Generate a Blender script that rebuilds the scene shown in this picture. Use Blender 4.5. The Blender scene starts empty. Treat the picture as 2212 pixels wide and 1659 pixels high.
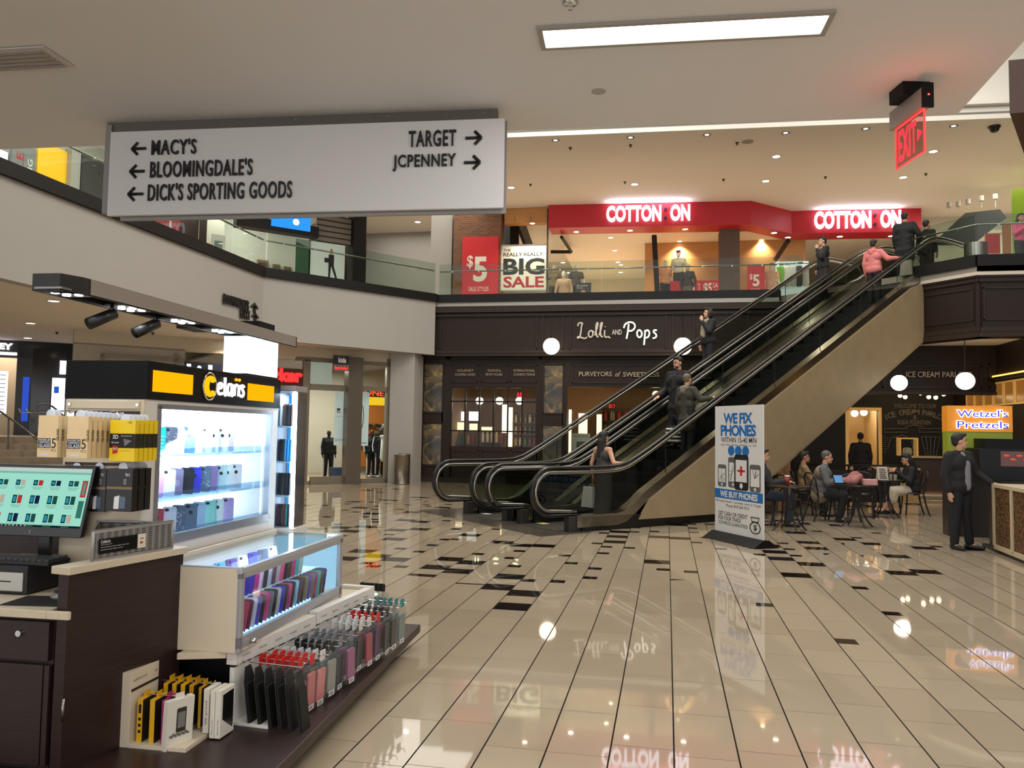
import bpy, math, random
import numpy as np
from mathutils import Vector, Matrix
random.seed(7)
SC = bpy.context.scene
COL = SC.collection
PI = math.pi
R = math.radians
# ------------------------------------------------------------------ camera
W, H, FPX = 2212, 1659, 1720.0
YAW, PITCH, ROLL, CAMH = 0.192967, 0.059306, 0.016, 1.6
_fw = np.array([-math.sin(YAW)*math.cos(PITCH), math.cos(YAW)*math.cos(PITCH), math.sin(PITCH)])
_rt = np.array([math.cos(YAW), math.sin(YAW), 0.0]); _up = np.cross(_rt, _fw)
_cr = math.cos(ROLL)*_rt + math.sin(ROLL)*_up
_cu = -math.sin(ROLL)*_rt + math.cos(ROLL)*_up
CAM = np.array([0, 0, CAMH])
camd = bpy.data.cameras.new('camera'); camo = bpy.data.objects.new('camera', camd); COL.objects.link(camo)
camd.sensor_width = 36; camd.lens = 36*FPX/W; camd.clip_end = 200
_m = Matrix.Identity(4)
for i in range(3):
    _m[i][0], _m[i][1], _m[i][2], _m[i][3] = _cr[i], _cu[i], -_fw[i], CAM[i]
camo.matrix_world = _m
SC.camera = camo
# ------------------------------------------------------------------ world, exposure
SC.view_settings.view_transform = 'Standard'; SC.view_settings.look = 'None'
SC.view_settings.gamma = 1; SC.view_settings.exposure = 0.15; SC.view_settings.use_curve_mapping = False
wd = bpy.data.worlds.new('world'); SC.world = wd; wd.use_nodes = True
wd.node_tree.nodes['Background'].inputs[0].default_value = (.98, .98, 1.0, 1)
wd.node_tree.nodes['Background'].inputs[1].default_value = 1.45
SC.cycles.use_denoising = True
SC.cycles.max_bounces = 7; SC.cycles.diffuse_bounces = 3; SC.cycles.glossy_bounces = 4
SC.cycles.transmission_bounces = 4; SC.cycles.transparent_max_bounces = 24
SC.cycles.caustics_reflective = False; SC.cycles.caustics_refractive = False
SC.cycles.sample_clamp_indirect = 6.0
WARM = (1.0, .84, .66); NEUT = (1.0, .93, .83); COOL = (.80, .90, 1.0)

def lamp(kind, name, loc, power, color=NEUT, size=.1, rot=(0, 0, 0), sizey=None, spot=None, blend=.6):
    l = bpy.data.lights.new(name, kind); l.energy = power; l.color = color
    if kind == 'AREA':
        l.shape = 'RECTANGLE' if sizey else 'SQUARE'; l.size = size
        if sizey: l.size_y = sizey
    else:
        l.shadow_soft_size = size
    if kind == 'SPOT':
        l.spot_size = spot or R(100); l.spot_blend = blend
    o = bpy.data.objects.new(name, l); o.location = loc; o.rotation_euler = rot; COL.objects.link(o)
    return o
# fill lamps added unseen over the hall; the last serves the ceiling panel light
for i, (x, y, p) in enumerate([(-3.0, 1.6, 26), (.6, 1.6, 30), (-4.5, -1.5, 30), (0, -1.5, 40), (.07, 4.62, 22)]):
    lamp('AREA', 'panel_and_fill_lamp', (x, y, 3.90), p, (1, .97, .92), 1.5, (0, 0, 0), .2)
# large unseen fill lamps added high over the open hall
for i, (x, y, p) in enumerate([(-4.5, 11.5, 150), (-1.5, 15.0, 300), (4.5, 11, 240), (-3.0, 19.5, 260), (6, 17, 220)]):
    lamp('AREA', 'atrium_fill_lamp', (x, y, 12.2), p*1.5, (1, .95, .87), 5.0)

# ------------------------------------------------------------------ colour and materials
def lin(c):
    c = c/255.0
    return c/12.92 if c <= .04045 else ((c+.055)/1.055)**2.4
def C(r, g=None, b=None):
    if g is None: g = b = r
    return (lin(r), lin(g), lin(b), 1)
_mats = {}
def M(name, rgb=(128, 128, 128), rough=.5, metal=0.0, spec=.5, emit=None, es=0.0, noise=0.0, nscale=8.0, bump=0.0, coat=0.0, stretch=None):
    if name in _mats: return _mats[name]
    m = bpy.data.materials.new(name); m.use_nodes = True
    nt = m.node_tree; b = nt.nodes['Principled BSDF']
    col = C(*rgb)
    b.inputs['Base Color'].default_value = col
    b.inputs['Roughness'].default_value = rough; b.inputs['Metallic'].default_value = metal
    b.inputs['Specular IOR Level'].default_value = spec
    b.inputs['Coat Weight'].default_value = coat
    if emit is not None:
        b.inputs['Emission Color'].default_value = C(*emit); b.inputs['Emission Strength'].default_value = es
    if noise > 0 or bump > 0:
        tc = nt.nodes.new('ShaderNodeTexCoord'); nz = nt.nodes.new('ShaderNodeTexNoise')
        nz.inputs['Scale'].default_value = nscale; nz.inputs['Detail'].default_value = 5
        src = tc.outputs['Object']
        if stretch:
            mp = nt.nodes.new('ShaderNodeMapping'); mp.inputs['Scale'].default_value = stretch
            nt.links.new(src, mp.inputs[0]); src = mp.outputs[0]
        nt.links.new(src, nz.inputs['Vector'])
        if noise > 0:
            mx = nt.nodes.new('ShaderNodeMix'); mx.data_type = 'RGBA'
            mx.inputs[6].default_value = tuple(v*(1-noise) for v in col[:3])+(1,)
            mx.inputs[7].default_value = tuple(min(1, v*(1+noise)) for v in col[:3])+(1,)
            nt.links.new(nz.outputs['Fac'], mx.inputs[0]); nt.links.new(mx.outputs[2], b.inputs['Base Color'])
        if bump > 0:
            bp = nt.nodes.new('ShaderNodeBump'); bp.inputs['Strength'].default_value = bump; bp.inputs['Distance'].default_value = .01
            nt.links.new(nz.outputs['Fac'], bp.inputs['Height']); nt.links.new(bp.outputs[0], b.inputs['Normal'])
    _mats[name] = m
    return m
def E(name, rgb, s):
    if name in _mats: return _mats[name]
    m = bpy.data.materials.new(name); m.use_nodes = True; nt = m.node_tree
    nt.nodes.remove(nt.nodes['Principled BSDF'])
    e = nt.nodes.new('ShaderNodeEmission'); e.inputs[0].default_value = C(*rgb); e.inputs[1].default_value = s
    nt.links.new(e.outputs[0], nt.nodes['Material Output'].inputs[0]); _mats[name] = m
    return m
def GL(name, tint=(235, 242, 238), refl=.06, rough=.0, haze=0.0):
    """thin clear sheet: tinted see-through plus a fresnel mirror layer"""
    if name in _mats: return _mats[name]
    m = bpy.data.materials.new(name); m.use_nodes = True; nt = m.node_tree; nt.nodes.remove(nt.nodes['Principled BSDF'])
    t = nt.nodes.new('ShaderNodeBsdfTransparent'); t.inputs[0].default_value = C(*tint)
    g = nt.nodes.new('ShaderNodeBsdfGlossy'); g.inputs['Roughness'].default_value = rough
    fr = nt.nodes.new('ShaderNodeFresnel'); fr.inputs[0].default_value = 1.25 + refl*2
    mx = nt.nodes.new('ShaderNodeMixShader'); ge = nt.nodes.new('ShaderNodeNewGeometry')
    k1 = nt.nodes.new('ShaderNodeMath'); k1.operation = 'SUBTRACT'; k1.inputs[0].default_value = 1; nt.links.new(ge.outputs['Backfacing'], k1.inputs[1])
    k2 = nt.nodes.new('ShaderNodeMath'); k2.operation = 'MULTIPLY'; nt.links.new(fr.outputs[0], k2.inputs[0]); nt.links.new(k1.outputs[0], k2.inputs[1])
    nt.links.new(k2.outputs[0], mx.inputs[0]); nt.links.new(t.outputs[0], mx.inputs[1]); nt.links.new(g.outputs[0], mx.inputs[2])
    out = mx.outputs[0]
    if haze > 0:
        d = nt.nodes.new('ShaderNodeBsdfDiffuse'); d.inputs[0].default_value = (.8, .85, .85, 1)
        m2 = nt.nodes.new('ShaderNodeMixShader'); m2.inputs[0].default_value = haze
        nt.links.new(out, m2.inputs[1]); nt.links.new(d.outputs[0], m2.inputs[2]); out = m2.outputs[0]
    nt.links.new(out, nt.nodes['Material Output'].inputs[0]); _mats[name] = m
    return m

# ------------------------------------------------------------------ pixel rays and frames
def ray(x, y):
    return _fw + _cr*((x-W/2)/FPX) - _cu*((y-H/2)/FPX)
def onP(x, y, p0, n):
    d = ray(x, y); n = np.asarray(n, float)
    return CAM + d*(np.dot(np.asarray(p0, float)-CAM, n)/np.dot(d, n))
def PZ(x, y, z): return onP(x, y, (0, 0, z), (0, 0, 1))
def PY(x, y, Y): return onP(x, y, (0, Y, 0), (0, 1, 0))
def PX(x, y, X): return onP(x, y, (X, 0, 0), (1, 0, 0))
class Fr:
    """an upright plane: local x along it, local -y out of it, local z up"""
    def __init__(s, loc, rot=0.0):
        s.loc = np.array([loc[0], loc[1], 0.0]); s.rot = rot
        s.ex = np.array([math.cos(rot), math.sin(rot), 0]); s.ey = np.array([-math.sin(rot), math.cos(rot), 0])
    def px(s, x, y, off=0.0):
        p = onP(x, y, s.loc + s.ey*off, s.ey); return float((p-s.loc) @ s.ex), float(p[2])
    def rect(s, x0, y0, x1, y1, off=0.0):
        a, b = s.px(x0, y0, off), s.px(x1, y1, off); return a[0], b[1], b[0], a[1]
    def w(s, a, b=0.0, z=0.0): 
        p = s.loc + s.ex*a + s.ey*b; return (p[0], p[1], z)

# ------------------------------------------------------------------ objects
def tag(o, label=None, cat=None, group=None, kind=None):
    if label: o['label'] = label
    if cat: o['category'] = cat
    if group: o['group'] = group
    if kind: o['kind'] = kind
    return o
def thing(name, label, cat, loc=(0, 0, 0), rotz=0.0, group=None):
    o = bpy.data.objects.new(name, None); o.empty_display_size = .1; COL.objects.link(o)
    o.location = loc; o.rotation_euler = (0, 0, rotz)
    return tag(o, label, cat, group)
def dup(root, loc=None, rotz=None, label=None, group=None):
    r = root.copy(); COL.objects.link(r)
    if loc is not None: r.location = loc
    if rotz is not None: r.rotation_euler = (0, 0, rotz)
    if label: r['label'] = label
    if group: r['group'] = group
    for ch in list(root.children):
        c = ch.copy(); COL.objects.link(c); c.parent = r
        for g in ch.children:
            d = g.copy(); COL.objects.link(d); d.parent = c
    return r
# scratch scene where letters and modifiers are evaluated
TMP = bpy.data.scenes.new('scratch')
def evaluate(ob):
    TMP.collection.objects.link(ob); vl = TMP.view_layers[0]; vl.update()
    me = bpy.data.meshes.new_from_object(ob.evaluated_get(vl.depsgraph))
    TMP.collection.objects.unlink(ob)
    return me
_txt = {}
def text_geo(s, bold=0.0, shear=0.0, spacing=1.0, lsp=1.0, align='LEFT'):
    k = (s, bold, shear, spacing, lsp, align)
    if k not in _txt:
        c = bpy.data.curves.new('t', 'FONT'); c.body = s; c.size = 1; c.offset = bold; c.shear = shear
        c.space_character = spacing; c.space_line = lsp; c.align_x = align; c.resolution_u = 3
        ob = bpy.data.objects.new('t', c); me = evaluate(ob)
        v = np.array([p.co[:2] for p in me.vertices]); f = [tuple(p.vertices) for p in me.polygons]
        bpy.data.objects.remove(ob); bpy.data.curves.remove(c); bpy.data.meshes.remove(me)
        _txt[k] = (v, f)
    return _txt[k]
X3, Y3, Z3 = np.array([1., 0, 0]), np.array([0., 1, 0]), np.array([0., 0, 1])
def rotm(rx=0, ry=0, rz=0):
    return np.array(Matrix.Rotation(rz, 3, 'Z') @ Matrix.Rotation(ry, 3, 'Y') @ Matrix.Rotation(rx, 3, 'X'))
class MB:
    def __init__(s): s.v, s.f, s.m = [], [], []
    def add(s, vs, fs, mi=0):
        n = len(s.v); s.v += [tuple(map(float, p)) for p in vs]
        for q in fs: s.f.append(tuple(i+n for i in q)); s.m.append(mi)
        return s
    def poly(s, pts, mi=0): return s.add(pts, [tuple(range(len(pts)))], mi)
    def box(s, x0, y0, z0, x1, y1, z1, mi=0):
        x0, x1 = min(x0, x1), max(x0, x1); y0, y1 = min(y0, y1), max(y0, y1); z0, z1 = min(z0, z1), max(z0, z1)
        v = [(x0, y0, z0), (x1, y0, z0), (x1, y1, z0), (x0, y1, z0), (x0, y0, z1), (x1, y0, z1), (x1, y1, z1), (x0, y1, z1)]
        return s.add(v, [(0, 3, 2, 1), (4, 5, 6, 7), (0, 1, 5, 4), (1, 2, 6, 5), (2, 3, 7, 6), (3, 0, 4, 7)], mi)
    def obox(s, c, size, rot=None, mi=0):
        b = MB().box(-size[0]/2, -size[1]/2, -size[2]/2, size[0]/2, size[1]/2, size[2]/2)
        v = np.array(b.v)
        if rot is not None: v = v @ np.asarray(rot).T
        return s.add(v+np.asarray(c), b.f, mi)
    def rbox(s, c, size, r=.01, rot=None, mi=0, n=3, axis=1):
        """box with rounded corners in the plane across axis"""
        a = [i for i in range(3) if i != axis]; hx, hz = size[a[0]]/2, size[a[1]]/2; r = min(r, hx*.99, hz*.99)
        pts = []
        for cx, cz, a0 in ((hx-r, hz-r, 0), (-hx+r, hz-r, 90), (-hx+r, -hz+r, 180), (hx-r, -hz+r, 270)):
            for i in range(n+1):
                t = R(a0+90*i/n); pts.append((cx+r*math.cos(t), cz+r*math.sin(t)))
        vs = []
        for d in (-size[axis]/2, size[axis]/2):
            for p in pts:
                q = [0, 0, 0]; q[a[0]], q[a[1]], q[axis] = p[0], p[1], d; vs.append(q)
        k = len(pts); v = np.array(vs)
        if rot is not None: v = v @ np.asarray(rot).T
        fs = [tuple(range(k)), tuple(range(2*k-1, k-1, -1))]+[(i+k, (i+1) % k+k, (i+1) % k, i) for i in range(k)]
        return s.add(v+np.asarray(c), fs, mi)
    def prism(s, pts, z0, z1, mi=0, f=None):
        """polygon in x,y carried from z0 to z1; f maps (x,y,z)"""
        k = len(pts); v = [(p[0], p[1], z0) for p in pts]+[(p[0], p[1], z1) for p in pts]
        if f: v = [f(*q) for q in v]
        fs = [tuple(range(k-1, -1, -1)), tuple(range(k, 2*k))]+[(i, (i+1) % k, (i+1) % k+k, i+k) for i in range(k)]
        return s.add(v, fs, mi)
    def cyl(s, p0, p1, r0, r1=None, n=12, mi=0, caps=True):
        r1 = r0 if r1 is None else r1
        return s.tube([p0, p1], [r0, r1], n, mi, caps)
    def tube(s, pts, r, n=8, mi=0, caps=True, closed=False, flat=None):
        P = [np.asarray(p, float) for p in pts]; k = len(P)
        rs = r if isinstance(r, (list, tuple)) else [r]*k
        vs = []; prev = None
        for i in range(k):
            if closed: d = P[(i+1) % k]-P[i-1]
            else: d = P[min(i+1, k-1)]-P[max(i-1, 0)]
            d = d/(np.linalg.norm(d)+1e-12)
            if prev is None:
                a = Z3 if abs(d[2]) < .9 else X3
                u = np.cross(d, a)
            else: u = prev-d*(prev@d)
            u = u/(np.linalg.norm(u)+1e-12); prev = u; w = np.cross(d, u)
            for j in range(n):
                t = 2*PI*j/n; vs.append(P[i]+rs[i]*(u*math.cos(t)+w*math.sin(t)*(flat or 1)))
        fs = []
        for i in range(k if closed else k-1):
            i2 = (i+1) % k
            for j in range(n): fs.append((i*n+j, i*n+(j+1) % n, i2*n+(j+1) % n, i2*n+j))
        if caps and not closed: fs += [tuple(range(n-1, -1, -1)), tuple((k-1)*n+j for j in range(n))]
        return s.add(vs, fs, mi)
    def ell(s, c, r, nu=12, nv=8, mi=0, rot=None):
        r = (r, r, r) if np.isscalar(r) else r; v = []; f = []
        for i in range(nv+1):
            t = PI*i/nv
            for j in range(nu):
                p = 2*PI*j/nu; v.append((r[0]*math.sin(t)*math.cos(p), r[1]*math.sin(t)*math.sin(p), r[2]*math.cos(t)))
        for i in range(nv):
            for j in range(nu): f.append((i*nu+j, (i+1)*nu+j, (i+1)*nu+(j+1) % nu, i*nu+(j+1) % nu))
        v = np.array(v)
        if rot is not None: v = v @ np.asarray(rot).T
        return s.add(v+np.asarray(c), f, mi)
    def lathe(s, prof, n=20, c=(0, 0, 0), mi=0):
        v, f = [], []; k = len(prof)
        for r, z in prof:
            for j in range(n):
                t = 2*PI*j/n; v.append((c[0]+r*math.cos(t), c[1]+r*math.sin(t), c[2]+z))
        for i in range(k-1):
            for j in range(n): f.append((i*n+j, i*n+(j+1) % n, (i+1)*n+(j+1) % n, (i+1)*n+j))
        f.append(tuple(range(n-1, -1, -1))); f.append(tuple((k-1)*n+j for j in range(n)))
        return s.add(v, f, mi)
    def disc(s, c, r, n=16, mi=0, ex=X3, ey=Y3):
        c = np.asarray(c, float)
        return s.poly([c+ex*r*math.cos(2*PI*j/n)+ey*r*math.sin(2*PI*j/n) for j in range(n)], mi)
    def text(s, t, o, w, h, depth=.002, mi=0, ex=X3, ey=Z3, bold=0.0, shear=0.0, spacing=1.0, lsp=1.0, align='LEFT'):
        """letters stretched into the w x h box whose lower left corner is o; they stand out by depth along ex x ey"""
        v, f = text_geo(t, bold, shear, spacing, lsp, align)
        lo, hi = v.min(0), v.max(0); q = (v-lo)/(hi-lo+1e-9)
        ex, ey = np.asarray(ex, float), np.asarray(ey, float); n = np.cross(ex, ey); o = np.asarray(o, float)
        A = o+np.outer(q[:, 0]*w, ex)+np.outer(q[:, 1]*h, ey)
        k = len(v); fs = [f_ for f_ in f]
        if depth < .004: return s.add(A+n*depth, fs, mi)
        # walls on open edges
        from collections import Counter
        cnt = Counter(); 
        for q_ in f:
            for i in range(len(q_)): cnt[(q_[i], q_[(i+1) % len(q_)])] += 1
        walls = [(a, b, b+k, a+k) for (a, b) in cnt if (b, a) not in cnt]
        return s.add(np.vstack([A, A+n*depth]), walls+[tuple(i+k for i in q_) for q_ in fs], mi)
    def strokes(s, lines, o, sx, sy, r, mi=0, ex=X3, ey=Z3, n=6, flat=None):
        """handwriting: polylines in a unit plane as round strokes"""
        ex, ey, o = np.asarray(ex, float), np.asarray(ey, float), np.asarray(o, float)
        for L in lines: s.tube([o+ex*(p[0]*sx)+ey*(p[1]*sy) for p in smooth(L)], r, n, mi)
        return s
    def build(s, name, mats, parent=None, smooth_=False, bevel=0.0, me=None):
        me = me or s.mesh(name, mats, smooth_)
        o = bpy.data.objects.new(name, me); COL.objects.link(o)
        if parent is not None: o.parent = parent
        if bevel > 0:
            b = o.modifiers.new('bevel', 'BEVEL'); b.width = bevel; b.segments = 2; b.limit_method = 'ANGLE'
        return o
    def mesh(s, name, mats, smooth_=False):
        me = bpy.data.meshes.new(name); me.from_pydata(s.v, [], s.f)
        mats = mats if isinstance(mats, (list, tuple)) else [mats]
        for m in mats: me.materials.append(m)
        if len(mats) > 1: me.polygons.foreach_set('material_index', s.m)
        if smooth_: me.polygons.foreach_set('use_smooth', [True]*len(s.f))
        me.update()
        return me
def smooth(L, it=2):
    L = [np.asarray(p, float) for p in L]
    for _ in range(it):
        if len(L) < 3: break
        N = [L[0]]
        for i in range(len(L)-1): N += [L[i]*.75+L[i+1]*.25, L[i]*.25+L[i+1]*.75]
        N.append(L[-1]); L = N
    return L
def one(mb, name, mats, label, cat, group=None, smooth_=False, bevel=0.0, parent=None):
    return tag(mb.build(name, mats, parent, smooth_, bevel), label, cat, group)
def struct(mb, name, mats, smooth_=False, bevel=0.0):
    return tag(mb.build(name, mats, None, smooth_, bevel), kind='structure')
ORD = ['first', 'second', 'third', 'fourth', 'fifth', 'sixth', 'seventh', 'eighth', 'ninth', 'tenth', 'eleventh', 'twelfth', 'thirteenth', 'fourteenth', 'fifteenth', 'sixteenth', 'seventeenth', 'eighteenth', 'nineteenth', 'twentieth']
# ------------------------------------------------------------------ floor
def floor_mat():
    m = bpy.data.materials.new('polished_tile'); m.use_nodes = True; nt = m.node_tree; N = nt.nodes; L = nt.links
    b = N['Principled BSDF']
    def mth(op, a, b_=None, c=None):
        n = N.new('ShaderNodeMath'); n.operation = op
        for i, q in enumerate((a, b_, c)):
            if q is None: continue
            if isinstance(q, (int, float)): n.inputs[i].default_value = q
            else: L.new(q, n.inputs[i])
        return n.outputs[0]
    geo = N.new('ShaderNodeNewGeometry'); sp = N.new('ShaderNodeSeparateXYZ'); L.new(geo.outputs['Position'], sp.inputs[0])
    x, y = sp.outputs[0], sp.outputs[1]
    TW, TL = .316, .615
    u = mth('DIVIDE', mth('SUBTRACT', x, .041), TW); ci = mth('FLOOR', u); fu = mth('SUBTRACT', u, ci)
    def rnd(a, b_=None, seed=0.0):
        w = N.new('ShaderNodeTexWhiteNoise'); w.noise_dimensions = '3D'; cb = N.new('ShaderNodeCombineXYZ')
        L.new(a, cb.inputs[0])
        if b_ is not None: L.new(b_, cb.inputs[1])
        cb.inputs[2].default_value = seed; L.new(cb.outputs[0], w.inputs[0]); return w.outputs['Value']
    off = rnd(ci, None, 3.3)
    v = mth('ADD', mth('DIVIDE', y, TL), off); rj = mth('FLOOR', v); fv = mth('SUBTRACT', v, rj)
    # joints
    gx = mth('LESS_THAN', mth('MULTIPLY', mth('MINIMUM', fu, mth('SUBTRACT', 1, fu)), TW), .0042)
    gy = mth('LESS_THAN', mth('MULTIPLY', mth('MINIMUM', fv, mth('SUBTRACT', 1, fv)), TL), .0026)
    gro = mth('MAXIMUM', gx, mth('MULTIPLY', gy, .75))
    # dark inserts: thicker towards the foot of the moving stairs
    dx = mth('DIVIDE', mth('ADD', x, 2.2), 5.4); dy = mth('DIVIDE', mth('SUBTRACT', y, 13.8), 5.4)
    d = mth('SQRT', mth('ADD', mth('MULTIPLY', dx, dx), mth('MULTIPLY', dy, dy)))
    dens = mth('MULTIPLY', mth('SUBTRACT', 1.25, d), 1.3)
    dens = mth('MAXIMUM', mth('MINIMUM', dens, .54), mth('MULTIPLY', mth('GREATER_THAN', y, 6.2), .055))
    has = mth('LESS_THAN', rnd(ci, rj, 1.7), dens)
    long = mth('GREATER_THAN', rnd(ci, rj, 9.1), .62); rgt = mth('GREATER_THAN', rnd(ci, rj, 5.5), .5)
    inx = mth('MAXIMUM', long, mth('SUBTRACT', 1, mth('ABSOLUTE', mth('SUBTRACT', mth('GREATER_THAN', fu, .5), rgt))))
    iny = mth('GREATER_THAN', fv, mth('SUBTRACT', .74, mth('MULTIPLY', long, .23)))
    ins = mth('MULTIPLY', has, mth('MULTIPLY', inx, iny))
    tone = rnd(ci, rj, 2.2)
    nz = N.new('ShaderNodeTexNoise'); nz.inputs['Scale'].default_value = 2.5; nz.inputs['Detail'].default_value = 6
    L.new(geo.outputs['Position'], nz.inputs['Vector'])
    def mix(f, a, b_):
        n = N.new('ShaderNodeMix'); n.data_type = 'RGBA'
        if isinstance(f, (int, float)): n.inputs[0].default_value = f
        else: L.new(f, n.inputs[0])
        for i, q in ((6, a), (7, b_)):
            if isinstance(q, tuple): n.inputs[i].default_value = q
            else: L.new(q, n.inputs[i])
        return n.outputs[2]
    base = mix(tone, C(164, 149, 127), C(176, 161, 139))
    base = mix(mth('MULTIPLY', nz.outputs['Fac'], .3), base, C(156, 141, 118))
    base = mix(gro, base, C(20, 15, 11)); base = mix(ins, base, C(26, 19, 14))
    L.new(base, b.inputs['Base Color'])
    L.new(mth('ADD', mth('MULTIPLY', gro, .45), .03), b.inputs['Roughness'])
    b.inputs['IOR'].default_value = 1.5; L.new(mth('MULTIPLY', mth('SUBTRACT', 1, mth('MULTIPLY', gro, .95)), .62), b.inputs['Specular IOR Level'])
    bp = N.new('ShaderNodeBump'); bp.inputs['Strength'].default_value = .05; bp.inputs['Distance'].default_value = .004
    hh = mth('MULTIPLY', nz.outputs['Fac'], .4); L.new(hh, bp.inputs['Height']); L.new(bp.outputs[0], b.inputs['Normal'])
    return m
struct(MB().box(-26, -9, -.1, 20, 48, 0), 'floor', floor_mat())
m_white = M('white_plaster', (164, 160, 153), .75, noise=.03, nscale=1.5)
m_ceil = M('ceiling_paint', (226, 226, 228), .8, noise=.03, nscale=.8)
m_ceilf = M('far_ceiling_paint', (226, 216, 204), .8)
m_black = M('black_trim', (18, 17, 16), .5, spec=.25)
m_dark = M('charcoal', (38, 36, 36), .5)
m_steel = M('brushed_steel', (150, 146, 140), .28, 1.0)
m_chrome = M('chrome', (215, 215, 215), .12, 1.0)
m_wood = M('dark_stained_oak', (40, 30, 24), .5, noise=.35, nscale=5, stretch=(6, 6, .6), spec=.22)
m_woodlite = M('dark_oak_moulding', (48, 37, 30), .48, spec=.25, noise=.25, nscale=6)
m_glass = GL('balustrade_glass', (232, 240, 235), .06)
m_shopglass = GL('shop_glass', (235, 240, 238), .05)

# hall ceiling over the camera: underside of an upper walkway
struct(MB().prism([(-26, 4.9), (-5.6, 5.75), (2.06, 6.17), (2.06, -9), (-26, -9)], 3.95, 5.55), 'ceiling', m_ceil)
# upper ceiling past the hall, with the white upstand of the raised atrium coffer and its crown
def ey_(X): return 20.95 + .045*(X+4.2)
edge = [(-26, ey_(-26)), (20, ey_(20))]
struct(MB().prism([edge[0], edge[1], (20, 48), (-26, 48)], 9.6, 9.9), 'ceiling_upper', m_ceilf)
mb = MB().prism([edge[0], edge[1], (20, ey_(20)+.15), (-26, ey_(-26)+.15)], 9.62, 12.6)
mb.prism([(-26, ey_(-26)-.10), (20, ey_(20)-.10), (20, ey_(20)), (-26, ey_(-26))], 9.60, 9.72)
mb.prism([(-26, ey_(-26)-.20), (20, ey_(20)-.20), (20, ey_(20)), (-26, ey_(-26))], 9.95, 10.05)
mb.prism([(-26, ey_(-26)-.06), (20, ey_(20)-.06), (20, ey_(20)), (-26, ey_(-26))], 9.80, 9.90)
struct(mb, 'trim_1', M('bright_white_plaster', (226, 222, 212), .7))
struct(MB().box(-26, 5.6, 12.6, 20, 21.2, 12.8), 'ceiling_atrium', M('bright_white_plaster'))
# left: bulkhead of the upper floor along the hall, bending into a diagonal
BK = [(-10.30, 5.2), (-10.30, 18.85), (-6.95, 23.20)]
mb = MB()
for (a, b) in zip(BK[:-1], BK[1:]):
    d = np.array([b[0]-a[0], b[1]-a[1]]); d = d/np.linalg.norm(d); n = np.array([-d[1], d[0]])
    mb.prism([a, b, (b[0]+n[0]*.25, b[1]+n[1]*.25), (a[0]+n[0]*.25, a[1]+n[1]*.25)], 3.88, 5.5)
struct(mb, 'wall_left', m_white)
mb = MB()
BK2 = [(-10.22, 5.2), (-10.22, 18.82), (-6.9, 23.13), (-6.9, 23.3), (3.12, 23.4), (3.2, 23.75)]
for (a, b) in zip(BK2[:-1], BK2[1:]):
    d = np.array([b[0]-a[0], b[1]-a[1]]); d = d/np.linalg.norm(d); n = np.array([-d[1], d[0]])
    mb.prism([a, b, (b[0]+n[0]*.2, b[1]+n[1]*.2), (a[0]+n[0]*.2, a[1]+n[1]*.2)], 5.5, 5.74)
struct(mb, 'trim_2', m_black)
# upper floor slab (left walkway, back walkway, right landing)
UF = 5.6
mb = MB()
mb.prism([(-10.45, 5.2), (-10.45, 18.9), (-7.05, 23.55), (3.1, 23.6), (3.1, 48), (-26, 48), (-26, 5.2)], 5.3, UF)
RB = [(3.15, 23.75), (5.80, 20.85), (6.87, 19.52), (16, 19.52)]
mb.prism([RB[0], RB[1], RB[2], RB[3], (16, 48), (3.1, 48)], 5.3, UF)
struct(mb, 'floor_upper', M('upper_floor_tile', (196, 186, 168), .2))
mb = MB().prism([(-10.45, 5.2), (-10.45, 18.9), (-7.0, 23.5), (-7.0, 48), (-26, 48), (-26, 5.2)], 3.92, 4.1)
mb.prism([(-7.0, 23.8), (3.15, 24.0), (5.9, 21.0), (6.95, 19.7), (16, 19.7), (16, 48), (-7.0, 48)], 3.92, 4.1)
struct(mb, 'ceiling_lower', M('lower_ceiling_paint', (216, 208, 196), .8))
# white corner column beside the chocolate-brown front, with its base
struct(MB().box(-8.18, 22.75, 0, -7.42, 23.6, 3.95), 'wall_column', m_white)
# white soffit band over the dark front and at the right landing
mb = MB().box(-7.2, 23.36, 5.38, 3.1, 23.6, 5.5)
for (a, b) in zip(RB[:-1], RB[1:]):
    if a[0] < 4: continue
    d = np.array([b[0]-a[0], b[1]-a[1]]); d = d/np.linalg.norm(d); n = np.array([-d[1], d[0]])
    mb.prism([a, b, (b[0]+n[0]*.2, b[1]+n[1]*.2), (a[0]+n[0]*.2, a[1]+n[1]*.2)], 5.38, 5.5)
struct(mb, 'trim_3', m_white)
mb = MB()
for (a, b) in zip(RB[:-1], RB[1:]):
    if a[0] < 4: continue
    d = np.array([b[0]-a[0], b[1]-a[1]]); d = d/np.linalg.norm(d); n = np.array([-d[1], d[0]])
    mb.prism([(a[0]-n[0]*.05, a[1]-n[1]*.05), (b[0]-n[0]*.05, b[1]-n[1]*.05), (b[0]+n[0]*.2, b[1]+n[1]*.2), (a[0]+n[0]*.2, a[1]+n[1]*.2)], 5.5, 5.76)
struct(mb, 'trim_4', m_black)
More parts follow.
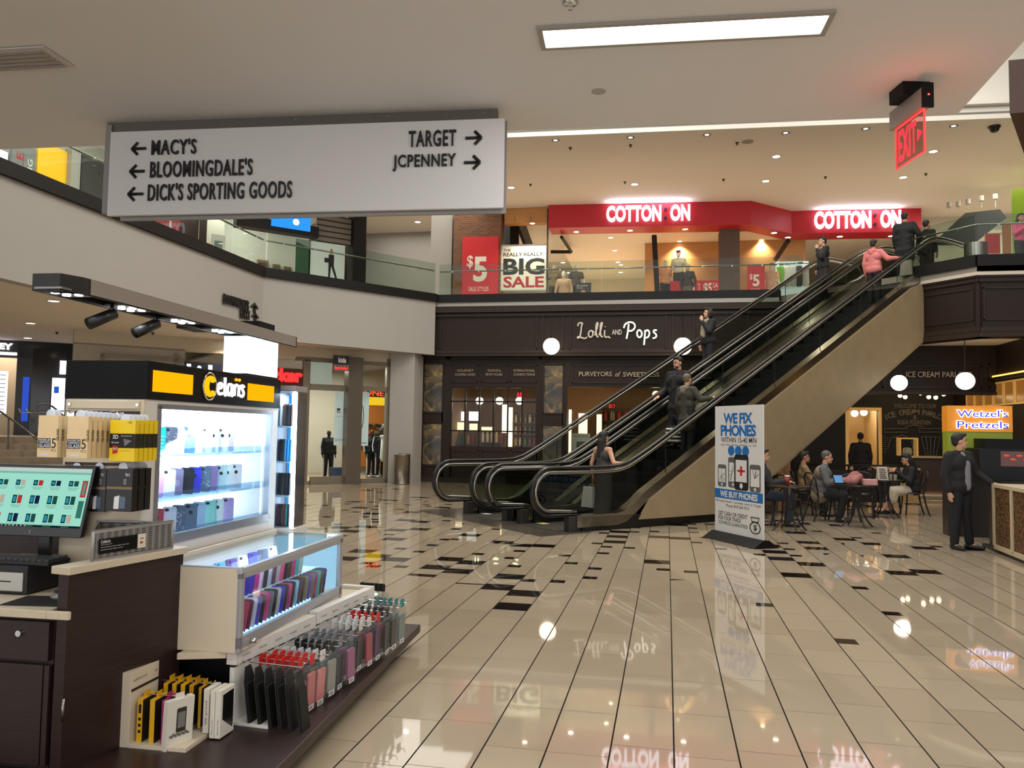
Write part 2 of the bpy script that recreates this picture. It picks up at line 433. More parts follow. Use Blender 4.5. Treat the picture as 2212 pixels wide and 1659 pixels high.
# dark oak fascia under the right landing, with its raised panels
mb = MB(); mp = MB()
for (a, b) in zip(RB[:-1], RB[1:]):
    if a[0] < 4: continue
    d = np.array([b[0]-a[0], b[1]-a[1]]); Ln = np.linalg.norm(d); d = d/Ln; n = np.array([-d[1], d[0]])
    q = lambda s, t: (a[0]+d[0]*s+n[0]*t, a[1]+d[1]*s+n[1]*t)
    mb.prism([q(0, .1), q(Ln, .1), q(Ln, .5), q(0, .5)], 3.9, 5.38)
    for zz, ww in ((5.26, .02), (5.16, .06), (4.02, .06), (3.9, .03)):
        mb.prism([q(0, ww), q(Ln, ww), q(Ln, .2), q(0, .2)], zz, zz+.11, 1)
    k = max(1, round(Ln/1.9)); w = Ln/k
    for i in range(k):
        for (s0, s1, z0, z1) in ((i*w+.15, (i+1)*w-.15, 4.28, 4.31), (i*w+.15, (i+1)*w-.15, 5.0, 5.03), (i*w+.15, i*w+.18, 4.28, 5.03), ((i+1)*w-.18, (i+1)*w-.15, 4.28, 5.03)):
            mb.prism([q(s0, .075), q(s1, .075), q(s1, .12), q(s0, .12)], z0, z1, 1)
struct(mb, 'wall_landing', [m_wood, m_woodlite])
# outer shell
mb = MB().box(-26.2, -9, 0, -26, 48, 12.6).box(20, -9, 0, 20.2, 48, 12.6).box(-26, 47.8, 0, 20, 48, 12.6)
struct(mb, 'wall_back', M('shell_plaster', (150, 140, 126), .8))
# dark timber box of the upper hall hanging at the far right
a = PY(2181, 245, 9.5); b = PY(2181, 130, 9.5)
mb = MB().prism([(a[0], 9.5), (a[0]+3, 9.3), (a[0]+4.6, 12.5), (a[0]+1.5, 12.5)], a[2], b[2])
struct(mb, 'trim_5', M('walnut_cladding', (74, 46, 32), .45, noise=.3, nscale=4, stretch=(8, 8, .7)))

# ------------------------------------------------------------------ ceiling fittings of the hall
zc = 3.95
q = [PZ(1178, 84, zc), PZ(1776, 54, zc), PZ(1770, 86, zc), PZ(1186, 111, zc)]
t = thing('ceiling_panel_light', 'long narrow white ceiling panel light over the tiled hall', 'ceiling light', (.07, 4.6, zc), R(3.0))
mb = MB().box(-.80, -.105, -.012, .80, .105, -.006)
mb.build('diffuser', E('panel_glow', (255, 252, 246), 5.0), t)
f = MB().box(-.83, -.135, -.02, .83, -.105, 0).box(-.83, .105, -.02, .83, .135, 0).box(-.83, -.105, -.02, -.80, .105, 0).box(.80, -.105, -.02, .83, .105, 0)
f.build('frame', m_white, t)
p = PZ(1232, 5, zc)
t = thing('sprinkler_head', 'chrome sprinkler head at the top edge of the photo, hanging from the hall ceiling', 'sprinkler', (p[0], p[1], zc))
MB().lathe([(.038, -.002), (.042, -.008), (.03, -.014), (.012, -.016)], 20).build('cup', m_chrome, t, True)
b = MB().cyl((0, 0, -.012), (0, 0, -.034), .007, .005).lathe([(.004, -.036), (.014, -.037), (.014, -.040), (.003, -.041)], 14)
b.tube([(-.006, 0, -.012), (-.011, 0, -.024), (0, 0, -.035)], .0018, 6).tube([(.006, 0, -.012), (.011, 0, -.024), (0, 0, -.035)], .0018, 6)
b.build('deflector', m_chrome, t)
p = PZ(1293, 197, zc)
one(MB().lathe([(.05, 0), (.05, -.004), (.045, -.007)], 20, (p[0], p[1], zc)), 'ceiling_cover_plate', M('plate_grey', (176, 170, 164), .6), 'faint round grey cover plate flush in the hall ceiling below the panel light', 'cover plate')
a, b = PZ(0, 136, zc), PZ(122, 160, zc)
t = thing('ceiling_vent', 'pale air vent in the hall ceiling at the far left', 'vent', (a[0], a[1]-.05, zc), R(2.5))
mb = MB().box(-.3, -.14, -.012, .47, .14, -.004); mb.build('frame', M('vent_white', (205, 200, 196), .6), t)
for k in range(5): MB().box(-.26, -.11+k*.05, -.02, .43, -.08+k*.05, -.012).build('slat', M('vent_slat', (168, 162, 158), .6), t)
# ================================================================== PHONE-CASE KIOSK
KD = R(1.966)
KU, KV = np.array([math.cos(KD), math.sin(KD), 0]), np.array([-math.sin(KD), math.cos(KD), 0])
def kw(u, v, z=0.0):
    p = KU*u+KV*v; return (p[0], p[1], z)
def kt(name, label, cat, u=0, v=0, z=0, group=None, rot=0.0): return thing(name, label, cat, kw(u, v, z), KD+rot, group)
FK = Fr(kw(-2.40, 0), KD+PI/2)     # face of the lit cabinet: local x = v, looks towards +u
FE = Fr(kw(0, 3.59), KD)           # near end of it: local x = u, looks towards the camera
def kpx(x, y, v):                  # pixel on the upright plane v = const -> (u, z)
    p = onP(x, y, KV*v, KV); return float(p @ KU), float(p[2])
def kpu(x, y, u):                  # pixel on the upright plane u = const -> (v, z)
    p = onP(x, y, KU*u, KU); return float(p @ KV), float(p[2])
m_ebony = M('ebony_laminate', (44, 29, 26), .38, noise=.55, nscale=3, stretch=(1.2, 1.2, 22), spec=.4)
m_stone = M('cream_quartz', (205, 192, 168), .35, noise=.12, nscale=90)
m_cream = M('cream_laminate', (214, 200, 176), .5)
m_klite = M('cabinet_silver', (168, 168, 172), .4, .3)
m_kwhite = M('cabinet_white', (220, 216, 210), .4)
m_kglow = E('cabinet_backlight', (230, 242, 255), 4.2)
m_strip = E('led_strip', (225, 240, 255), 9.0)
m_kglass = GL('showcase_glass', (238, 246, 250), .03)
m_blackgl = M('black_gloss', (14, 14, 16), .22)
m_kblack = M('header_black', (8, 8, 9), .5, spec=.2)

# platform
mb = MB().prism([(-1.50, 2.85), (-1.60, 5.86), (-3.7, 5.86), (-3.7, 2.85)], .095, .15)
mb.prism([(-1.72, 2.95), (-1.80, 5.7), (-3.6, 5.7), (-3.6, 2.95)], 0, .095, 1)
t = kt('kiosk_platform', 'low dark wood platform under the whole phone-case stand', 'platform')
mb.build('deck', [m_ebony, m_black], t, bevel=.004)
# partition
t = kt('counter_partition', 'dark wood counter partition with a cream stone cap left of the white showcase', 'counter')
A, B = np.array([-2.352, 3.055]), np.array([-2.222, 3.70]); d = (B-A)/np.linalg.norm(B-A); n = np.array([-d[1], d[0]])
P = lambda s, w: tuple(A+d*s+n*w)
Ln = np.linalg.norm(B-A)
MB().prism([P(.0, .012), P(Ln, .012), P(Ln, .07), P(0, .07)], .15, .967).build('panel', m_ebony, t, bevel=.002)
MB().prism([P(-.012, -.004), P(Ln+.01, -.004), P(Ln+.01, .1), P(-.012, .1)], .967, 1.0).build('stone_cap', m_stone, t, bevel=.003)
# desk
t = kt('desk_cabinet', 'dark wood desk cabinet with a locked drawer under the monitor', 'cabinet')
MB().box(-4.0, 3.09, .15, -2.44, 3.5, .785).build('body', m_ebony, t)
dr = MB().box(-3.9, 3.065, .60, -2.45, 3.09, .765).build('drawer', m_ebony, t, bevel=.003)
u, z = kpx(44, 1367, 3.065)
MB().cyl((u, 3.05, z), (u, 3.07, z), .013, n=16).box(u-.002, 3.0485, z-.008, u+.002, 3.052, z+.008).build('lock', m_chrome, dr)
do = MB().box(-3.9, 3.065, .17, -2.47, 3.09, .585).build('door', m_ebony, t, bevel=.003)
MB().box(-2.465, 3.065, .17, -2.44, 3.09, .585).build('stile', m_ebony, t, bevel=.003)
MB().cyl((kpx(135, 1535, 3.05)[0], 3.052, kpx(135, 1560, 3.05)[1]), (kpx(135, 1535, 3.05)[0], 3.052, kpx(135, 1510, 3.05)[1]), .006).build('handle', m_steel, do, True)
one(MB().box(-4.0, 3.03, .785, -2.44, 3.55, .82).box(-2.44, 3.03, .785, -2.335, 3.048, .82).box(-4.0, 3.55, .785, -2.86, 3.8, .82), 'desk_worktop', m_stone, 'cream stone worktop carrying the cash drawer and mouse', 'worktop', bevel=.004, parent=None)
o = bpy.data.objects['desk_worktop']; o.rotation_euler.z = KD
t = kt('rear_cabinet', 'dark cabinet standing behind the monitor, left of the lit display cabinet', 'cabinet')
MB().box(-4.0, 3.83, .15, -2.86, 4.2, 1.02).build('body', m_ebony, t); MB().box(-4.0, 3.81, 1.02, -2.85, 4.22, 1.05).build('top', M('rear_top', (88, 86, 86), .5), t)
# cash drawer, keyboard, monitor, mouse
u1, z1 = kpx(60, 1223, 3.275)
t = kt('cash_drawer', 'black steel cash drawer with a silver front plate on the worktop', 'cash drawer', u1-.24, 3.275, .82)
MB().box(-.3, 0, .006, .24, .27, z1-.82).build('case', M('drawer_black', (26, 26, 28), .5), t, bevel=.004)
ua, za = kpx(50, 1238, 3.27); ub, zb = kpx(50, 1278, 3.27)
fr = MB().box(-.3, -.006, zb-.82, ua-u1+.24, 0, za-.82).build('front_plate', M('plate_silver', (186, 184, 178), .35, .6), t)
MB().box(-.2, -.0075, (za+zb)/2-.82-.002, ua-u1+.18, -.006, (za+zb)/2-.82+.003).build('slot', m_black, fr)
zt = z1
t = kt('keyboard', 'black keyboard lying on the cash drawer', 'keyboard', kpx(104, 1218, 3.29)[0]-.235, 3.285, zt, rot=.02)
MB().box(-.25, 0, 0, .235, .15, .018).build('body', M('key_black', (22, 22, 24), .5), t, bevel=.004)
kb = MB()
for r_ in range(5):
    for c_ in range(15): kb.box(-.235+c_*.031, .012+r_*.027, .018, -.209+c_*.031, .033+r_*.027, .026)
tag(kb.build('key_field', M('key_caps', (48, 48, 52), .4), t))
# monitor
MV = 3.49
cs = [kpx(203, 1010, MV), kpx(180, 1163, MV)]
mr, mtop, mbot = cs[0][0], cs[0][1]+.004, cs[1][1]; mw = .55
t = kt('monitor', 'black desktop monitor showing an online shop page of phones', 'monitor', mr, MV, zt)
tilt = np.array([0, 0, 0]); hgt = mtop-mbot
rt = lambda p: (p[0]+.12*(p[2]-(mbot-zt))-.055, p[1]+.10*(p[2]-(mbot-zt)), p[2])
def tb(x0, y0, z0, x1, y1, z1, mi=0, mbx=None):
    q = MB().box(x0, y0, z0, x1, y1, z1); mbx = mbx or MB(); return mbx.add([rt(p) for p in q.v], q.f, mi)
tb(-mw, 0, mbot-zt, 0, .03, mtop-zt).build('bezel', m_blackgl, t, bevel=.003)
so = MB()
z0, z1 = mbot-zt+.045, mtop-zt-.014; x0, x1 = -mw+.014, -.014
S = lambda a, b: (x0+(x1-x0)*a, z0+(z1-z0)*b)
def sq(a0, b0, a1, b1, mi, y=-.0015):
    p, q = S(a0, b0), S(a1, b1); so.poly([rt((p[0], y, p[1])), rt((q[0], y, p[1])), rt((q[0], y, q[1])), rt((p[0], y, q[1]))], mi)
sq(0, 0, 1, 1, 0, -.001); sq(0, .94, 1, 1, 1); sq(0, .90, 1, .935, 2); sq(0, 0, 1, .035, 3)
cols = [(4, 5), (4, 6), (4, 7), (4, 8)]
for r_ in range(3):
    for c_ in range(5):
        a = .05+c_*.185; b = .70-r_*.31
        if b < .02: b = .05
        hh = .14 if r_ else .09
        sq(a, b, a+.045, b+hh, 4, -.002); sq(a+.008, b+.02, a+.037, b+hh-.02, 9, -.0025)
        sq(a+.055, b, a+.10, b+hh, [5, 6, 7, 8, 5][(c_+r_) % 5], -.002)
        for k in range(3): sq(a-.01+.01*k, b-.03-.02*k, a+.11-.01*k, b-.024-.02*k, 10, -.002)
sq(.93, .52, .985, .80, 7, -.002); sq(.945, .55, .97, .77, 10, -.0025); sq(.93, .17, .985, .46, 11, -.002)
for k in range(7): sq(.18+k*.04, .008, .195+k*.04, .028, 1 if k % 2 else 6, -.002)
so.build('screen', [E('screen_mint', (160, 226, 206), .85), E('screen_bar', (196, 214, 206), .8), E('screen_line', (130, 190, 172), .8), E('screen_task', (18, 40, 44), .6), E('scr_dark', (20, 44, 46), .5),
    E('scr_green', (34, 84, 74), .7), E('scr_beige', (190, 180, 160), .8), E('scr_red', (186, 52, 56), .8), E('scr_navy', (22, 34, 70), .7), E('scr_cyan', (40, 150, 170), .8), E('scr_text', (110, 160, 146), .7), E('scr_teal', (60, 130, 112), .7)], t)
st = MB().box(-mw/2-.03, .03, .012, -mw/2+.03, .055, mbot-zt+.1); st.box(-mw/2-.12, -.04, 0, -mw/2+.12, .05, .012)
st.build('stand', m_blackgl, t, bevel=.002)
x, z = S(.5, -.1); MB().strokes([[(0, .2), (.3, 0), (.8, .1), (.8, .45), (.2, .55), (.2, .9), (.7, 1), (1, .8)]], rt((x-.006, -.001, z-.004)), .012, .018, .0012).build('maker_mark', M('mark_silver', (200, 200, 205), .3, .5), t)
u = kpx(130, 1292, 3.24)[0]
one(MB().box(-.19, 0, 0, .10, .19, .004), 'mouse_pad', M('pad_black', (24, 22, 22), .8), 'black mouse pad on the cream worktop', 'mouse pad')
o = bpy.data.objects['mouse_pad']; o.location = kw(u+.03, 3.10, .82); o.rotation_euler.z = KD+.12
t = kt('computer_mouse', 'black and silver computer mouse on the pad', 'mouse', u+.02, 3.235, .824, rot=-1.2)
MB().ell((0, 0, .012), (.033, .055, .02), 16, 10).build('shell', M('mouse_silver', (150, 150, 152), .3, .4), t, True)
MB().ell((0, .004, .017), (.026, .048, .018), 16, 10).build('top', m_blackgl, t, True)
MB().cyl((-.003, -.03, .033), (.003, -.03, .033), .008, n=12).build('wheel', m_dark, t)
# perforated tray on the stone cap
def perf():
    m = M('perforated_steel', (150, 148, 146), .45, .4); nt = m.node_tree; b = nt.nodes['Principled BSDF']
    tc = nt.nodes.new('ShaderNodeTexCoord'); sp = nt.nodes.new('ShaderNodeTexVoronoi'); sp.inputs['Randomness'].default_value = 0; sp.inputs['Scale'].default_value = 110
    mp = nt.nodes.new('ShaderNodeMapping'); mp.inputs['Location'].default_value = (0, 0, .002)
    nt.links.new(tc.outputs['Object'], mp.inputs[0]); nt.links.new(mp.outputs[0], sp.inputs['Vector'])
    lt = nt.nodes.new('ShaderNodeMath'); lt.operation = 'LESS_THAN'; lt.inputs[1].default_value = .42; nt.links.new(sp.outputs['Distance'], lt.inputs[0])
    mx = nt.nodes.new('ShaderNodeMix'); mx.data_type = 'RGBA'; mx.inputs[6].default_value = C(150, 148, 146); mx.inputs[7].default_value = C(58, 56, 54)
    nt.links.new(lt.outputs[0], mx.inputs[0]); nt.links.new(mx.outputs[2], b.inputs['Base Color']); return m
m_perf = perf(); m_pframe = M('tray_frame', (156, 154, 152), .45, .3)
t = kt('desk_tray', 'grey perforated metal desk tray standing on the stone cap', 'tray', z=1.0)
tp = [P(.13, .03), P(.575, .012), (-2.37, 3.555), (kpx(212, 1120, 3.52)[0], 3.52)]
h = .138
for i in range(4):
    a, b = np.array(tp[i]), np.array(tp[(i+1) % 4]); dd = (b-a)/np.linalg.norm(b-a); nn = np.array([-dd[1], dd[0]])*.004
    MB().prism([a+dd*.012, b-dd*.012, b-dd*.012+nn, a+dd*.012+nn], .014, h-.012).build('mesh_side', m_perf, t)
fm = MB()
for zz in (.006, h-.006): fm.tube([(p[0], p[1], zz) for p in tp], .008, 8, closed=True)
for p in tp: fm.cyl((p[0], p[1], .006), (p[0], p[1], h-.006), .008, n=8)
fm.build('frame', m_pframe, t, True); MB().prism(tp, 0, .004).build('bottom', m_pframe, t)
q = lambda s, z: np.array([*P(s, .03-.0404*(s-.13)-.006), z])
st = MB().poly([q(.155, .03), q(.36, .03), q(.36, .095), q(.155, .095)], 0); e = q(.36, 0)-q(.16, 0); e = e/np.linalg.norm(e)
tx = MB()
stv = q(.165, .076); st.text('Cellairis', stv, .05, .014, .0008, 1, e, Z3, bold=.01)
for k, wd_ in enumerate((.06, .15, .12)): st.text('accessories and repair service', q(.165, .066-.011*k), wd_, .006, .0008, 1, e)
s2 = MB().poly([q(.365, .03), q(.41, .03), q(.41, .095), q(.365, .095)], 0)
s2.text('VISA', q(.378, .07), .02, .007, .0008, 1, e, bold=.03); s2.disc(q(.384, .055), .006, 14, 2, e, Z3); s2.disc(q(.391, .055)+np.array([0, 0, 0]), .006, 14, 3, e, Z3)
st.build('notice', [m_kblack, M('ink_white', (225, 225, 225), .6)], t); s2.build('card_sticker', [M('sticker_cream', (222, 212, 196), .5), M('ink_navy', (40, 60, 90), .6), M('ink_red', (190, 40, 36), .6), M('ink_amber', (220, 150, 40), .6)], t)

# ------------------------------------------------------------------ lit display cabinet
V0, V1, ZB, ZH, ZT = 3.59, 5.05, .925, 1.73, 1.92
t = kt('display_cabinet', 'white lit display cabinet with three shelves of phone cases and a black sign header', 'display cabinet')
b = MB().box(-2.83, V0, ZB, -2.68, V1, ZH)
for (v0, v1, z0, z1) in ((V0, 3.70, ZB, ZH), (4.95, V1, ZB, ZH), (3.70, 4.95, ZB, 1.0), (3.70, 4.95, 1.70, ZH)): b.box(-2.68, v0, z0, -2.40, v1, z1)
b.build('body', m_kwhite, t, bevel=.003)
f = MB()
for (v0, v1, z0, z1) in ((3.69, 3.715, 1.0, 1.70), (4.935, 4.96, 1.0, 1.70), (3.69, 4.96, 1.685, 1.71), (3.69, 4.96, .99, 1.035)): f.box(-2.43, v0, z0, -2.392, v1, z1)
f.build('door_frame', M('frame_grey', (150, 152, 158), .35, .6), t)
MB().box(-2.678, 3.70, 1.0, -2.67, 4.95, 1.70).build('backlit_panel', m_kglow, t)
MB().box(-2.668, 3.705, 1.675, -2.45, 4.945, 1.695).build('led_strip', m_strip, t)
SH = [1.0, 1.205, 1.435]
for i, z in enumerate(SH):
    s = MB().box(-2.665, 3.705, z, -2.45, 4.945, z+.012, 0).box(-2.45, 3.705, z+.0, -2.444, 4.945, z+.045, 1)
    s.build('shelf', [GL('shelf_acrylic', (236, 246, 250), .03, haze=.35), GL('lip_acrylic', (216, 230, 244), .03, haze=.10)], t)
MB().box(-2.412, 3.715, 1.035, -2.408, 4.33, 1.685).build('glass_door', m_kglass, t); MB().box(-2.420, 4.32, 1.035, -2.416, 4.935, 1.685).build('glass_door', m_kglass, t)
hd = MB().box(-2.84, V0-.01, ZH, -2.39, V1+.005, ZT); hd.build('header', m_kblack, t, bevel=.002)
for (xa, ya, xb, yb) in ((327, 797, 411, 853), (532, 826, 587, 869)):
    a0, z0, a1, z1 = FK.rect(xa, ya, xb, yb); a0, zz1 = FK.px(xa, ya); 
    MB().box(-2.392, a0, z0, -2.386, a1, zz1-.005).build('amber_panel', E('amber_glow', (255, 178, 8), 1.05), t)
# sign letters: ringed C and handwritten ending
a0, z0 = FK.px(433, 858); a1, z1 = FK.px(462, 812)
cc = ((a0+a1)/2, (z0+z1)/2); rr = (z1-z0)/2+.004
s = MB()
ring = lambda r, x: [(x, cc[0]+r*.92*math.cos(k*PI/16), cc[1]+r*math.sin(k*PI/16)) for k in range(32)]
s.tube(ring(rr+.008, -2.384), .005, 8, 0, closed=True)
s.tube([(-2.380, cc[0]+.62*rr*math.cos(k), cc[1]+.68*rr*math.sin(k)) for k in np.linspace(.75, 2*PI-.75, 24)], .015, 8, 1)
s.build('ring_letter', [m_chrome, E('sign_amber', (250, 176, 20), 1.3)], t, True)
a1, z1 = FK.px(463, 858); a2, z2 = FK.px(524, 829)
LW = a2-a1; LH = .085; o = np.array([-2.384, a1, cc[1]-.045])
ltr = [[(.02, .45), (.14, .5), (.17, .75), (.10, .85), (.03, .7), (.02, .3), (.08, .05), (.18, .15)], [(.26, 1.25), (.26, .1), (.30, .02)],
       [(.50, .8), (.40, .85), (.35, .5), (.38, .1), (.45, .05), (.50, .35)], [(.51, .85), (.51, .1), (.54, .02)], [(.61, .85), (.61, .05)], [(.61, .5), (.66, .85), (.71, .82)],
       [(.77, .85), (.77, .05)], [(.97, .75), (.90, .88), (.84, .72), (.95, .45), (.97, .2), (.90, .02), (.83, .12)]]
s = MB().strokes(ltr, o, LW, LH, .0085, 0, Y3, Z3); s.ell(o+np.array([0, LW*.66, LH*1.2]), .010, mi=1).ell(o+np.array([0, LW*.78, LH*1.2]), .010, mi=1)
s.build('script_letters', [E('sign_white', (250, 250, 250), 1.6), E('sign_amber', (250, 176, 20), 1.3)], t, True)
# near end: cream slat panel with its slot rail
e_ = MB().box(-2.83, V0-.012, .92, -2.40, V0, ZH-.005).box(-2.815, V0-.02, 1.68, -2.42, V0-.012, 1.72).box(-2.815, V0-.02, 1.20, -2.42, V0-.012, 1.415)
e_.build('slat_panel', m_cream, t, bevel=.002)
for z in (1.655, 1.40): MB().box(-2.81, V0-.022, z, -2.42, V0-.010, z+.014).build('slot_rail', M('slot_shadow_metal', (70, 62, 54), .5, .5), t)
for u in (-2.80, -2.43): MB().cyl((u, V0-.026, 1.70), (u, V0-.02, 1.70), .008, n=12).build('screw', m_chrome, t)
lamp('AREA', 'cabinet_lamp', kw(-2.46, 4.32, 1.67), 16, COOL, 1.15, (0, R(-25), KD+PI/2), .04)

# ------------------------------------------------------------------ phone cases
_cm = {}
def case_mesh(rgb, style=0, w=.074, h=.148, th=.010):
    k = (rgb, style, w, h, th)
    if k in _cm: return _cm[k]
    mb = MB().rbox((0, 0, h/2), (w, th, h), .011, mi=0, n=4)
    y = -th/2-.0006; mb.rbox((-w*.22, y, h*.88), (w*.30, .0012, .015), .006, mi=1)
    if style == 1: mb.disc((0, y, h*.66), .011, 14, 1, X3, Z3)
    if style == 2:
        rg = random.Random(len(_cm))
        for _ in range(26): mb.disc((rg.uniform(-.4, .4)*w, y-.0001, rg.uniform(.05, .8)*h), rg.uniform(.002, .006), 6, 2, X3, Z3)
    if style == 3:
        mb.disc((0, y, h*.45), .018, 18, 2, X3, Z3); mb.disc((0, y-.0004, h*.45), .014, 18, 0, X3, Z3); mb.poly([(-.008, y-.0008, h*.40), (.008, y-.0008, h*.40), (0, y-.0008, h*.52)], 2)
    if style == 4:
        for i in range(5): mb.box(-w*.42, y-.0006, h*(.1+.13*i), w*.42, y, h*(.17+.13*i), 2)
    m2 = tuple(min(255, int(c*.55+110)) for c in rgb)
    me = mb.mesh('phone_case', [M('case_%d_%d_%d' % rgb, rgb, .35, coat=.3), M('case_hole', (26, 26, 34), .5), M('casep_%d_%d_%d' % m2, m2, .4)])
    _cm[k] = me; return me
def put_case(me, u, v, z, yaw, lean, label, group, roll=0.0):
    o = bpy.data.objects.new('phone_case', me); COL.objects.link(o); o.location = kw(u, v, z)
    o.rotation_mode = 'XYZ'; o.rotation_euler = Matrix.Rotation(KD+yaw, 4, 'Z').__matmul__(Matrix.Rotation(lean, 4, 'X')).__matmul__(Matrix.Rotation(roll, 4, 'Y')).to_euler('XYZ')
    return tag(o, label, 'phone case', group)
ROWS = [('top', SH[2], [(236, 236, 240, 'clear white', 0), (30, 200, 190, 'turquoise', 4), (112, 108, 128, 'grey glitter', 2), (206, 198, 226, 'pale lavender', 0), (70, 92, 140, 'slate blue', 1), (236, 232, 240, 'white', 0), (190, 190, 228, 'misty lilac', 0), (240, 236, 244, 'white with a dark logo hole', 1), (238, 230, 238, 'blush white', 1), (226, 214, 236, 'pearl lilac', 1)]),
        ('middle', SH[1], [(226, 170, 206, 'pink', 0), (218, 160, 214, 'orchid pink', 0), (236, 226, 232, 'white printed', 2), (128, 112, 142, 'mauve', 3), (34, 34, 40, 'black', 1), (56, 56, 190, 'royal blue', 1), (92, 108, 128, 'steel grey', 2), (164, 130, 186, 'purple', 0), (198, 226, 226, 'mint white', 1), (236, 238, 240, 'white with a round hole', 1), (232, 226, 234, 'ivory white', 1)]),
        ('bottom', SH[0], [(38, 52, 168, 'deep blue', 1), (190, 62, 78, 'red', 1), (206, 212, 226, 'clear floral', 2), (88, 100, 122, 'dark glitter', 2), (100, 116, 142, 'blue grey', 1), (176, 200, 226, 'light blue', 0), (160, 226, 212, 'mint', 0), (238, 236, 238, 'white', 1), (190, 166, 222, 'lilac', 0)])]
for nm, z, row in ROWS:
    for i, (r_, g_, b_, cn, sty) in enumerate(row):
        put_case(case_mesh((r_, g_, b_), sty), -2.515-.01*(i % 2), 3.80+i*(.092 if nm != 'bottom' else .104), z+.013, R(48), R(-9), f'{cn} phone case, {ORD[i]} from the near end, {nm} lit shelf', f'phone cases on the {nm} shelf of the lit cabinet', R(4))
# ------------------------------------------------------------------ canopy with light column
t = kt('light_canopy', 'long black light canopy with a glowing white column above the phone-case stand', 'canopy')
cv0, cv1 = 3.0, 5.29
bm = MB().box(-2.56, cv0+.07, 2.215, -2.40, cv1, 2.235)
bm.prism([(-2.56, cv0), (-2.43, cv0), (-2.39, cv0+.10), (-2.39, cv1), (-2.405, cv1), (-2.405, cv0+.13), (-2.42, cv0+.03), (-2.545, cv0+.03), (-2.545, cv1), (-2.56, cv1)], 2.165, 2.24)
bm.build('beam', M('canopy_black', (34, 32, 32), .4), t, bevel=.002)
MB().box(-2.389, cv0+.14, 2.17, -2.385, cv1-.03, 2.237).build('side_plate', M('canopy_grey', (150, 142, 134), .5, .1), t)
for i, v in enumerate((3.10, 3.55, 4.0, 4.42, 4.80)):
    pn = MB().box(-2.54, v-.11, 2.172, -2.41, v+.11, 2.18).build('lamp_plate', M('plate_light', (150, 150, 156), .3, .7), t)
    for (du, dv) in ((-.03, -.03), (.03, -.03), (-.03, .04), (.03, .04)):
        MB().cyl((-2.475+du, v+dv, 2.166), (-2.475+du, v+dv, 2.172), .017, n=12).build('led', E('led_cool', (235, 242, 255), 14.0), pn)
    lamp('SPOT', 'canopy_lamp', kw(-2.475, v, 2.15), 5, COOL, .05, (R(0), R(8), 0), spot=R(110))
for v, rx in ((3.36, .5), (3.70, -.2)):
    sp = MB().cyl((-2.44, v, 2.165), (-2.44, v, 2.12), .008).cyl((-2.44, v+.02, 2.125), (-2.44-.05, v-.09, 2.06), .026, .028, 14)
    sp.build('spot_head', M('spot_black', (18, 18, 18), .4), t, True)
cl = MB().box(-2.56, 4.60, ZT, -2.405, 5.03, 2.165)
cl.build('light_column', E('column_glow', (232, 246, 255), 1.5), t)
MB().box(-2.565, 4.595, ZT+.001, -2.40, 5.035, ZT+.012).build('column_base', m_kblack, t)
MB().box(-3.0, 4.78, 2.24, -2.42, 5.0, 2.285).build('cross_beam', m_kblack, t)
# ------------------------------------------------------------------ side cabinet with glass corner
t = kt('side_cabinet', 'tall narrow glass cabinet lit blue-white at the far end of the phone-case stand', 'display cabinet')
b = MB().box(-2.83, 5.07, ZB, -2.44, 5.11, 1.90).box(-2.44, 5.09, 1.845, -2.30, 5.29, 1.885).box(-2.44, 5.09, .915, -2.30, 5.29, .93).box(-2.45, 5.11, .915, -2.44, 5.50, 1.845)
b.build('body', m_klite, t, bevel=.002)
MB().box(-2.43, 5.28, .93, -2.305, 5.285, 1.84).build('backlit_panel', E('cabinet_blue', (60, 150, 226), 1.1), t)
for u in (-2.305, -2.39): MB().box(u-.012, 5.265 if u < -2.35 else 5.10, .93, u+.010, 5.275 if u < -2.35 else 5.12, 1.84).build('led_strip', m_strip, t)
for z in (1.13, 1.36, 1.60): MB().box(-2.438, 5.10, z, -2.304, 5.275, z+.010).build('shelf', GL('shelf_acrylic'), t)
MB().box(-2.438, 5.088, .92, -2.318, 5.092, 1.845).build('front_glass', m_kglass, t)
MB().box(-2.303, 5.12, .92, -2.299, 5.285, 1.845).build('side_glass', M('mirror_edge', (160, 160, 165), .12, 1.0), t)
lamp('AREA', 'side_cabinet_lamp', kw(-2.37, 5.2, 1.83), 2.0, COOL, .08, (0, 0, KD), .3)
pal = [('black', (22, 22, 28)), ('dark red', (110, 32, 44)), ('sky blue', (70, 160, 220)), ('charcoal', (46, 48, 56)), ('white', (226, 230, 236)), ('brown', (96, 60, 44)), ('teal', (40, 110, 104))]
sh = [('lowest', .93, [1, 0, 1, 6, 0, 4]), ('second', 1.141, [0, 0, 0, 0, 0, 4]), ('third', 1.371, [0, 0, 2, 2, 2, 2]), ('top', 1.611, [4, 5, 0, 3, 5, 4])]
for nm, z, ks in sh:
    for i, k in enumerate(ks):
        put_case(case_mesh(pal[k][1], 0, .074, .150, .011), -2.425+i*.020+.005, 5.17, z, R(90), R(0), f'{pal[k][0]} case on edge, {ORD[i]} along the {nm} shelf of the tall narrow cabinet', f'phone cases on the {nm} shelf of the tall narrow case', R(3))
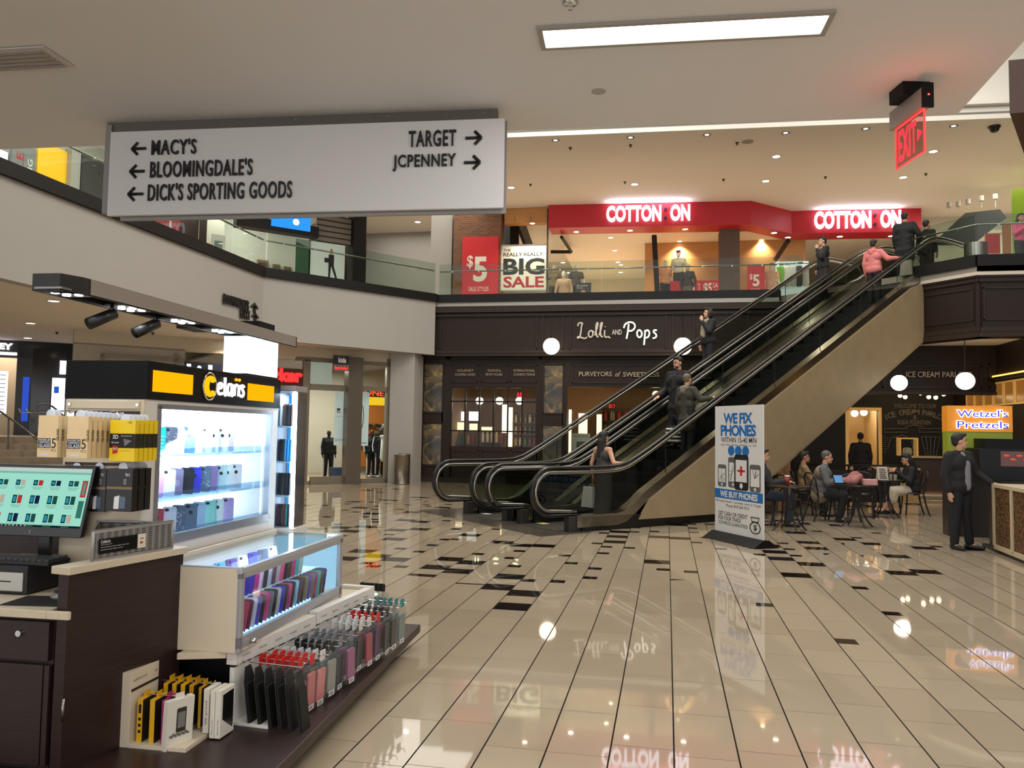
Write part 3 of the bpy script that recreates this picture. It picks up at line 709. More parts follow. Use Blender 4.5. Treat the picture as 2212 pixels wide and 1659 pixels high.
# ------------------------------------------------------------------ low showcase and base
t = kt('base_cabinet', 'low black base cabinet with a cream stone top beside the dark partition', 'cabinet')
MB().box(-2.8, 3.80, .15, -2.02, 5.3, .468).build('body', m_kblack, t)
MB().prism([(-2.8, 3.80), (-2.205, 3.80), (-2.205, 3.63), (-1.99, 3.70), (-1.985, 3.78), (-1.80, 5.3), (-2.8, 5.3)], .468, .50).build('stone_top', m_stone, t, bevel=.003)
t = kt('glass_showcase', 'low cream showcase with lit glass top and front full of coloured cases', 'showcase')
u0, u1, v0, v1, z0, z1 = -2.385, -1.915, 3.685, 5.04, .50, .905
b = MB().box(u0, v0, z0, u1, v0+.02, z1).box(u0, v1-.02, z0, u1, v1, z1).box(u0, v0+.02, z0, u1, v1-.02, z0+.06).box(u0, v0+.02, z0+.06, u0+.02, v1-.02, .93)
b.build('body', m_cream, t, bevel=.002)
f = MB().box(u1-.02, v0, z1-.05, u1+.004, v1, z1-.02).box(u1-.02, v0, z0+.02, u1+.004, v1, z0+.075).box(u1-.02, v0+.0, z0, u1+.004, v0+.035, z1-.02).box(u1-.02, v1-.05, z0, u1+.004, v1, z1-.02)
f.build('front_frame', m_klite, t, bevel=.002)
f = MB().box(u1-.025, v0, z1-.02, u1+.004, v1, z1+.003).box(u0, v0, z1-.0, u1, v0+.02, z1+.008).box(u0, v1-.02, z1-.0, u1, v1, z1+.008)
f.build('top_frame', M('edge_silver', (190, 196, 202), .3, .5), t)
MB().box(u0+.02, v0+.02, z1, u1-.02, v1-.02, z1+.006).build('glass_top', m_kglass, t)
MB().box(u1-.012, v0+.035, z0+.075, u1-.008, v1-.05, z1-.05).build('front_glass', m_kglass, t)
MB().box(u1-.03, v0+.03, z0+.075, u1-.02, v1-.45, z0+.085).build('led_strip', E('led_blue', (150, 200, 255), 3.0), t)
MB().box(u0+.02, v1-.026, z0+.06, u1-.02, v1-.021, z1-.02).build('backlit_panel', E('panel_ice', (176, 222, 246), .95), t)
MB().box(u0+.021, v0+.02, z0+.06, u0+.026, v1-.03, z1-.02).build('rear_panel', m_kwhite, t)
MB().box(-2.16, v0+.03, .70, -2.02, v1-.1, .71).build('shelf', GL('shelf_acrylic'), t)
u, z = kpx(545, 1345, 4.0); MB().cyl((u1+.002, 3.80, .535), (u1+.03, 3.80, .535), .012, n=14).build('lock', m_chrome, t, True)
lamp('AREA', 'showcase_lamp', kw(-2.2, 4.36, .895), 6, COOL, 1.2, (0, 0, KD+PI/2), .06)
one(MB().prism([(-2.80, 3.70), (-2.42, 3.70), (-2.42, 5.06), (-2.28, 5.07), (-2.28, 5.32), (-2.83, 5.32), (-2.83, 3.7)], .885, .925), 'cabinet_ledge', m_kwhite, 'white ledge between the lit cabinet and the glass showcase', 'ledge', bevel=.002)
bpy.data.objects['cabinet_ledge'].rotation_euler.z = KD
pal2 = [('raspberry', (190, 40, 90)), ('maroon', (110, 26, 56)), ('white lace', (226, 220, 236)), ('violet', (88, 60, 170)), ('black', (24, 22, 26)), ('hot pink', (232, 62, 140)), ('grey', (120, 124, 132)), ('charcoal', (46, 44, 48)), ('cream', (214, 200, 190)), ('blue', (60, 60, 190)), ('dark brown', (64, 46, 40)), ('pink', (226, 80, 140)), ('coffee', (72, 50, 42)), ('ice blue', (170, 210, 236)), ('plum', (96, 56, 84)), ('bronze', (96, 72, 54)),
        ('khaki', (150, 138, 110)), ('purple', (130, 84, 170)), ('taupe', (142, 128, 112)), ('rose', (190, 74, 110)), ('aqua', (70, 190, 180)), ('walnut', (104, 76, 58)), ('indigo', (62, 46, 110))]
for i in range(23):
    cn, c = pal2[i]
    put_case(case_mesh(c, 2 if cn == 'white lace' else 0, .078, .155, .013), -1.972, 3.77+i*.046, .575, R(6), R(-22), f'{cn} case, {ORD[i] if i < 20 else ("third from last", "second from last", "last")[i-20]} along the front row of the low showcase', 'cases in the front row of the low showcase', R(0))
pal3 = ['grey', 'ice blue', 'aqua', 'rose', 'blue', 'violet', 'hot pink', 'white lace', 'charcoal', 'white lace', 'plum', 'cream', 'pink', 'black', 'bronze', 'hot pink', 'aqua', 'cream']
dd = dict(pal2)
for i, cn in enumerate(pal3):
    put_case(case_mesh(dd[cn], 0, .074, .145, .012), -2.07, 3.78+i*.052, .712, R(6), R(-18), f'{cn} case, {ORD[i]} along the raised back row of the low showcase', 'cases in the back row of the low showcase')
for i, (cn, c) in enumerate([('white', (236, 238, 242)), ('pale lilac', (196, 190, 226)), ('sky', (70, 150, 220)), ('deep violet', (92, 70, 150)), ('white', (236, 238, 242)), ('blue', (60, 60, 190)), ('slate', (80, 92, 120)), ('white', (236, 238, 242))]):
    put_case(case_mesh(c, 0, .07, .14, .012), -2.30, 3.95+i*.13, .70, R(70), R(-12), f'{cn} case under the glass top of the low showcase, {ORD[i]} along its rear panel', 'cases at the rear of the low showcase')
# ------------------------------------------------------------------ slat rails with hanging packs
m_pack = GL('blister_plastic', (244, 246, 246), .04, .10, haze=.04)
m_rod = M('hook_wire', (196, 194, 192), .25, .9)
RA, RBp = np.array([-1.992, 3.715]), np.array([-1.833, 5.273]); rdir = (RBp-RA)/np.linalg.norm(RBp-RA); RROT = math.atan2(-rdir[0], rdir[1])
rn = np.array([rdir[1], -rdir[0]])
def rail(s0, s1, zt, name, label):
    p = RA+rdir*s0; t = kt(name, label, 'rail', p[0], p[1], 0, rot=RROT); Lr = s1-s0
    MB().box(0, 0, zt-.075, .055, Lr, zt).build('top_box', m_kwhite, t, bevel=.002)
    b = MB().box(.02, 0, .16, .045, Lr, zt-.087)
    b.build('slat_panel', m_kwhite, t, bevel=.002)
    MB().box(.018, .002, zt-.087, .040, Lr-.002, zt-.075).build('slot_shadow', m_dark, t)
    MB().box(.0, 0, .15, .24, Lr, .165).build('bottom_shelf', m_kwhite, t, bevel=.002)
    tx = MB()
    for k in range(5): tx.text(('CASES', 'SCREEN GUARDS', 'ACCESSORIES')[k % 3], (.056, Lr*(.06+.19*k), zt-.045), .07, .010, .0008, 0, Y3, Z3)
    tx.build('lettering', M('rail_print', (120, 112, 104), .6), t); return t
rail(0, .79, .51, 'slat_rail', 'white slat rail nearest the dark partition, hung with black sleeves and clear packs')
rail(.80, 1.56, .525, 'slat_rail', 'white slat rail farthest along the platform, hung with clear phone-case packs')
def hook(s, z, L, i):
    p = RA+rdir*s+rn*.045; t = kt('display_hook', f'white wire display hook, {ORD[i]} along the two slat rails', 'hook', p[0], p[1], z, 'wire hooks on the slat rails', RROT)
    MB().box(-.004, -.02, -.02, .004, .02, .022).build('back_plate', m_kwhite, t)
    MB().tube([(0, 0, 0), (L, 0, -.004), (L+.012, 0, .018)], .0035, 6).build('rod', m_rod, t)
    return p
_pk = {}
def pack_parts(kind, rgb, tab):
    k = (kind, rgb, tab)
    if k in _pk: return _pk[k]
    if kind == 'clear':
        A = MB().rbox((0, 0, -.135), (.016, .092, .205), .008, axis=0).mesh('blister', [m_pack])
        B = MB().rbox((0, 0, -.145), (.009, .074, .150), .010, axis=0).mesh('phone_case', [M('case_%d_%d_%d' % rgb, rgb, .35, coat=.3)])
        D = MB().rbox((0, 0, -.008), (.003, .050, .048), .008, axis=0).mesh('hang_tab', [M('tab_%d_%d_%d' % tab, tab, .4)])
        F = MB().box(.0088, -.030, -.236, .0095, .022, -.212)
        for q in range(6): F.box(.0096, -.022+q*.006, -.232, .0099, -.019+q*.006, -.216, 1)
        F = F.mesh('barcode_label', [M('label_white', (232, 230, 226), .6), M('ink_black', (16, 16, 16), .6)])
        r = [('blister', A), ('phone_case', B), ('hang_tab', D), ('barcode_label', F)]
    else:
        A = MB().prism([(-.045, -.30), (.045, -.30), (.045, -.075), (.025, -.02), (-.025, -.02), (-.045, -.075)], -.002, .002, f=lambda x, y, z: (z, x, y)).mesh('backing_card', [M('sleeve_card', (34, 34, 34), .5)])
        B = MB().rbox((.006, 0, -.19), (.008, .078, .20), .01, axis=0).mesh('phone_sleeve', [M('sleeve_black', (12, 12, 12), .6)])
        D = MB().box(-.0028, .0445, -.30, .0035, .049, -.075).mesh('clear_edge', [M('edge_grey', (150, 150, 146), .3)])
        r = [('backing_card', A), ('phone_sleeve', B), ('clear_edge', D)]
    _pk[k] = r; return r
def hang(p, off, z, kind, rgb, tab, label, group, yaw=0, tilt=0):
    q = p+rn*off; t = kt('hanging_pack', label, 'phone accessory pack', q[0], q[1], z, group, RROT+yaw)
    t.rotation_euler.y = tilt; t.scale = (1.12,)*3
    for nm, me in pack_parts(kind, rgb, tab):
        o = bpy.data.objects.new(nm, me); COL.objects.link(o); o.parent = t
rg = random.Random(3)
p = hook(.05, .445, .34, 0)
for i in range(6): hang(p, .04+.056*i, .447, 'sleeve', (12, 12, 12), (34, 34, 34), f'black phone sleeve on card, {ORD[i]} out from the rail nearest the partition', 'black sleeves on the first hook', .10, R(-8))
RED, WHT, GRY, BLK, TEAL = (206, 36, 30), (216, 212, 208), (120, 122, 128), (24, 24, 28), (30, 130, 130)
hk = [(.17, .43, 'red', RED, [(20, 20, 24, 'black')]*4, .20), (.27, .425, 'red', RED, [(150, 40, 50, 'red'), (120, 60, 66, 'brown'), (100, 30, 44, 'maroon'), (92, 66, 56, 'tan'), (210, 120, 120, 'salmon')], .21),
      (.38, .415, 'white', WHT, [(60, 60, 66, 'grey'), (140, 44, 66, 'crimson'), (136, 110, 90, 'gold'), (222, 128, 126, 'coral')], .21),
      (.49, .43, 'dark', BLK, [(30, 60, 50, 'green'), (40, 40, 46, 'charcoal'), (150, 150, 150, 'silver'), (160, 156, 150, 'clear grey')], .21),
      (.60, .43, 'grey', GRY, [(120, 116, 120, 'smoke'), (110, 110, 112, 'grey'), (34, 30, 36, 'black'), (30, 26, 34, 'black')], .20),
      (.71, .435, 'grey', GRY, [(96, 90, 100, 'dark grey'), (40, 34, 40, 'black'), (150, 80, 130, 'purple'), (166, 96, 136, 'orchid')], .21),
      (.88, .45, 'white', WHT, [(50, 46, 50, 'black'), (110, 100, 110, 'grey'), (44, 40, 46, 'graphite')], .19),
      (.99, .45, 'white', WHT, [(150, 60, 86, 'rose'), (160, 56, 76, 'red'), (176, 70, 86, 'pink red')], .19),
      (1.10, .455, 'red', RED, [(50, 40, 50, 'black'), (92, 50, 90, 'plum'), (84, 44, 80, 'deep plum')], .20),
      (1.21, .46, 'dark', BLK, [(90, 60, 76, 'mulberry'), (190, 100, 90, 'terracotta'), (54, 46, 44, 'brown black')], .21),
      (1.32, .465, 'grey', GRY, [(70, 62, 58, 'dark taupe'), (64, 56, 50, 'espresso'), (58, 52, 46, 'bronze black')], .21),
      (1.45, .47, 'teal', TEAL, [(150, 160, 160, 'frosted'), (120, 140, 140, 'sea grey'), (130, 140, 138, 'clear')], .21)]
for h_, (s, z, tn, tc, items, L) in enumerate(hk):
    L += .07; p = hook(s, z, L+.03, h_+1)
    items = [(66, 62, 68, 'dark'), (150, 146, 146, 'pale')][:max(0, 6-len(items))]+items
    n = len(items)
    for i, (r_, g_, b_, cn) in enumerate(items):
        hang(p, L-.005-.043*(n-1-i), z+.003, 'clear', (r_, g_, b_), tc, f'{cn} case in a clear {tn}-tabbed pack, {ORD[i]} out on the {ORD[h_+1]} hook', f'packs on the {ORD[h_+1]} hook', rg.uniform(-.12, .12), rg.uniform(-.02, .06))
# packs beyond the far rail end
e_ = RA+rdir*1.60
t = kt('corner_rail', 'short slat rail round the far corner of the platform', 'rail', e_[0], e_[1], 0, rot=RROT)
MB().box(-.20, .0, .16, .03, .05, .52).build('slat_panel', m_kwhite, t); MB().box(-.25, .05, .15, .03, .2, .165).build('bottom_shelf', m_kwhite, t)
for i in range(5):
    q = e_+rdir*.15+rn*(-.10+.035*i)
    hang(q, 0, .50, 'clear', [(30, 28, 34), (40, 36, 40), (120, 92, 86), (130, 104, 96), (96, 70, 64)][i], BLK, f'dark pack hanging at the far corner of the platform, {ORD[i]} towards the open floor', 'packs at the far corner', R(80))
# ------------------------------------------------------------------ small rack with yellow and white boxes
t = kt('box_rack', 'small cream rack on the platform corner holding yellow and white boxes', 'rack', -2.31, 3.36, .15)
MB().box(0, 0, 0, .05, .34, .33).build('back_panel', m_cream, t, bevel=.002)
MB().box(.05, 0, 0, .33, .34, .018).box(.30, 0, .018, .33, .12, .02).build('base_plate', m_cream, t, bevel=.002)
MB().box(.0505, .005, .245, .053, .335, .256).build('slot_rail', m_dark, t)
tx = MB().text('LIFEPROOF', (.0505, .02, .285), .10, .010, .0006, 0, Y3, Z3).text('BATTERY PACK', (.0505, .18, .285), .12, .010, .0006, 0, Y3, Z3); tx.build('lettering', M('rail_print'), t)
for i, (dv, zz, L) in enumerate(((.08, .215, .27), (.25, .225, .31))): MB().tube([(.05, dv, zz), (L, dv, zz), (L+.012, dv, zz+.015)], .003, 6).build('rod', m_rod, t)
YEL = M('box_yellow', (226, 172, 26), .4); YE2 = M('box_amber', (196, 142, 28), .4); MAG = M('box_magenta', (164, 44, 110), .4); WB = M('box_white', (226, 220, 206), .4); INK = M('ink_black', (16, 16, 16), .6)
def gbox(u, v, z, w, th, h, mats, label, group, yaw=0, tilt=0, deco=None, tab=True):
    tt = kt('retail_box', label, 'box', u, v, z, group, yaw); tt.rotation_euler.y = tilt
    b = MB().box(-th, -w/2, -h, 0, w/2, 0)
    b.box(-th+.001, -w/2, -h-.0, -.001, w/2, -h+.0)
    if deco: deco(b, w, th, h)
    b.build('carton', mats, tt, bevel=.001)
    if tab: MB().box(-th*.5-.001, -.022, 0, -th*.5+.001, .022, .025).build('hang_tab', mats[0], tt)
def deco_y(b, w, th, h):
    b.box(0, -w*.5, -h*.98, .0008, w*.5, -h*.02, 1)
    for k, (a, c) in enumerate(((-.12, -.32), (-.42, -.49), (-.56, -.63), (-.70, -.77))): b.box(-th*.75, -w/2-.0008, h*c, -th*.25, -w/2, h*a, 1)
def deco_p(b, w, th, h): b.box(0, -w*.5, -h*.98, .0008, w*.5, -h*.02, 1)
def deco_w(b, w, th, h):
    b.rbox((.0006, .005, -h*.40), (.0012, w*.36, h*.46), .006, axis=0, mi=1); b.rbox((.0012, .005, -h*.40), (.0014, w*.28, h*.30), .003, axis=0, mi=2)
    for k in range(14): b.ell((.001, -.045+.0068*k, -h*(.67+.025*math.sin(k*2.1))), (.0012, .009, .003+.002*(k % 3)), 8, 5, 2 if k % 3 else 1)
    b.text('NUUD', (.0003, -w*.42, -h*.95), w*.30, .013, .0006, 1, Y3, Z3)
def deco_b(b, w, th, h):
    b.add([(.0008, -w*.36, -h*.62), (.0008, w*.36, -h*.90), (.0008, w*.42, -h*.86), (.0008, w*.42, -h*.08), (.0008, -w*.36, -h*.10)], [(0, 1, 2, 3, 4)], 1)
def deco_s(b, w, th, h): b.text('Battery Case', (-th*.30, -w/2, -h*.92), h*.32, .007, .0006, 1, Z3, -X3)
def deco_l(b, w, th, h): b.text('life proof', (-th*.25, -w/2, -h*.80), h*.55, .012, .0006, 1, Z3, -X3)
zf = .36
rv = 3.44
gbox(-2.215, rv, zf, .11, .026, .195, [YEL, INK], 'yellow box with four black icons, nearest the rack back in the front row', 'boxes in the corner rack', .04, 0, deco_y)
gbox(-2.155, rv, zf, .11, .024, .195, [YEL, INK], 'plain yellow box with a black face, second in the front row of the corner rack', 'boxes in the corner rack', .03, 0, deco_p)
gbox(-2.108, rv, zf, .11, .014, .190, [MAG, INK], 'magenta box in the front row of the corner rack', 'boxes in the corner rack', .05, 0, deco_p)
gbox(-2.035, rv-.035, zf+.008, .135, .030, .235, [WB, M('photo_dark', (52, 50, 46), .4), M('photo_grey', (128, 126, 118), .4)], 'white NUUD box picturing a phone splashing into water, front of the corner rack', 'boxes in the corner rack', -.42, R(3), deco_w)
for i in range(4):
    gbox(-2.20+i*.044, 3.61, zf+.02, .11, .022, .195, [YEL if i < 3 else YE2, INK], f'yellow box in the rear row of the corner rack, {ORD[i]} from the rack back', 'boxes in the corner rack', .03, 0, deco_p)
gbox(-2.025, 3.60, zf+.012, .10, .014, .185, [YE2, INK], 'thin amber box in the rear row of the corner rack beside the white boxes', 'boxes in the corner rack', .04, 0, deco_p)
gbox(-1.975, 3.59, zf+.012, .11, .028, .20, [WB, INK], 'off-white box with grey spine print in the rear row of the corner rack', 'boxes in the corner rack', .02, 0, deco_l, False)
gbox(-1.937, 3.58, zf+.012, .12, .022, .215, [WB, INK], 'white Battery Case box, inner of the two at the rack end', 'boxes in the corner rack', .0, 0, deco_s, False)
def deco_bs(b, w, th, h): deco_b(b, w, th, h); deco_s(b, w, th, h)
gbox(-1.905, 3.58, zf+.012, .12, .028, .215, [WB, M('window_black', (24, 22, 22), .15)], 'white Battery Case box with a black window, outermost of the corner rack', 'boxes in the corner rack', -.03, 0, deco_bs, False)
# ------------------------------------------------------------------ boxes hooked on the near end panel
KR = M('kraft_box', (230, 202, 156), .55, noise=.06, nscale=20); KRD = M('kraft_edge', (168, 132, 80), .6); NAVY = M('print_navy', (28, 30, 44), .5); WHI = M('ink_white'); OR = M('kraft_print', (120, 100, 70), .6)
def endbox(u, v, z, w, h, th, mats, deco, label, group, yaw=0.0):
    t = kt('retail_box', label, 'box', u, v, z, group, yaw)
    b = MB().box(0, 0, -h, w, th, 0); deco(b, w, th, h); b.build('carton', mats, t)
    MB().ell((w*.5, th/2, .005), (.026, .003, .024), 12, 8).build('hang_tab', M('tab_clear', (206, 212, 224), .25), t, True)
def dk(b, w, th, h):
    y = -.0005
    b.add([(0.002, y, -h*.78), (w*.66, y, -h*.78), (w*.66, y, -h*.55), (.002, y, -h*.55)], [(0, 1, 2, 3)], 1)
    b.text('PREMIUM', (.006, y, -h*.61), w*.58, h*.045, .0006, 2, bold=.01); b.text('TEMPERED', (.006, y, -h*.665), w*.58, h*.045, .0006, 2, bold=.01)
    b.text('GLASS', (.006, y, -h*.765), w*.58, h*.085, .0006, 2, bold=.02)
    b.text('5', (w*.71, y, -h*.78), w*.22, h*.23, .0006, 1); b.text('PCS', (w*.70, y, -h*.865), w*.25, h*.06, .0006, 3)
    b.text('anti-scratch screen film', (w*.1, y, -h*.83), w*.5, h*.02, .0006, 3)
    b.text('GLASS', (w+.0005, th*.2, -h*.60), h*.28, th*.6, .0006, 1, Z3, -Y3, bold=.02)
    b.add([(w*.2, y, -h*.96), (w*.6, y, -h*.96), (w*.6, y, -h*.90), (w*.2, y, -h*.90)], [(0, 1, 2, 3)], 2)
def dy(b, w, th, h):
    y = -.0005
    b.add([(0, y, -h*.68), (w, y, -h*.68), (w, y, -h*.33), (0, y, -h*.33)], [(0, 1, 2, 3)], 1)
    b.add([(w+.0005, 0, -h*.68), (w+.0005, th, -h*.68), (w+.0005, th, -h*.33), (w+.0005, 0, -h*.33)], [(0, 1, 2, 3)], 1)
    b.text('3D', (w*.12, y, -h*.46), w*.22, h*.10, .0006, 2, bold=.02); b.text('full cover', (w*.08, y, -h*.57), w*.3, h*.05, .0006, 2)
    b.add([(w*.60, y-.0003, -h*.64), (w*.88, y-.0003, -h*.50), (w*.55, y-.0003, -h*.45)], [(0, 1, 2)], 4); b.text('9H hardness film', (w*.45, y, -h*.40), w*.42, h*.03, .0006, 2)
    b.add([(w*.14, y-.0003, -h*.83), (w*.34, y-.0003, -h*.80), (w*.34, y-.0003, -h*.63), (w*.12, y-.0003, -h*.63)], [(0, 1, 2, 3)], 3); b.text('9H', (w*.15, y-.0006, -h*.74), w*.16, h*.07, .0006, 2)
    b.text('7.00', (w*.70, y, -h*.08), w*.16, h*.045, .0006, 1); b.text('tempered glass film', (w*.42, y, -h*.76), w*.45, h*.03, .0006, 5)
mats_k = [KR, NAVY, M('print_pale', (214, 214, 222), .5), OR]; mats_y = [M('box_lemon', (238, 204, 24), .4), INK, WHI, M('ink_red'), M('print_grey', (110, 110, 110), .4), OR]
for col, (xl, xr, yt, yb, n, v0, dv) in enumerate(((80, 125, 897, 988, 2, 3.27, .034), (143, 190, 899, 990, 8, 3.25, .034))):
    for i in range(n):
        v = v0+dv*i; uL, zt = kpx(xl+4, yt, v0); uR, zb = kpx(xr, yb, v0)
        endbox(uL, v, zt-.001*i, uR-uL-.004, zt-zb, .026, mats_k, dk, f'kraft screen-film box, {ORD[i]} from the front in the {("stack of two", "stack of eight")[col]}', 'kraft boxes on the end panel', -.02)
uL, zt = kpx(239, 907, 3.36); uR, zb = kpx(290, 997, 3.36)
for i in range(5): endbox(uL, 3.36+.036*i, zt, uR-uL, zt-zb, .028, mats_y, dy, f'yellow and black 3D film box, {ORD[i]} from the front of its stack', 'yellow film boxes on the end panel', -.015)
def db(b, w, th, h):
    y = -.0005
    b.add([(0, y, -h*.48), (w, y, -h*.48), (w, y, -h*.42), (0, y, -h*.42)], [(0, 1, 2, 3)], 1)
    b.text('9H', (w*.72, y, -h*.18), w*.16, h*.08, .0006, 2); b.text('0.33', (w*.76, y, -h*.36), h*.12, w*.1, .0006, 2, Z3, -X3)
    b.add([(w*.30, y, -h*.94), (w*.50, y, -h*.94), (w*.52, y, -h*.62), (w*.32, y, -h*.66)], [(0, 1, 2, 3)], 2); b.add([(w*.52, y, -h*.93), (w*.74, y, -h*.93), (w*.76, y, -h*.66), (w*.54, y, -h*.64)], [(0, 1, 2, 3)], 3)
mats_b = [M('box_jet', (20, 18, 18), .3), M('print_bronze', (124, 104, 76), .35, .6), M('ink_white'), M('print_steel', (90, 104, 130), .4)]
for col, (xl, xr, n) in enumerate(((140, 180, 1), (192, 226, 1), (232, 284, 3))):
    v0 = (3.545, 3.545, 3.36)[col]; uL, zt = kpx(xl, 1012, v0); uR, zb = kpx(xr, 1106, v0)
    for i in range(n): endbox(uL, v0+.05*i, zt, uR-uL, zt-zb, (.025, .025, .04)[col], mats_b, db, ['black 9H film box hidden most by the monitor on the lower hooks', 'black 9H film box just right of the monitor edge on the lower hooks', f'large black 9H film box on the lower hooks, {ORD[i]} from the front'][col], 'black boxes on the lower hooks', -.02)
uL, zt = kpx(292, 1012, 3.5)
endbox(uL, 3.50, zt, .03, zt-zb, .08, [M('box_ochre', (176, 120, 40), .5)]+mats_b[1:], lambda b, w, th, h: None, 'narrow ochre box at the right edge of the lower hooks', 'black boxes on the lower hooks')
for i, (u, v1) in enumerate(((-2.79, 3.24), (-2.735, 3.22), (-2.52, 3.33))):
    t = kt('end_hook', f'chrome peg hook on the upper slot of the end panel, {ORD[i]} from the stairs side', 'hook', u, V0-.02, 1.655, 'peg hooks of the end panel')
    MB().box(-.02, -.004, -.02, .02, 0, .008).build('back_plate', m_chrome, t); MB().tube([(0, 0, 0), (0, -.03, .012), (0, -(V0-.02-v1), -.004), (0, -(V0-.02-v1)-.01, .012)], .003, 6).build('rod', m_chrome, t)
# ================================================================== MOVING STAIRS
EA = R(46.3); EB = (-1.41, 12.99)
eu, en = np.array([math.cos(EA), math.sin(EA), 0]), np.array([-math.sin(EA), math.cos(EA), 0])
SL = .5405
def ew(t, d, z=0.0):
    p = np.array([EB[0], EB[1], 0])+eu*t+en*d; return (p[0], p[1], z)
def stepz(t): return min(UF, max(.0, .48+SL*t-.95))
rail_top = lambda t: 1.03 if t < .7 else (6.63 if t > 11.75 else .48+SL*t)
def rail_path(off=0.0):
    c, r = (-.57, .65), .38-off; p = [(-.05, .27+off*.6)]
    p += [(c[0]+r*math.cos(R(a)), c[1]+r*math.sin(R(a))) for a in np.linspace(275, 95, 15)]
    p += [(-.1, 1.03-off), (.55, 1.03-off), (1.0, 1.06-off), (1.45, 1.27-off)]
    p += [(t, .48+SL*t-off) for t in np.linspace(2.0, 10.9, 14)]
    p += [(11.35, 6.58-off), (11.8, 6.65-off), (12.4, 6.66-off)]
    c2 = (13.1, 6.28); p += [(c2[0]+r*math.cos(R(a)), c2[1]+r*math.sin(R(a))) for a in np.linspace(88, -80, 13)]
    return p
def deck_z(t): return .24 if t < .9 else (.24+(t-.9)*.62 if t < 1.4 else min(5.98, .48+SL*t-.66))
m_hand = M('handrail_rubber', (14, 14, 14), .28)
m_guide = M('rail_guide_steel', (150, 148, 142), .25, 1.0)
m_eglass = GL('escalator_glass', (214, 218, 212), .08)
m_step = M('step_metal', (40, 40, 42), .45, .5)
m_clad = M('beige_marble', (150, 132, 102), .45, noise=.16, nscale=3.5)
m_deckst = M('deck_steel', (168, 162, 150), .22, 1.0)
m_granite = M('granite_landing', (92, 86, 78), .12, noise=.2, nscale=40)
def balustrade(t, d, side, nm):
    bl = MB()
    gp = rail_path(.07); top = [p for p in gp]
    bot = [(tt, deck_z(tt)+.02) for tt in np.linspace(12.9, .0, 40)]
    # pane outline: outer newel end, rail line, far newel, then the deck line back
    pane = MB().prism(top+bot, d-.006, d+.006, f=lambda x, y, z: (x, z, y))
    g = pane.build('glass_balustrade', m_eglass, t)
    MB().tube([(p[0], d, p[1]) for p in smooth(rail_path(.0), 1)], .038, 10, flat=.75).build('handrail', m_hand, t, True)
    MB().tube([(p[0], d, p[1]) for p in smooth(rail_path(.075), 1)], .032, 8).build('rail_guide', m_guide, t, True)
    for tt in np.arange(2.0, 12.0, 1.55):
        MB().box(tt-.004, d-.008, deck_z(tt)+.02, tt+.004, d+.008, rail_top(tt)-.08).build('glass_joint', m_dark, t)
    # steel deck along the foot of the glass and the inner skirt
    ts = list(np.linspace(-.1, 1.4, 8))+list(np.linspace(1.8, 11.6, 12))+[12.2, 13.2]
    dk = MB()
    for a, b in zip(ts[:-1], ts[1:]):
        for (y0, y1, dz0, dz1, mi) in ((d-.10, d+.10, -.17, .025, 0),):
            za, zb = deck_z(a), deck_z(b)
            dk.add([(a, y0, za+dz0), (b, y0, zb+dz0), (b, y1, zb+dz0), (a, y1, za+dz0), (a, y0, za+dz1), (b, y0, zb+dz1), (b, y1, zb+dz1), (a, y1, za+dz1)],
                   [(0, 3, 2, 1), (4, 5, 6, 7), (0, 1, 5, 4), (1, 2, 6, 5), (2, 3, 7, 6), (3, 0, 4, 7)])
    dk.build('deck', m_deckst, t)
    MB().box(-.24, d-.07, 0, .02, d+.07, .25).build('newel_base', M('newel_black', (44, 42, 40), .4), t, bevel=.01)
    MB().box(13.0, d-.09, UF, 13.3, d+.09, 5.92).build('newel_base', M('newel_black'), t)
def side_poly(lo, hi, t0, t1, n=16):
    ts = np.linspace(t0, t1, n); return [(a, lo(a)) for a in ts]+[(a, hi(a)) for a in ts[::-1]]
def escalator(d0, label):
    t = thing('escalator', label, 'escalator', (EB[0], EB[1], 0), EA)
    y0, y1 = d0, d0+1.31
    balustrade(t, y0, -1, 'near'); balustrade(t, y1, 1, 'far')
    # inner skirts
    for y in (y0+.13, y1-.13):
        MB().prism(side_poly(lambda a: max(-.0, deck_z(a)-.50), lambda a: deck_z(a)+.0, .0, 12.4, 30), y-.01, y+.01, f=lambda x, y_, z: (x, z, y_)).build('skirt', M('skirt_dark', (34, 34, 36), .35, .6), t)
    st = MB().box(0, y0+.15, 0, .41, y1-.15, .02).box(0, y0+.15, -.19, .015, y1-.15, 0)
    for k in range(24): st.box(.005, y0+.16+k*.042, .02, .40, y0+.168+k*.042, .024)
    me = st.mesh('step', [m_step])
    k = 0; a = 0.95
    while a < 11.4:
        z = stepz(a+.3)
        o = bpy.data.objects.new('step', me); COL.objects.link(o); o.parent = t; o.location = (a, 0, z); a += .40
    MB().box(-.35, y0+.12, .001, .96, y1-.12, .012).build('comb_plate', M('comb_steel', (120, 118, 112), .35, .9), t)
    MB().box(11.4, y0+.12, UF-.02, 13.4, y1-.12, UF+.012).build('comb_plate', M('comb_steel'), t)
    return t
t1 = escalator(0, 'nearer escalator, with the beige marble side, rising to the upper floor')
t2 = escalator(1.77, 'farther escalator, beside the chocolate-brown shop front')
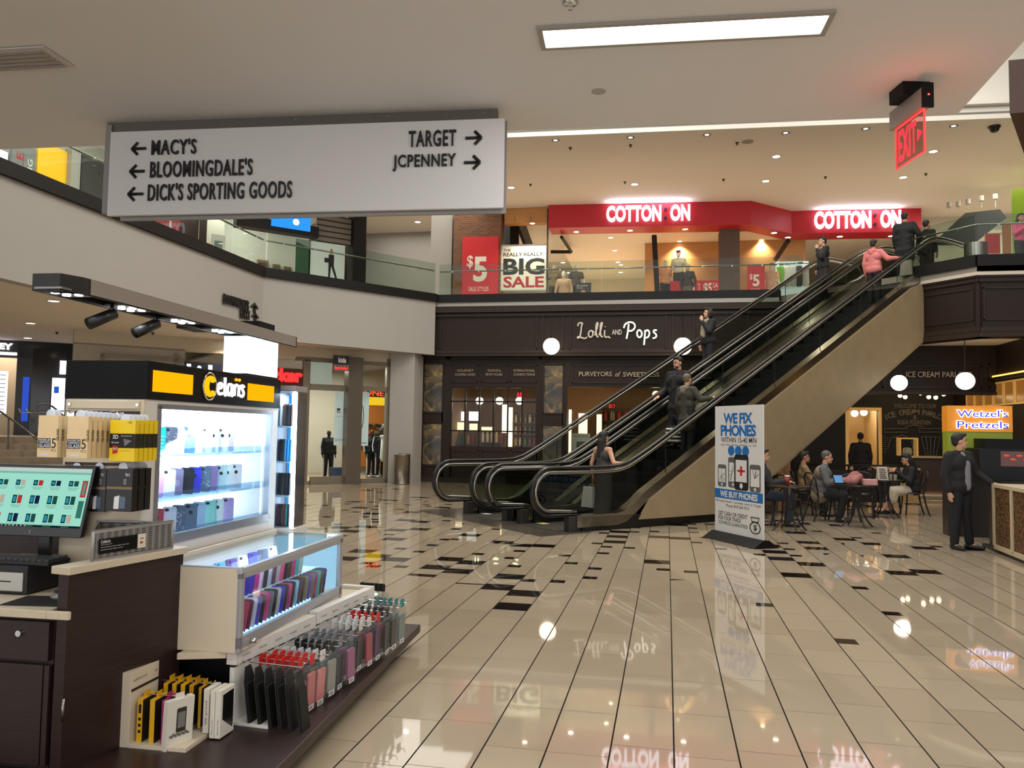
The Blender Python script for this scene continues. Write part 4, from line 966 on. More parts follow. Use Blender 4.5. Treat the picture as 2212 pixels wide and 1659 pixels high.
# near side cladding, soffit and black plinth
def clad(t, y, s):
    pts = [(1.25, .14), (3.60, .14), (10.70, 3.95), (10.70, 5.32), (10.4, 5.24)]+[(a, deck_z(a)-.16) for a in np.linspace(10.2, 1.5, 22)]
    MB().prism(pts, y-.05, y, f=lambda x, y_, z: (x, z, y_)).build('marble_side', m_clad, t)
clad(t1, -.08, 1); clad(t2, 1.77+1.31+.13, 1)
MB().prism([(3.60, .10), (10.70, 3.91), (10.70, 3.99), (3.60, .18)], -.12, 3.2, f=lambda x, y_, z: (x, z, y_)).build('soffit', m_clad, t1)
MB().box(.0, -.10, 0, 3.9, -.07, .235).box(.0, -.07, 0, 3.9, 1.36, .0015).build('plinth', M('plinth_black', (12, 11, 11), .3), t1)
MB().box(.0, 3.1, 0, 3.9, 3.2, .235).build('plinth', M('plinth_black'), t2)
gap = MB()
for a, b in zip(np.linspace(-.1, 11.4, 14)[:-1], np.linspace(-.1, 11.4, 14)[1:]):
    gap.add([(a, 1.40, deck_z(a)), (b, 1.40, deck_z(b)), (b, 1.68, deck_z(b)), (a, 1.68, deck_z(a))], [(0, 1, 2, 3)])
    gap.add([(a, 1.40, max(0, deck_z(a)-.2)), (b, 1.40, max(0, deck_z(b)-.2)), (b, 1.40, deck_z(b)), (a, 1.40, deck_z(a))], [(0, 1, 2, 3)])
gap.build('centre_deck', M('deck_dark', (58, 56, 54), .3, .8), t1)
MB().box(-.25, .35, .5, -.24, .36, .51)
q = [ew(-.95, -.25), ew(.1, -.25), ew(.1, 3.4), ew(1.2, 4.1), ew(-.75, 4.1)]
struct(MB().prism([(p[0], p[1]) for p in q], 0, .004), 'floor_landing', m_granite)
for d, nm in ((.0, 'nearer'), (1.77, 'farther')):
    for s_, c in (((.25, 'left'), (230, 226, 214)), ((1.02, 'right'), (226, 206, 96))):
        pass
p = ew(.05, 1.0, .02); MB().poly([(.02, .95, .0135), (.18, .95, .0135), (.18, 1.16, .0135), (.02, 1.16, .0135)]).build('safety_sticker', M('sticker_yellow', (206, 190, 110), .5), t1)
MB().poly([(.02, 2.75, .0135), (.18, 2.75, .0135), (.18, 2.96, .0135), (.02, 2.96, .0135)]).build('safety_sticker', M('sticker_pale', (196, 194, 186), .5), t2)
# ================================================================== PEOPLE
A3 = lambda *p: np.array(p, float)
def remesh(mb, vox, sm=6, dec=None):
    me = bpy.data.meshes.new('rm'); me.from_pydata(mb.v, [], mb.f); ob = bpy.data.objects.new('rm', me)
    r = ob.modifiers.new('r', 'REMESH'); r.mode = 'VOXEL'; r.voxel_size = vox; r.use_smooth_shade = True
    s = ob.modifiers.new('s', 'SMOOTH'); s.iterations = sm; s.factor = .5
    out = evaluate(ob); bpy.data.objects.remove(ob); bpy.data.meshes.remove(me)
    return out
class Cap(MB):
    def cap(s, p0, p1, r0, r1=None, n=12):
        r1 = r0 if r1 is None else r1; p0, p1 = np.asarray(p0, float), np.asarray(p1, float)
        d = p1-p0; L = np.linalg.norm(d); d = d/(L+1e-9)
        pts, rs = [], []
        for k in range(4): a = PI/2*(1-k/3.0); pts.append(p0-d*r0*math.sin(a)); rs.append(max(1e-4, r0*math.cos(a)))
        for k in range(4): a = PI/2*k/3.0; pts.append(p1+d*r1*math.sin(a)); rs.append(max(1e-4, r1*math.cos(a)))
        s.tube(pts, rs, n); return s
def joints(pose):
    """local metres for a 1.75 m figure facing -y; 'L' is +x"""
    J = dict(pelvis=A3(0, 0, .95), waist=A3(0, 0, 1.10), chest=A3(0, .0, 1.30), neck=A3(0, .01, 1.48), head=A3(0, -.015, 1.635))
    for s, k in ((1, 'L'), (-1, 'R')):
        J['sh'+k] = A3(.185*s, .01, 1.41); J['el'+k] = A3(.235*s, .03, 1.13); J['wr'+k] = A3(.245*s, -.05, .88); J['hd'+k] = A3(0, -.15, -1)
        J['hip'+k] = A3(.092*s, 0, .92); J['kn'+k] = A3(.10*s, -.015, .50); J['an'+k] = A3(.105*s, .02, .08); J['toe'+k] = A3(.125*s, -.15, .03)
    for k, v in pose.items(): J[k] = A3(*v) if not isinstance(v, np.ndarray) else v
    return J
def seat(J, zs=.46, fwd=.44, feet=.0):
    dz = zs+.09-J['pelvis'][2]
    for k in list(J):
        if k[:2] not in ('kn', 'an', 'to') and not k.startswith('hd'): J[k] = J[k]+A3(0, 0, dz)
    for s, k in ((1, 'L'), (-1, 'R')):
        J['hip'+k] = A3(.095*s, 0, zs+.08); J['kn'+k] = A3(.11*s, -fwd, zs+.06); J['an'+k] = A3(.11*s, -fwd+.03+feet, .08); J['toe'+k] = A3(.12*s, -fwd-.14+feet, .03)
    return J
def hand(c, w, e, dirn, side, curl=.5, s=1.0):
    """palm, four bent fingers of unequal length and a thumb from the side of the palm"""
    f = np.asarray(dirn, float); f = f/np.linalg.norm(f)
    side_v = np.cross(f, A3(0, 0, 1)) if abs(f[2]) < .8 else A3(0, 1, 0)-f*f[1]
    side_v = side_v/np.linalg.norm(side_v); nrm = np.cross(side_v, f)
    c.cap(w, w+f*.03, .026, .03); c.add(*_ell(w+f*.055, side_v, f, nrm, (.040, .050, .018)))
    for i, (o, L) in enumerate(((-.030, .062), (-.010, .074), (.010, .070), (.030, .055))):
        b = w+f*.095+side_v*o; k = b+f*L*.55+nrm*side*0+nrm*(-.012*curl); tip = k+f*L*.5*(1-curl*.5)+nrm*(-.04*curl)
        c.cap(b-f*.02, k, .0105, .0098, 8); c.cap(k, tip, .0098, .0085, 8)
    tb = w+f*.035-side_v*.034; tk = tb+f*.03-side_v*.022; c.cap(tb, tk, .013, .011, 8); c.cap(tk, tk+f*.03+nrm*(-.012), .011, .0095, 8)
def _ell(c, a, b, n, r):
    m = MB().ell((0, 0, 0), r); v = np.array(m.v); return (np.outer(v[:, 0], a)+np.outer(v[:, 1], b)+np.outer(v[:, 2], n)+c, m.f)
def headrot(yaw, tilt): return rotm(tilt, 0, yaw)
def person(label, loc, rot, Hh, pose, skin=(196, 150, 122), hair=None, top=None, legs=None, shoe=(24, 22, 22), head=(0, 0), curl=.5, seated=None, face=True, name='person', cat='person', vox=.0095, extras=None, build=1.0, group=None):
    s = Hh/1.75
    J = joints({}); 
    if seated: J = seat(J, *seated)
    for k, v in pose.items(): J[k] = A3(*v)
    t = thing(name, label, cat, loc, rot, group); t.scale = (s, s, s)
    hr = headrot(R(head[0]), R(head[1])); hc = J['head']
    hp = lambda x, y, z: hc+hr @ A3(x, y, z)
    c = Cap(); bw = build
    # trunk and neck
    c.cap(J['pelvis']+A3(-.07, 0, 0), J['pelvis']+A3(.07, 0, 0), .105*bw); c.cap(J['waist']+A3(-.045, 0, 0), J['waist']+A3(.045, 0, 0), .10*bw)
    c.cap(J['pelvis'], J['waist'], .11*bw, .11*bw); c.cap(J['waist'], J['chest'], .11*bw, .12*bw); c.cap(J['chest']+A3(-.07, 0, 0), J['chest']+A3(.07, 0, 0), .115*bw)
    c.cap(J['shL'], J['shR'], .062); c.cap(J['chest'], (J['shL']+J['shR'])/2, .11, .07); c.cap(J['neck']-A3(0, 0, .06), hp(0, .02, -.06), .056, .052)
    # skull, jaw, nose, ears
    c.add(*_ell(hp(0, .01, .025), hr[:, 0], hr[:, 1], hr[:, 2], (.076, .095, .098))); c.add(*_ell(hp(0, -.025, -.045), hr[:, 0], hr[:, 1], hr[:, 2], (.058, .068, .068)))
    c.cap(hp(0, -.078, -.085), hp(0, -.07, -.085), .022)
    c.cap(hp(0, -.088, .01), hp(0, -.102, -.022), .009, .014, 8)
    for sx in (1, -1): c.add(*_ell(hp(.078*sx, .01, -.01), hr[:, 0], hr[:, 1], hr[:, 2], (.010, .018, .030)))
    for k, sd in (('L', 1), ('R', -1)):
        c.cap(J['sh'+k], J['el'+k], .052*bw, .041); c.cap(J['el'+k], J['wr'+k], .041, .027)
        hand(c, J['wr'+k], J['el'+k], J['hd'+k], sd, curl)
        c.cap(J['hip'+k], J['kn'+k], .085*bw, .056); c.cap(J['kn'+k], J['an'+k], .055, .038); c.cap(J['an'+k]-A3(0, 0, .02), J['toe'+k], .038, .028)
    o = bpy.data.objects.new('body', remesh(c, vox, 4)); COL.objects.link(o); o.parent = t
    sm_ = M('skin_%d_%d_%d' % skin, skin, .5); o.data.materials.append(sm_)
    if face:
        for sx in (1, -1):
            MB().add(*_ell(hp(.031*sx, -.083, .012), hr[:, 0], hr[:, 1], hr[:, 2], (.012, .006, .006))).build('eye', M('eye_dark', (34, 26, 24), .3), t, True)
            MB().add(*_ell(hp(.031*sx, -.086, .032), hr[:, 0], hr[:, 1], hr[:, 2], (.017, .005, .0035))).build('eyebrow', M('brow_dark', (30, 22, 18), .7), t, True)
        MB().add(*_ell(hp(0, -.094, -.052), hr[:, 0], hr[:, 1], hr[:, 2], (.022, .006, .0065))).build('mouth', M('lip', (150, 86, 76), .5), t, True)
    if hair:
        kind, hc_ = hair; h = Cap(); E_ = lambda x, y, z, r: h.add(*_ell(hp(x, y, z), hr[:, 0], hr[:, 1], hr[:, 2], r))
        E_(0, .028, .050, (.086, .098, .088))
        if kind == 'short': E_(0, -.045, .105, (.062, .055, .028)); E_(0, .062, .0, (.074, .055, .080))
        if kind == 'bob': E_(0, .055, -.02, (.105, .085, .12)); E_(.085, .01, -.03, (.035, .06, .10)); E_(-.085, .01, -.03, (.035, .06, .10)); E_(0, -.02, .105, (.08, .06, .035))
        if kind == 'long':
            E_(0, .065, -.03, (.092, .062, .13)); h.cap(hp(0, .075, -.06), hp(0, .11, -.34), .085, .055); h.cap(hp(.07, .04, 0), hp(.075, .07, -.28), .03, .03); h.cap(hp(-.07, .04, 0), hp(-.075, .07, -.28), .03, .03); E_(0, -.02, .10, (.075, .07, .04))
        if kind == 'crop': E_(0, .055, .01, (.078, .058, .075))
        hm = remesh(h, .011, 5); hm.materials.append(M('hair_%d_%d_%d' % hc_, hc_, .6, bump=.4, nscale=60)); ho = bpy.data.objects.new('hair', hm); COL.objects.link(ho); ho.parent = t
    def cloth(nm, cc, col, v=.012, rough=.8):
        me = remesh(cc, v, 14); me.materials.append(M('cloth_%d_%d_%d' % col, col, rough, noise=.10, nscale=30)); ob = bpy.data.objects.new(nm, me); COL.objects.link(ob); ob.parent = t; return ob
    if legs:
        kind, col = legs; cc = Cap()
        if kind == 'trousers':
            cc.cap(J['pelvis']+A3(-.07, 0, .03), J['pelvis']+A3(.07, 0, .03), .122*bw); cc.cap(J['pelvis']+A3(0, 0, -.02), J['waist']-A3(0, 0, .05), .125*bw, .12*bw)
            for k in 'LR': cc.cap(J['hip'+k], J['kn'+k], .105*bw, .078); cc.cap(J['kn'+k], J['an'+k]+A3(0, 0, .03), .076, .066)
        if kind in ('skirt', 'dress'):
            kn = (J['knL']+J['knR'])/2; an = (J['anL']+J['anR'])/2
            cc.cap(J['pelvis']+A3(-.06, 0, .04), J['pelvis']+A3(.06, 0, .04), .128*bw)
            tip = kn+(an-kn)*(.45 if kind == 'skirt' else .80)
            for sx in (-1, 0, 1): cc.cap(J['pelvis']+A3(.06*sx, 0, 0), kn+A3(.09*sx, 0, .0), .12, .105); cc.cap(kn+A3(.09*sx, 0, 0), tip+A3(.11*sx, .02, 0), .105, .10)
        if kind == 'capri':
            for k in 'LR': cc.cap(J['hip'+k], J['kn'+k], .10, .075); cc.cap(J['kn'+k], J['kn'+k]*.5+J['an'+k]*.5, .075, .062)
            cc.cap(J['pelvis']+A3(-.07, 0, .03), J['pelvis']+A3(.07, 0, .03), .122*bw)
        cloth(kind, cc, col)
    if top:
        kind, col = top; cc = Cap(); m_ = .03 if kind in ('coat', 'jacket', 'hoodie') else .014
        low = J['pelvis']+A3(0, 0, {'coat': -.22, 'jacket': -.04, 'hoodie': -.02, 'shirt': .02, 'tank': .0, 'vest': -.04, 'tee': .0}.get(kind, 0)) if not seated else J['pelvis']+A3(0, .0, -.02)
        rr = .115*bw+m_
        cc.cap(low+A3(-.06, 0, .05), low+A3(.06, 0, .05), rr+.008); cc.cap(J['waist']+A3(-.06, 0, 0), J['waist']+A3(.06, 0, 0), rr-.004)
        cc.cap(low+A3(0, 0, .06), J['waist'], rr, rr); cc.cap(J['waist'], J['chest'], rr, rr+.006); cc.cap(J['chest']+A3(-.08, 0, 0), J['chest']+A3(.08, 0, 0), rr)
        if kind == 'coat':
            for k in 'LR': cc.cap(low+A3(.06 if k == 'L' else -.06, 0, .04), low+A3(.075 if k == 'L' else -.075, 0, -.12), rr-.01, rr-.02)
        cc.cap(J['chest'], (J['shL']+J['shR'])/2, rr-.005, .075+m_*.5)
        if kind != 'tank': cc.cap(J['shL'], J['shR'], .066+m_*.6); cc.cap(J['neck']-A3(0, 0, .07), J['neck']-A3(0, 0, .02), .075+m_*.5, .066+m_*.4)
        else: 
            for k in 'LR': cc.cap(J['chest']+(J['sh'+k]-J['chest'])*A3(.5, 1, .3), (J['sh'+k]+J['neck'])/2-A3(0, 0, .02), .07, .05)
        for k in 'LR':
            if kind in ('tank', 'vest'): continue
            if kind == 'tee': cc.cap(J['sh'+k], J['sh'+k]+(J['el'+k]-J['sh'+k])*.6, .068, .062); continue
            cc.cap(J['sh'+k], J['el'+k], .060*bw+m_*.7, .050+m_*.7); cc.cap(J['el'+k], J['el'+k]+(J['wr'+k]-J['el'+k])*.93, .050+m_*.7, .036+m_*.6)
        if kind == 'hoodie': cc.cap(J['neck']+A3(-.06, .07, -.03), J['neck']+A3(.06, .07, -.03), .06); cc.cap(J['neck']+A3(0, .09, -.08), J['neck']+A3(0, .08, -.03), .07)
        cloth({'tank': 'dress_top', 'tee': 'shirt'}.get(kind, kind), cc, col)
    if shoe:
        for k in 'LR':
            d = J['toe'+k]-J['an'+k]; d[2] = 0; L = np.linalg.norm(d); d = d/L; m = J['an'+k]*A3(1, 1, 0)
            cc = Cap(); cc.cap(m-d*.035+A3(0, 0, .045), m+d*(L+.0)+A3(0, 0, .035), .044, .036); cc.cap(m+A3(0, 0, .05), m+A3(0, 0, .08), .048, .046)
            v = np.array(cc.v); v[:, 2] = np.maximum(v[:, 2], .0); cc.v = [tuple(q) for q in v]
            if J['an'+k][2] > .1: 
                v = np.array(cc.v); v[:, 2] += J['an'+k][2]-.08; cc.v = [tuple(q) for q in v]
            me = remesh(cc, .010, 3); me.materials.append(M('shoe_%d_%d_%d' % shoe, shoe, .5)); ob = bpy.data.objects.new('shoe', me); COL.objects.link(ob); ob.parent = t
    if extras: extras(t, J, hp, hr, cloth)
    return t
SK, SK2, SK3 = (198, 150, 122), (176, 126, 98), (120, 84, 64)
def towards(t, d):  # facing up the stairs means walking along +eu; figures face -y, so turn
    return EA+PI/2
UPF, DNF = EA+PI/2, EA-PI/2
S_ = lambda t, d: ew(t, d, stepz(t))
# --- on the nearer escalator
def ex_bracelet(t, J, hp, hr, cloth): MB().tube([J['wrR']+A3(.034*math.cos(a), .034*math.sin(a), 0) for a in np.linspace(0, 2*PI, 13)[:-1]], .004, 6, closed=True).build('bracelet', M('bangle_dark', (30, 24, 22), .4), t, True)
person('woman with long black hair in a sleeveless grey dress at the foot of the escalator', ew(1.0, .52, .012), UPF, 1.60,
       {'elR': (-.36, .06, 1.17), 'wrR': (-.47, -.10, 1.17), 'hdR': (-.25, -.95, .0), 'elL': (.25, .08, 1.14), 'wrL': (.27, .02, .90)}, SK, ('long', (20, 16, 16)), ('tank', (66, 64, 62)), ('dress', (66, 64, 62)), extras=ex_bracelet)
person('woman with short fair hair in an olive coat riding up, hand on the rail', S_(3.05, .45), UPF, 1.56,
       {'elR': (-.34, -.04, 1.20), 'wrR': (-.44, -.26, 1.24), 'hdR': (-.1, -.9, .25)}, SK, ('crop', (104, 90, 64)), ('coat', (54, 54, 42)), ('trousers', (28, 28, 30)),
       extras=lambda t, J, hp, hr, cloth: cloth('hood', Cap().cap(J['neck']+A3(-.06, .08, -.03), J['neck']+A3(.06, .08, -.03), .06).cap(J['neck']+A3(0, .11, -.10), J['neck']+A3(0, .09, -.04), .075), (112, 104, 90)))
def ex_glasses(t, J, hp, hr, cloth):
    for sx in (1, -1): MB().tube([hp(.033*sx+.022*math.cos(a), -.098, .010+.016*math.sin(a)) for a in np.linspace(0, 2*PI, 15)[:-1]], .003, 6, closed=True).build('glasses_rim', M('frame_red', (70, 24, 24), .3), t, True)
    MB().tube([hp(-.013, -.1, .012), hp(.013, -.1, .012)], .0025, 6).build('glasses_bridge', M('frame_red'), t)
    cloth('beard', Cap().cap(hp(-.03, -.06, -.075), hp(.03, -.06, -.075), .034), (44, 34, 30)); cloth('scarf', Cap().cap(J['neck']+A3(-.04, -.05, -.05), J['neck']+A3(.04, -.05, -.05), .06).cap(J['neck']+A3(0, -.11, -.10), J['neck']+A3(0, -.14, -.34), .045, .04), (30, 30, 36))
person('man with glasses and dark beard in a black coat, turned back on the escalator', S_(3.30, .92), DNF+.15, 1.80,
       {'elR': (-.27, .02, 1.15), 'wrR': (-.30, -.18, 1.00), 'hdR': (-.2, -.9, -.4)}, SK, ('short', (26, 22, 20)), ('coat', (20, 19, 21)), ('trousers', (22, 22, 24)), head=(-8, 8), extras=ex_glasses)
person('person in a pink hooded sweatshirt riding up near the top of the escalator', S_(9.62, .5), UPF, 1.62,
       {'elR': (-.36, -.04, 1.20), 'wrR': (-.49, -.26, 1.23), 'hdR': (-.1, -.9, .3)}, SK2, ('short', (22, 18, 18)), ('hoodie', (206, 120, 116)), ('trousers', (18, 18, 20)))
person('large person in a black coat seen from behind at the top of the escalator', ew(11.05, .50, stepz(11.05)), UPF+.15, 1.76, {'elR': (-.33, .0, 1.16), 'wrR': (-.30, -.14, .95)}, SK2, ('crop', (22, 20, 20)), ('coat', (17, 18, 22)), ('trousers', (18, 18, 20)), build=1.3)
person('dark-clothed person just stepping off at the top, behind the glass', ew(12.6, .75, UF), UPF-.2, 1.78, {}, SK2, ('crop', (18, 16, 16)), ('jacket', (18, 18, 20)), ('trousers', (20, 20, 22)))
# --- on the farther escalator
def ex_scarf(t, J, hp, hr, cloth): cloth('scarf', Cap().cap(J['neck']+A3(-.04, -.05, -.03), J['neck']+A3(.04, -.05, -.03), .062).cap(J['neck']+A3(.03, -.12, -.08), J['waist']+A3(.05, -.15, -.03), .05, .055).cap(J['neck']+A3(-.04, -.12, -.08), J['waist']+A3(-.03, -.15, .02), .045, .05), (150, 134, 112))
person('woman with dark bobbed hair and a long beige scarf riding down, hand at her mouth', S_(6.15, 2.62), DNF-.35, 1.72,
       {'elL': (.24, -.10, 1.16), 'wrL': (.06, -.20, 1.42), 'hdL': (-.2, .1, .9), 'elR': (-.25, .02, 1.13), 'wrR': (-.24, -.06, .90)}, SK, ('bob', (30, 22, 22)), ('jacket', (20, 19, 22)), ('trousers', (24, 22, 26)), extras=ex_scarf)
def ex_pack(t, J, hp, hr, cloth): cloth('collar', Cap().cap(J['neck']+A3(-.05, -.04, -.04), J['neck']+A3(.05, -.04, -.04), .055), (150, 146, 144))
person('young man in black with a hand over his face riding down from the top', S_(10.35, 2.35), DNF-.55, 1.76,
       {'elL': (.22, -.14, 1.16), 'wrL': (.03, -.17, 1.42), 'hdL': (-.3, .2, .9), 'elR': (-.26, .05, 1.14), 'wrR': (-.20, -.06, .92)}, SK, ('short', (24, 20, 20)), ('jacket', (22, 21, 24)), ('trousers', (26, 26, 30)), extras=ex_pack)
# --- things they carry
def bag(name, label, cat, loc, rot, w, d, h, col, stripes=None, strap=.25):
    t = thing(name, label, cat, loc, rot)
    b = MB().prism([(-w/2, -d/2), (w/2, -d/2), (w/2, d/2), (-w/2, d/2)], 0, h)
    v = np.array(b.v); v[4:, 0] *= .82; v[4:, 1] *= .5; b.v = [tuple(q) for q in v]
    if stripes:
        for k in range(4):
            z0, z1 = h*(.1+.22*k), h*(.2+.22*k); f = lambda z: 1-.18*z/h
            b.box(-w/2*f(z0)-.001, -d/2-.002, z0, w/2*f(z0)+.001, d/2+.002, z1, 1)
    b.build('sack', [M('bag_%d_%d_%d' % col, col, .6), M('bag_stripe', stripes or (230, 228, 224), .5)], t, bevel=.004)
    MB().tube(smooth([(-w*.25, 0, h), (-w*.22, 0, h+strap*.8), (0, 0, h+strap), (w*.22, 0, h+strap*.8), (w*.25, 0, h)]), .006, 6).build('strap', M('bag_strap', (40, 38, 38), .7), t)
    return t
p = ew(.92, .80, .28); bag('plastic_bag', 'white carrier bag in the left hand of the woman in the grey dress', 'bag', p, UPF, .30, .12, .36, (206, 202, 198), None, .18)
p = S_(2.98, .72); bag('striped_bag', 'black and white striped shopping bag between the olive coat and the bearded man', 'bag', (p[0], p[1], p[2]+.28), UPF, .34, .12, .34, (26, 26, 28), (222, 220, 216), .2)
p = S_(9.9, .28); bag('plastic_bag', 'pale carrier bag hanging beside the black coat at the escalator top', 'bag', (*ew(10.6, .22)[:2], stepz(10.6)+.30), UPF, .32, .12, .38, (176, 168, 152), None, .2)
p = S_(10.2, 2.5); t = bag('shoulder_bag', 'black shoulder bag at the side of the young man with a hand on his face', 'bag', (*ew(10.05, 2.15)[:2], stepz(10.05)+.70), DNF-.3, .44, .16, .30, (20, 18, 20), None, .45)
# ================================================================== UPPER FLOOR
def brick_mat():
    m = bpy.data.materials.new('brick'); m.use_nodes = True; nt = m.node_tree; b = nt.nodes['Principled BSDF']
    br = nt.nodes.new('ShaderNodeTexBrick'); br.inputs['Scale'].default_value = 1; br.inputs['Brick Width'].default_value = .22; br.inputs['Row Height'].default_value = .075; br.inputs['Mortar Size'].default_value = .010
    br.inputs['Color1'].default_value = C(132, 82, 52); br.inputs['Color2'].default_value = C(104, 66, 46); br.inputs['Mortar'].default_value = C(120, 106, 90)
    tc = nt.nodes.new('ShaderNodeTexCoord'); mp = nt.nodes.new('ShaderNodeMapping'); mp.inputs['Rotation'].default_value = (PI/2, 0, 0)
    nt.links.new(tc.outputs['Object'], mp.inputs[0]); nt.links.new(mp.outputs[0], br.inputs['Vector']); nt.links.new(br.outputs['Color'], b.inputs['Base Color']); b.inputs['Roughness'].default_value = .85; return m
m_brick = brick_mat()
m_red = M('sign_red', (186, 24, 40), .45); m_redb = M('banner_red', (206, 34, 40), .6)
m_ply = M('plywood', (196, 140, 82), .5, noise=.2, nscale=1.2, stretch=(1, 1, 3))
m_shopw = M('shop_white', (220, 210, 194), .7)
# ---- balustrades
_bn = 0
def railing(a, b, label, z0=5.74, inward=1, ph=.93, seg=1.6):
    a, b = np.array(a, float), np.array(b, float); d = b-a; L = np.linalg.norm(d); d = d/L; ang = math.atan2(d[1], d[0])
    t = thing('glass_railing', label, 'railing', (a[0], a[1], z0), ang, 'glass railings of the upper floor')
    k = max(1, round(L/seg)); w = L/k
    for i in range(k): MB().box(i*w+.006, -.007, 0, (i+1)*w-.006, .007, ph).build('glass_pane', m_glass, t)
    MB().tube([(0, .07*inward, ph-.21), (L, .07*inward, ph-.21)], .021, 10).build('handrail', m_steel, t, True)
    for i in range(k):
        for f in (.25, .75): MB().cyl(((i+f)*w, 0, ph-.235), ((i+f)*w, .07*inward, ph-.225), .013, n=8).cyl(((i+f)*w, -.012, ph-.235), ((i+f)*w, .012, ph-.235), .025, n=10).build('bracket', m_steel, t)
    return t
railing((-10.24, 5.4), (-10.24, 18.8), 'glass railing over the left bulkhead beside the tiled hall')
railing((-10.22, 18.85), (-6.95, 23.12), 'glass railing over the diagonal bulkhead')
railing((-6.88, 23.3), (3.05, 23.38), 'glass railing above the chocolate-brown shop front')
p0 = ew(10.9, 3.35); railing((3.1, 23.42), (p0[0], p0[1]), 'short glass railing between the brown front and the escalators')
railing((5.82, 20.82), (6.85, 19.52), 'short glass railing slanting at the escalator landing', 5.76, ph=.92)
railing((6.88, 19.50), (14.0, 19.50), 'glass railing along the right edge of the landing', 5.76, ph=.92)
# ---- the red shop front
q = [PZ(x, y, 9.58) for x, y in ((1185, 444), (1622, 435), (1710, 457), (1990, 451))]
Q = [(v[0], v[1]) for v in q]; ZF0, ZF1 = 8.78, 9.6
t = thing('shop_sign', 'long red shop fascia with two white glowing COTTON ON signs', 'shop sign')
mb = MB()
back = [(p[0]-.03*i, p[1]+.95) for i, p in enumerate(Q)]
mb.prism(Q+back[::-1], ZF0, ZF1)
mb.build('fascia', m_red, t)
def segfr(i): 
    d = np.array(Q[i+1])-np.array(Q[i]); return Fr(Q[i], math.atan2(d[1], d[0]))
for i, (x0, y0, x1, y1) in ((0, (1310, 447, 1490, 482)), (2, (1757, 459, 1944, 497))):
    f = segfr(i); a0, z1 = f.px(x0, y0); a1, z0 = f.px(x1, y1); zz0 = f.px(x0, y1)[1]
    h = (z1-zz0); w = a1-a0
    lt = MB().text('COTTON', (*f.w(a0, -.10, 0)[:2], zz0), w*.66, h, .06, 0, f.ex, Z3, bold=.042, spacing=1.0)
    lt.build('word_cotton', E('letter_white', (250, 240, 255), 2.2), t)
    lt = MB().text('ON', (*f.w(a0+w*.765, -.10, 0)[:2], zz0), w*.235, h, .06, 0, f.ex, Z3, bold=.042, spacing=1.0)
    lt.build('word_on', E('letter_white', (250, 240, 255), 2.2), t)
    dt = MB()
    for zz in (.25, .75): dt.cyl(f.w(a0+w*.712, -.06, zz0+h*zz), f.w(a0+w*.712, 0, zz0+h*zz), .05, n=14)
    dt.build('colon_dots', M('dot_navy', (40, 26, 60), .4), t)
    c_ = f.w((a0+a1)/2, -.22, ZF1-.16); lamp('AREA', 'sign_lamp', c_, 34, (.74, .74, 1.0), 2.6, (PI, 0, f.rot), .12)
FC = Fr((0, 27.7), R(2.3))
# shop interior shell
mb = MB().box(-9.8, 38, UF, 14, 38.2, 9.6).prism([(-4.2, 28.6), (2.8, 29.0), (4.3, 30.5), (8.7, 30.8), (14, 30.8), (14, 38), (-4.2, 38)], 8.95, 9.05, 1)
struct(mb, 'wall_shop_back', [m_shopw, M('shop_ceiling', (226, 214, 196), .7)])
a0, z0 = FC.px(1392, 640, 2.9); a1, _ = FC.px(1556, 500, 2.9)
mb = MB(); p = FC.w(a0, 2.9); p2 = FC.w(a1+1.5, 2.9); mb.box(p[0], 30.9, UF, p2[0]+1.6, 31.0, 8.95); mb.box(p[0], 31.0, UF, p[0]+.1, 36, 8.95)
struct(mb, 'wall_plywood', m_ply)
def fpil(x0, y0, x1, depth, label, ztop=9.6, off=0.0):
    a0, _ = FC.px(x0, y0, off); a1, _ = FC.px(x1, y0, off)
    o = one(MB().box(0, 0, UF, a1-a0, depth, ztop), 'brick_pillar', m_brick, label, 'pillar'); o.location = FC.w(a0, off); o.rotation_euler.z = FC.rot; return a0, a1
fpil(979, 560, 1081, .7, 'brick pillar behind the red $5 banner')
fpil(1556, 560, 1598, .7, 'grey-brown brick pillar under the middle of the red fascia', 8.78, .6)
bpy.data.objects['brick_pillar.001'].data.materials[0] = M('brick_grey', (96, 80, 72), .85, noise=.3, nscale=9)
def board(x0, y0, x1, y1, fr, off, th=.02):
    a0, z1 = fr.px(x0, y0, off); a1, _ = fr.px(x1, y0, off); z0 = fr.px(x0, y1, off)[1]; return a0, z0, a1, z1
def flat(name, label, cat, rect, fr, off, mats, deco=None, th=.03, group=None):
    a0, z0, a1, z1 = rect; t = thing(name, label, cat, fr.w(a0, off, z0), fr.rot, group)
    w, h = a1-a0, z1-z0; b = MB().box(0, 0, 0, w, th, h); 
    if deco: deco(b, w, h)
    b.build('panel', mats, t); return t, w, h
WHITEP = M('print_white', (236, 230, 218), .6); BLACKP = M('print_black', (28, 28, 28), .6); REDP = M('print_red', (176, 34, 50), .6)
def d5(b, w, h):
    b.text('$', (w*.14, 0, h*.52), w*.17, h*.20, .001, 1, X3, Z3, bold=.02); b.text('5', (w*.32, 0, h*.32), w*.38, h*.38, .001, 1, bold=.03); b.text('SALE STYLES', (w*.2, 0, h*.18), w*.55, h*.065, .001, 1)
    b.text('in store only', (w*.28, 0, h*.115), w*.36, h*.03, .001, 1)
flat('sale_banner', 'tall red $5 sale styles banner on the brick pillar', 'banner', board(999, 512, 1077, 655, FC, -.06), FC, -.06, [m_redb, WHITEP], d5)
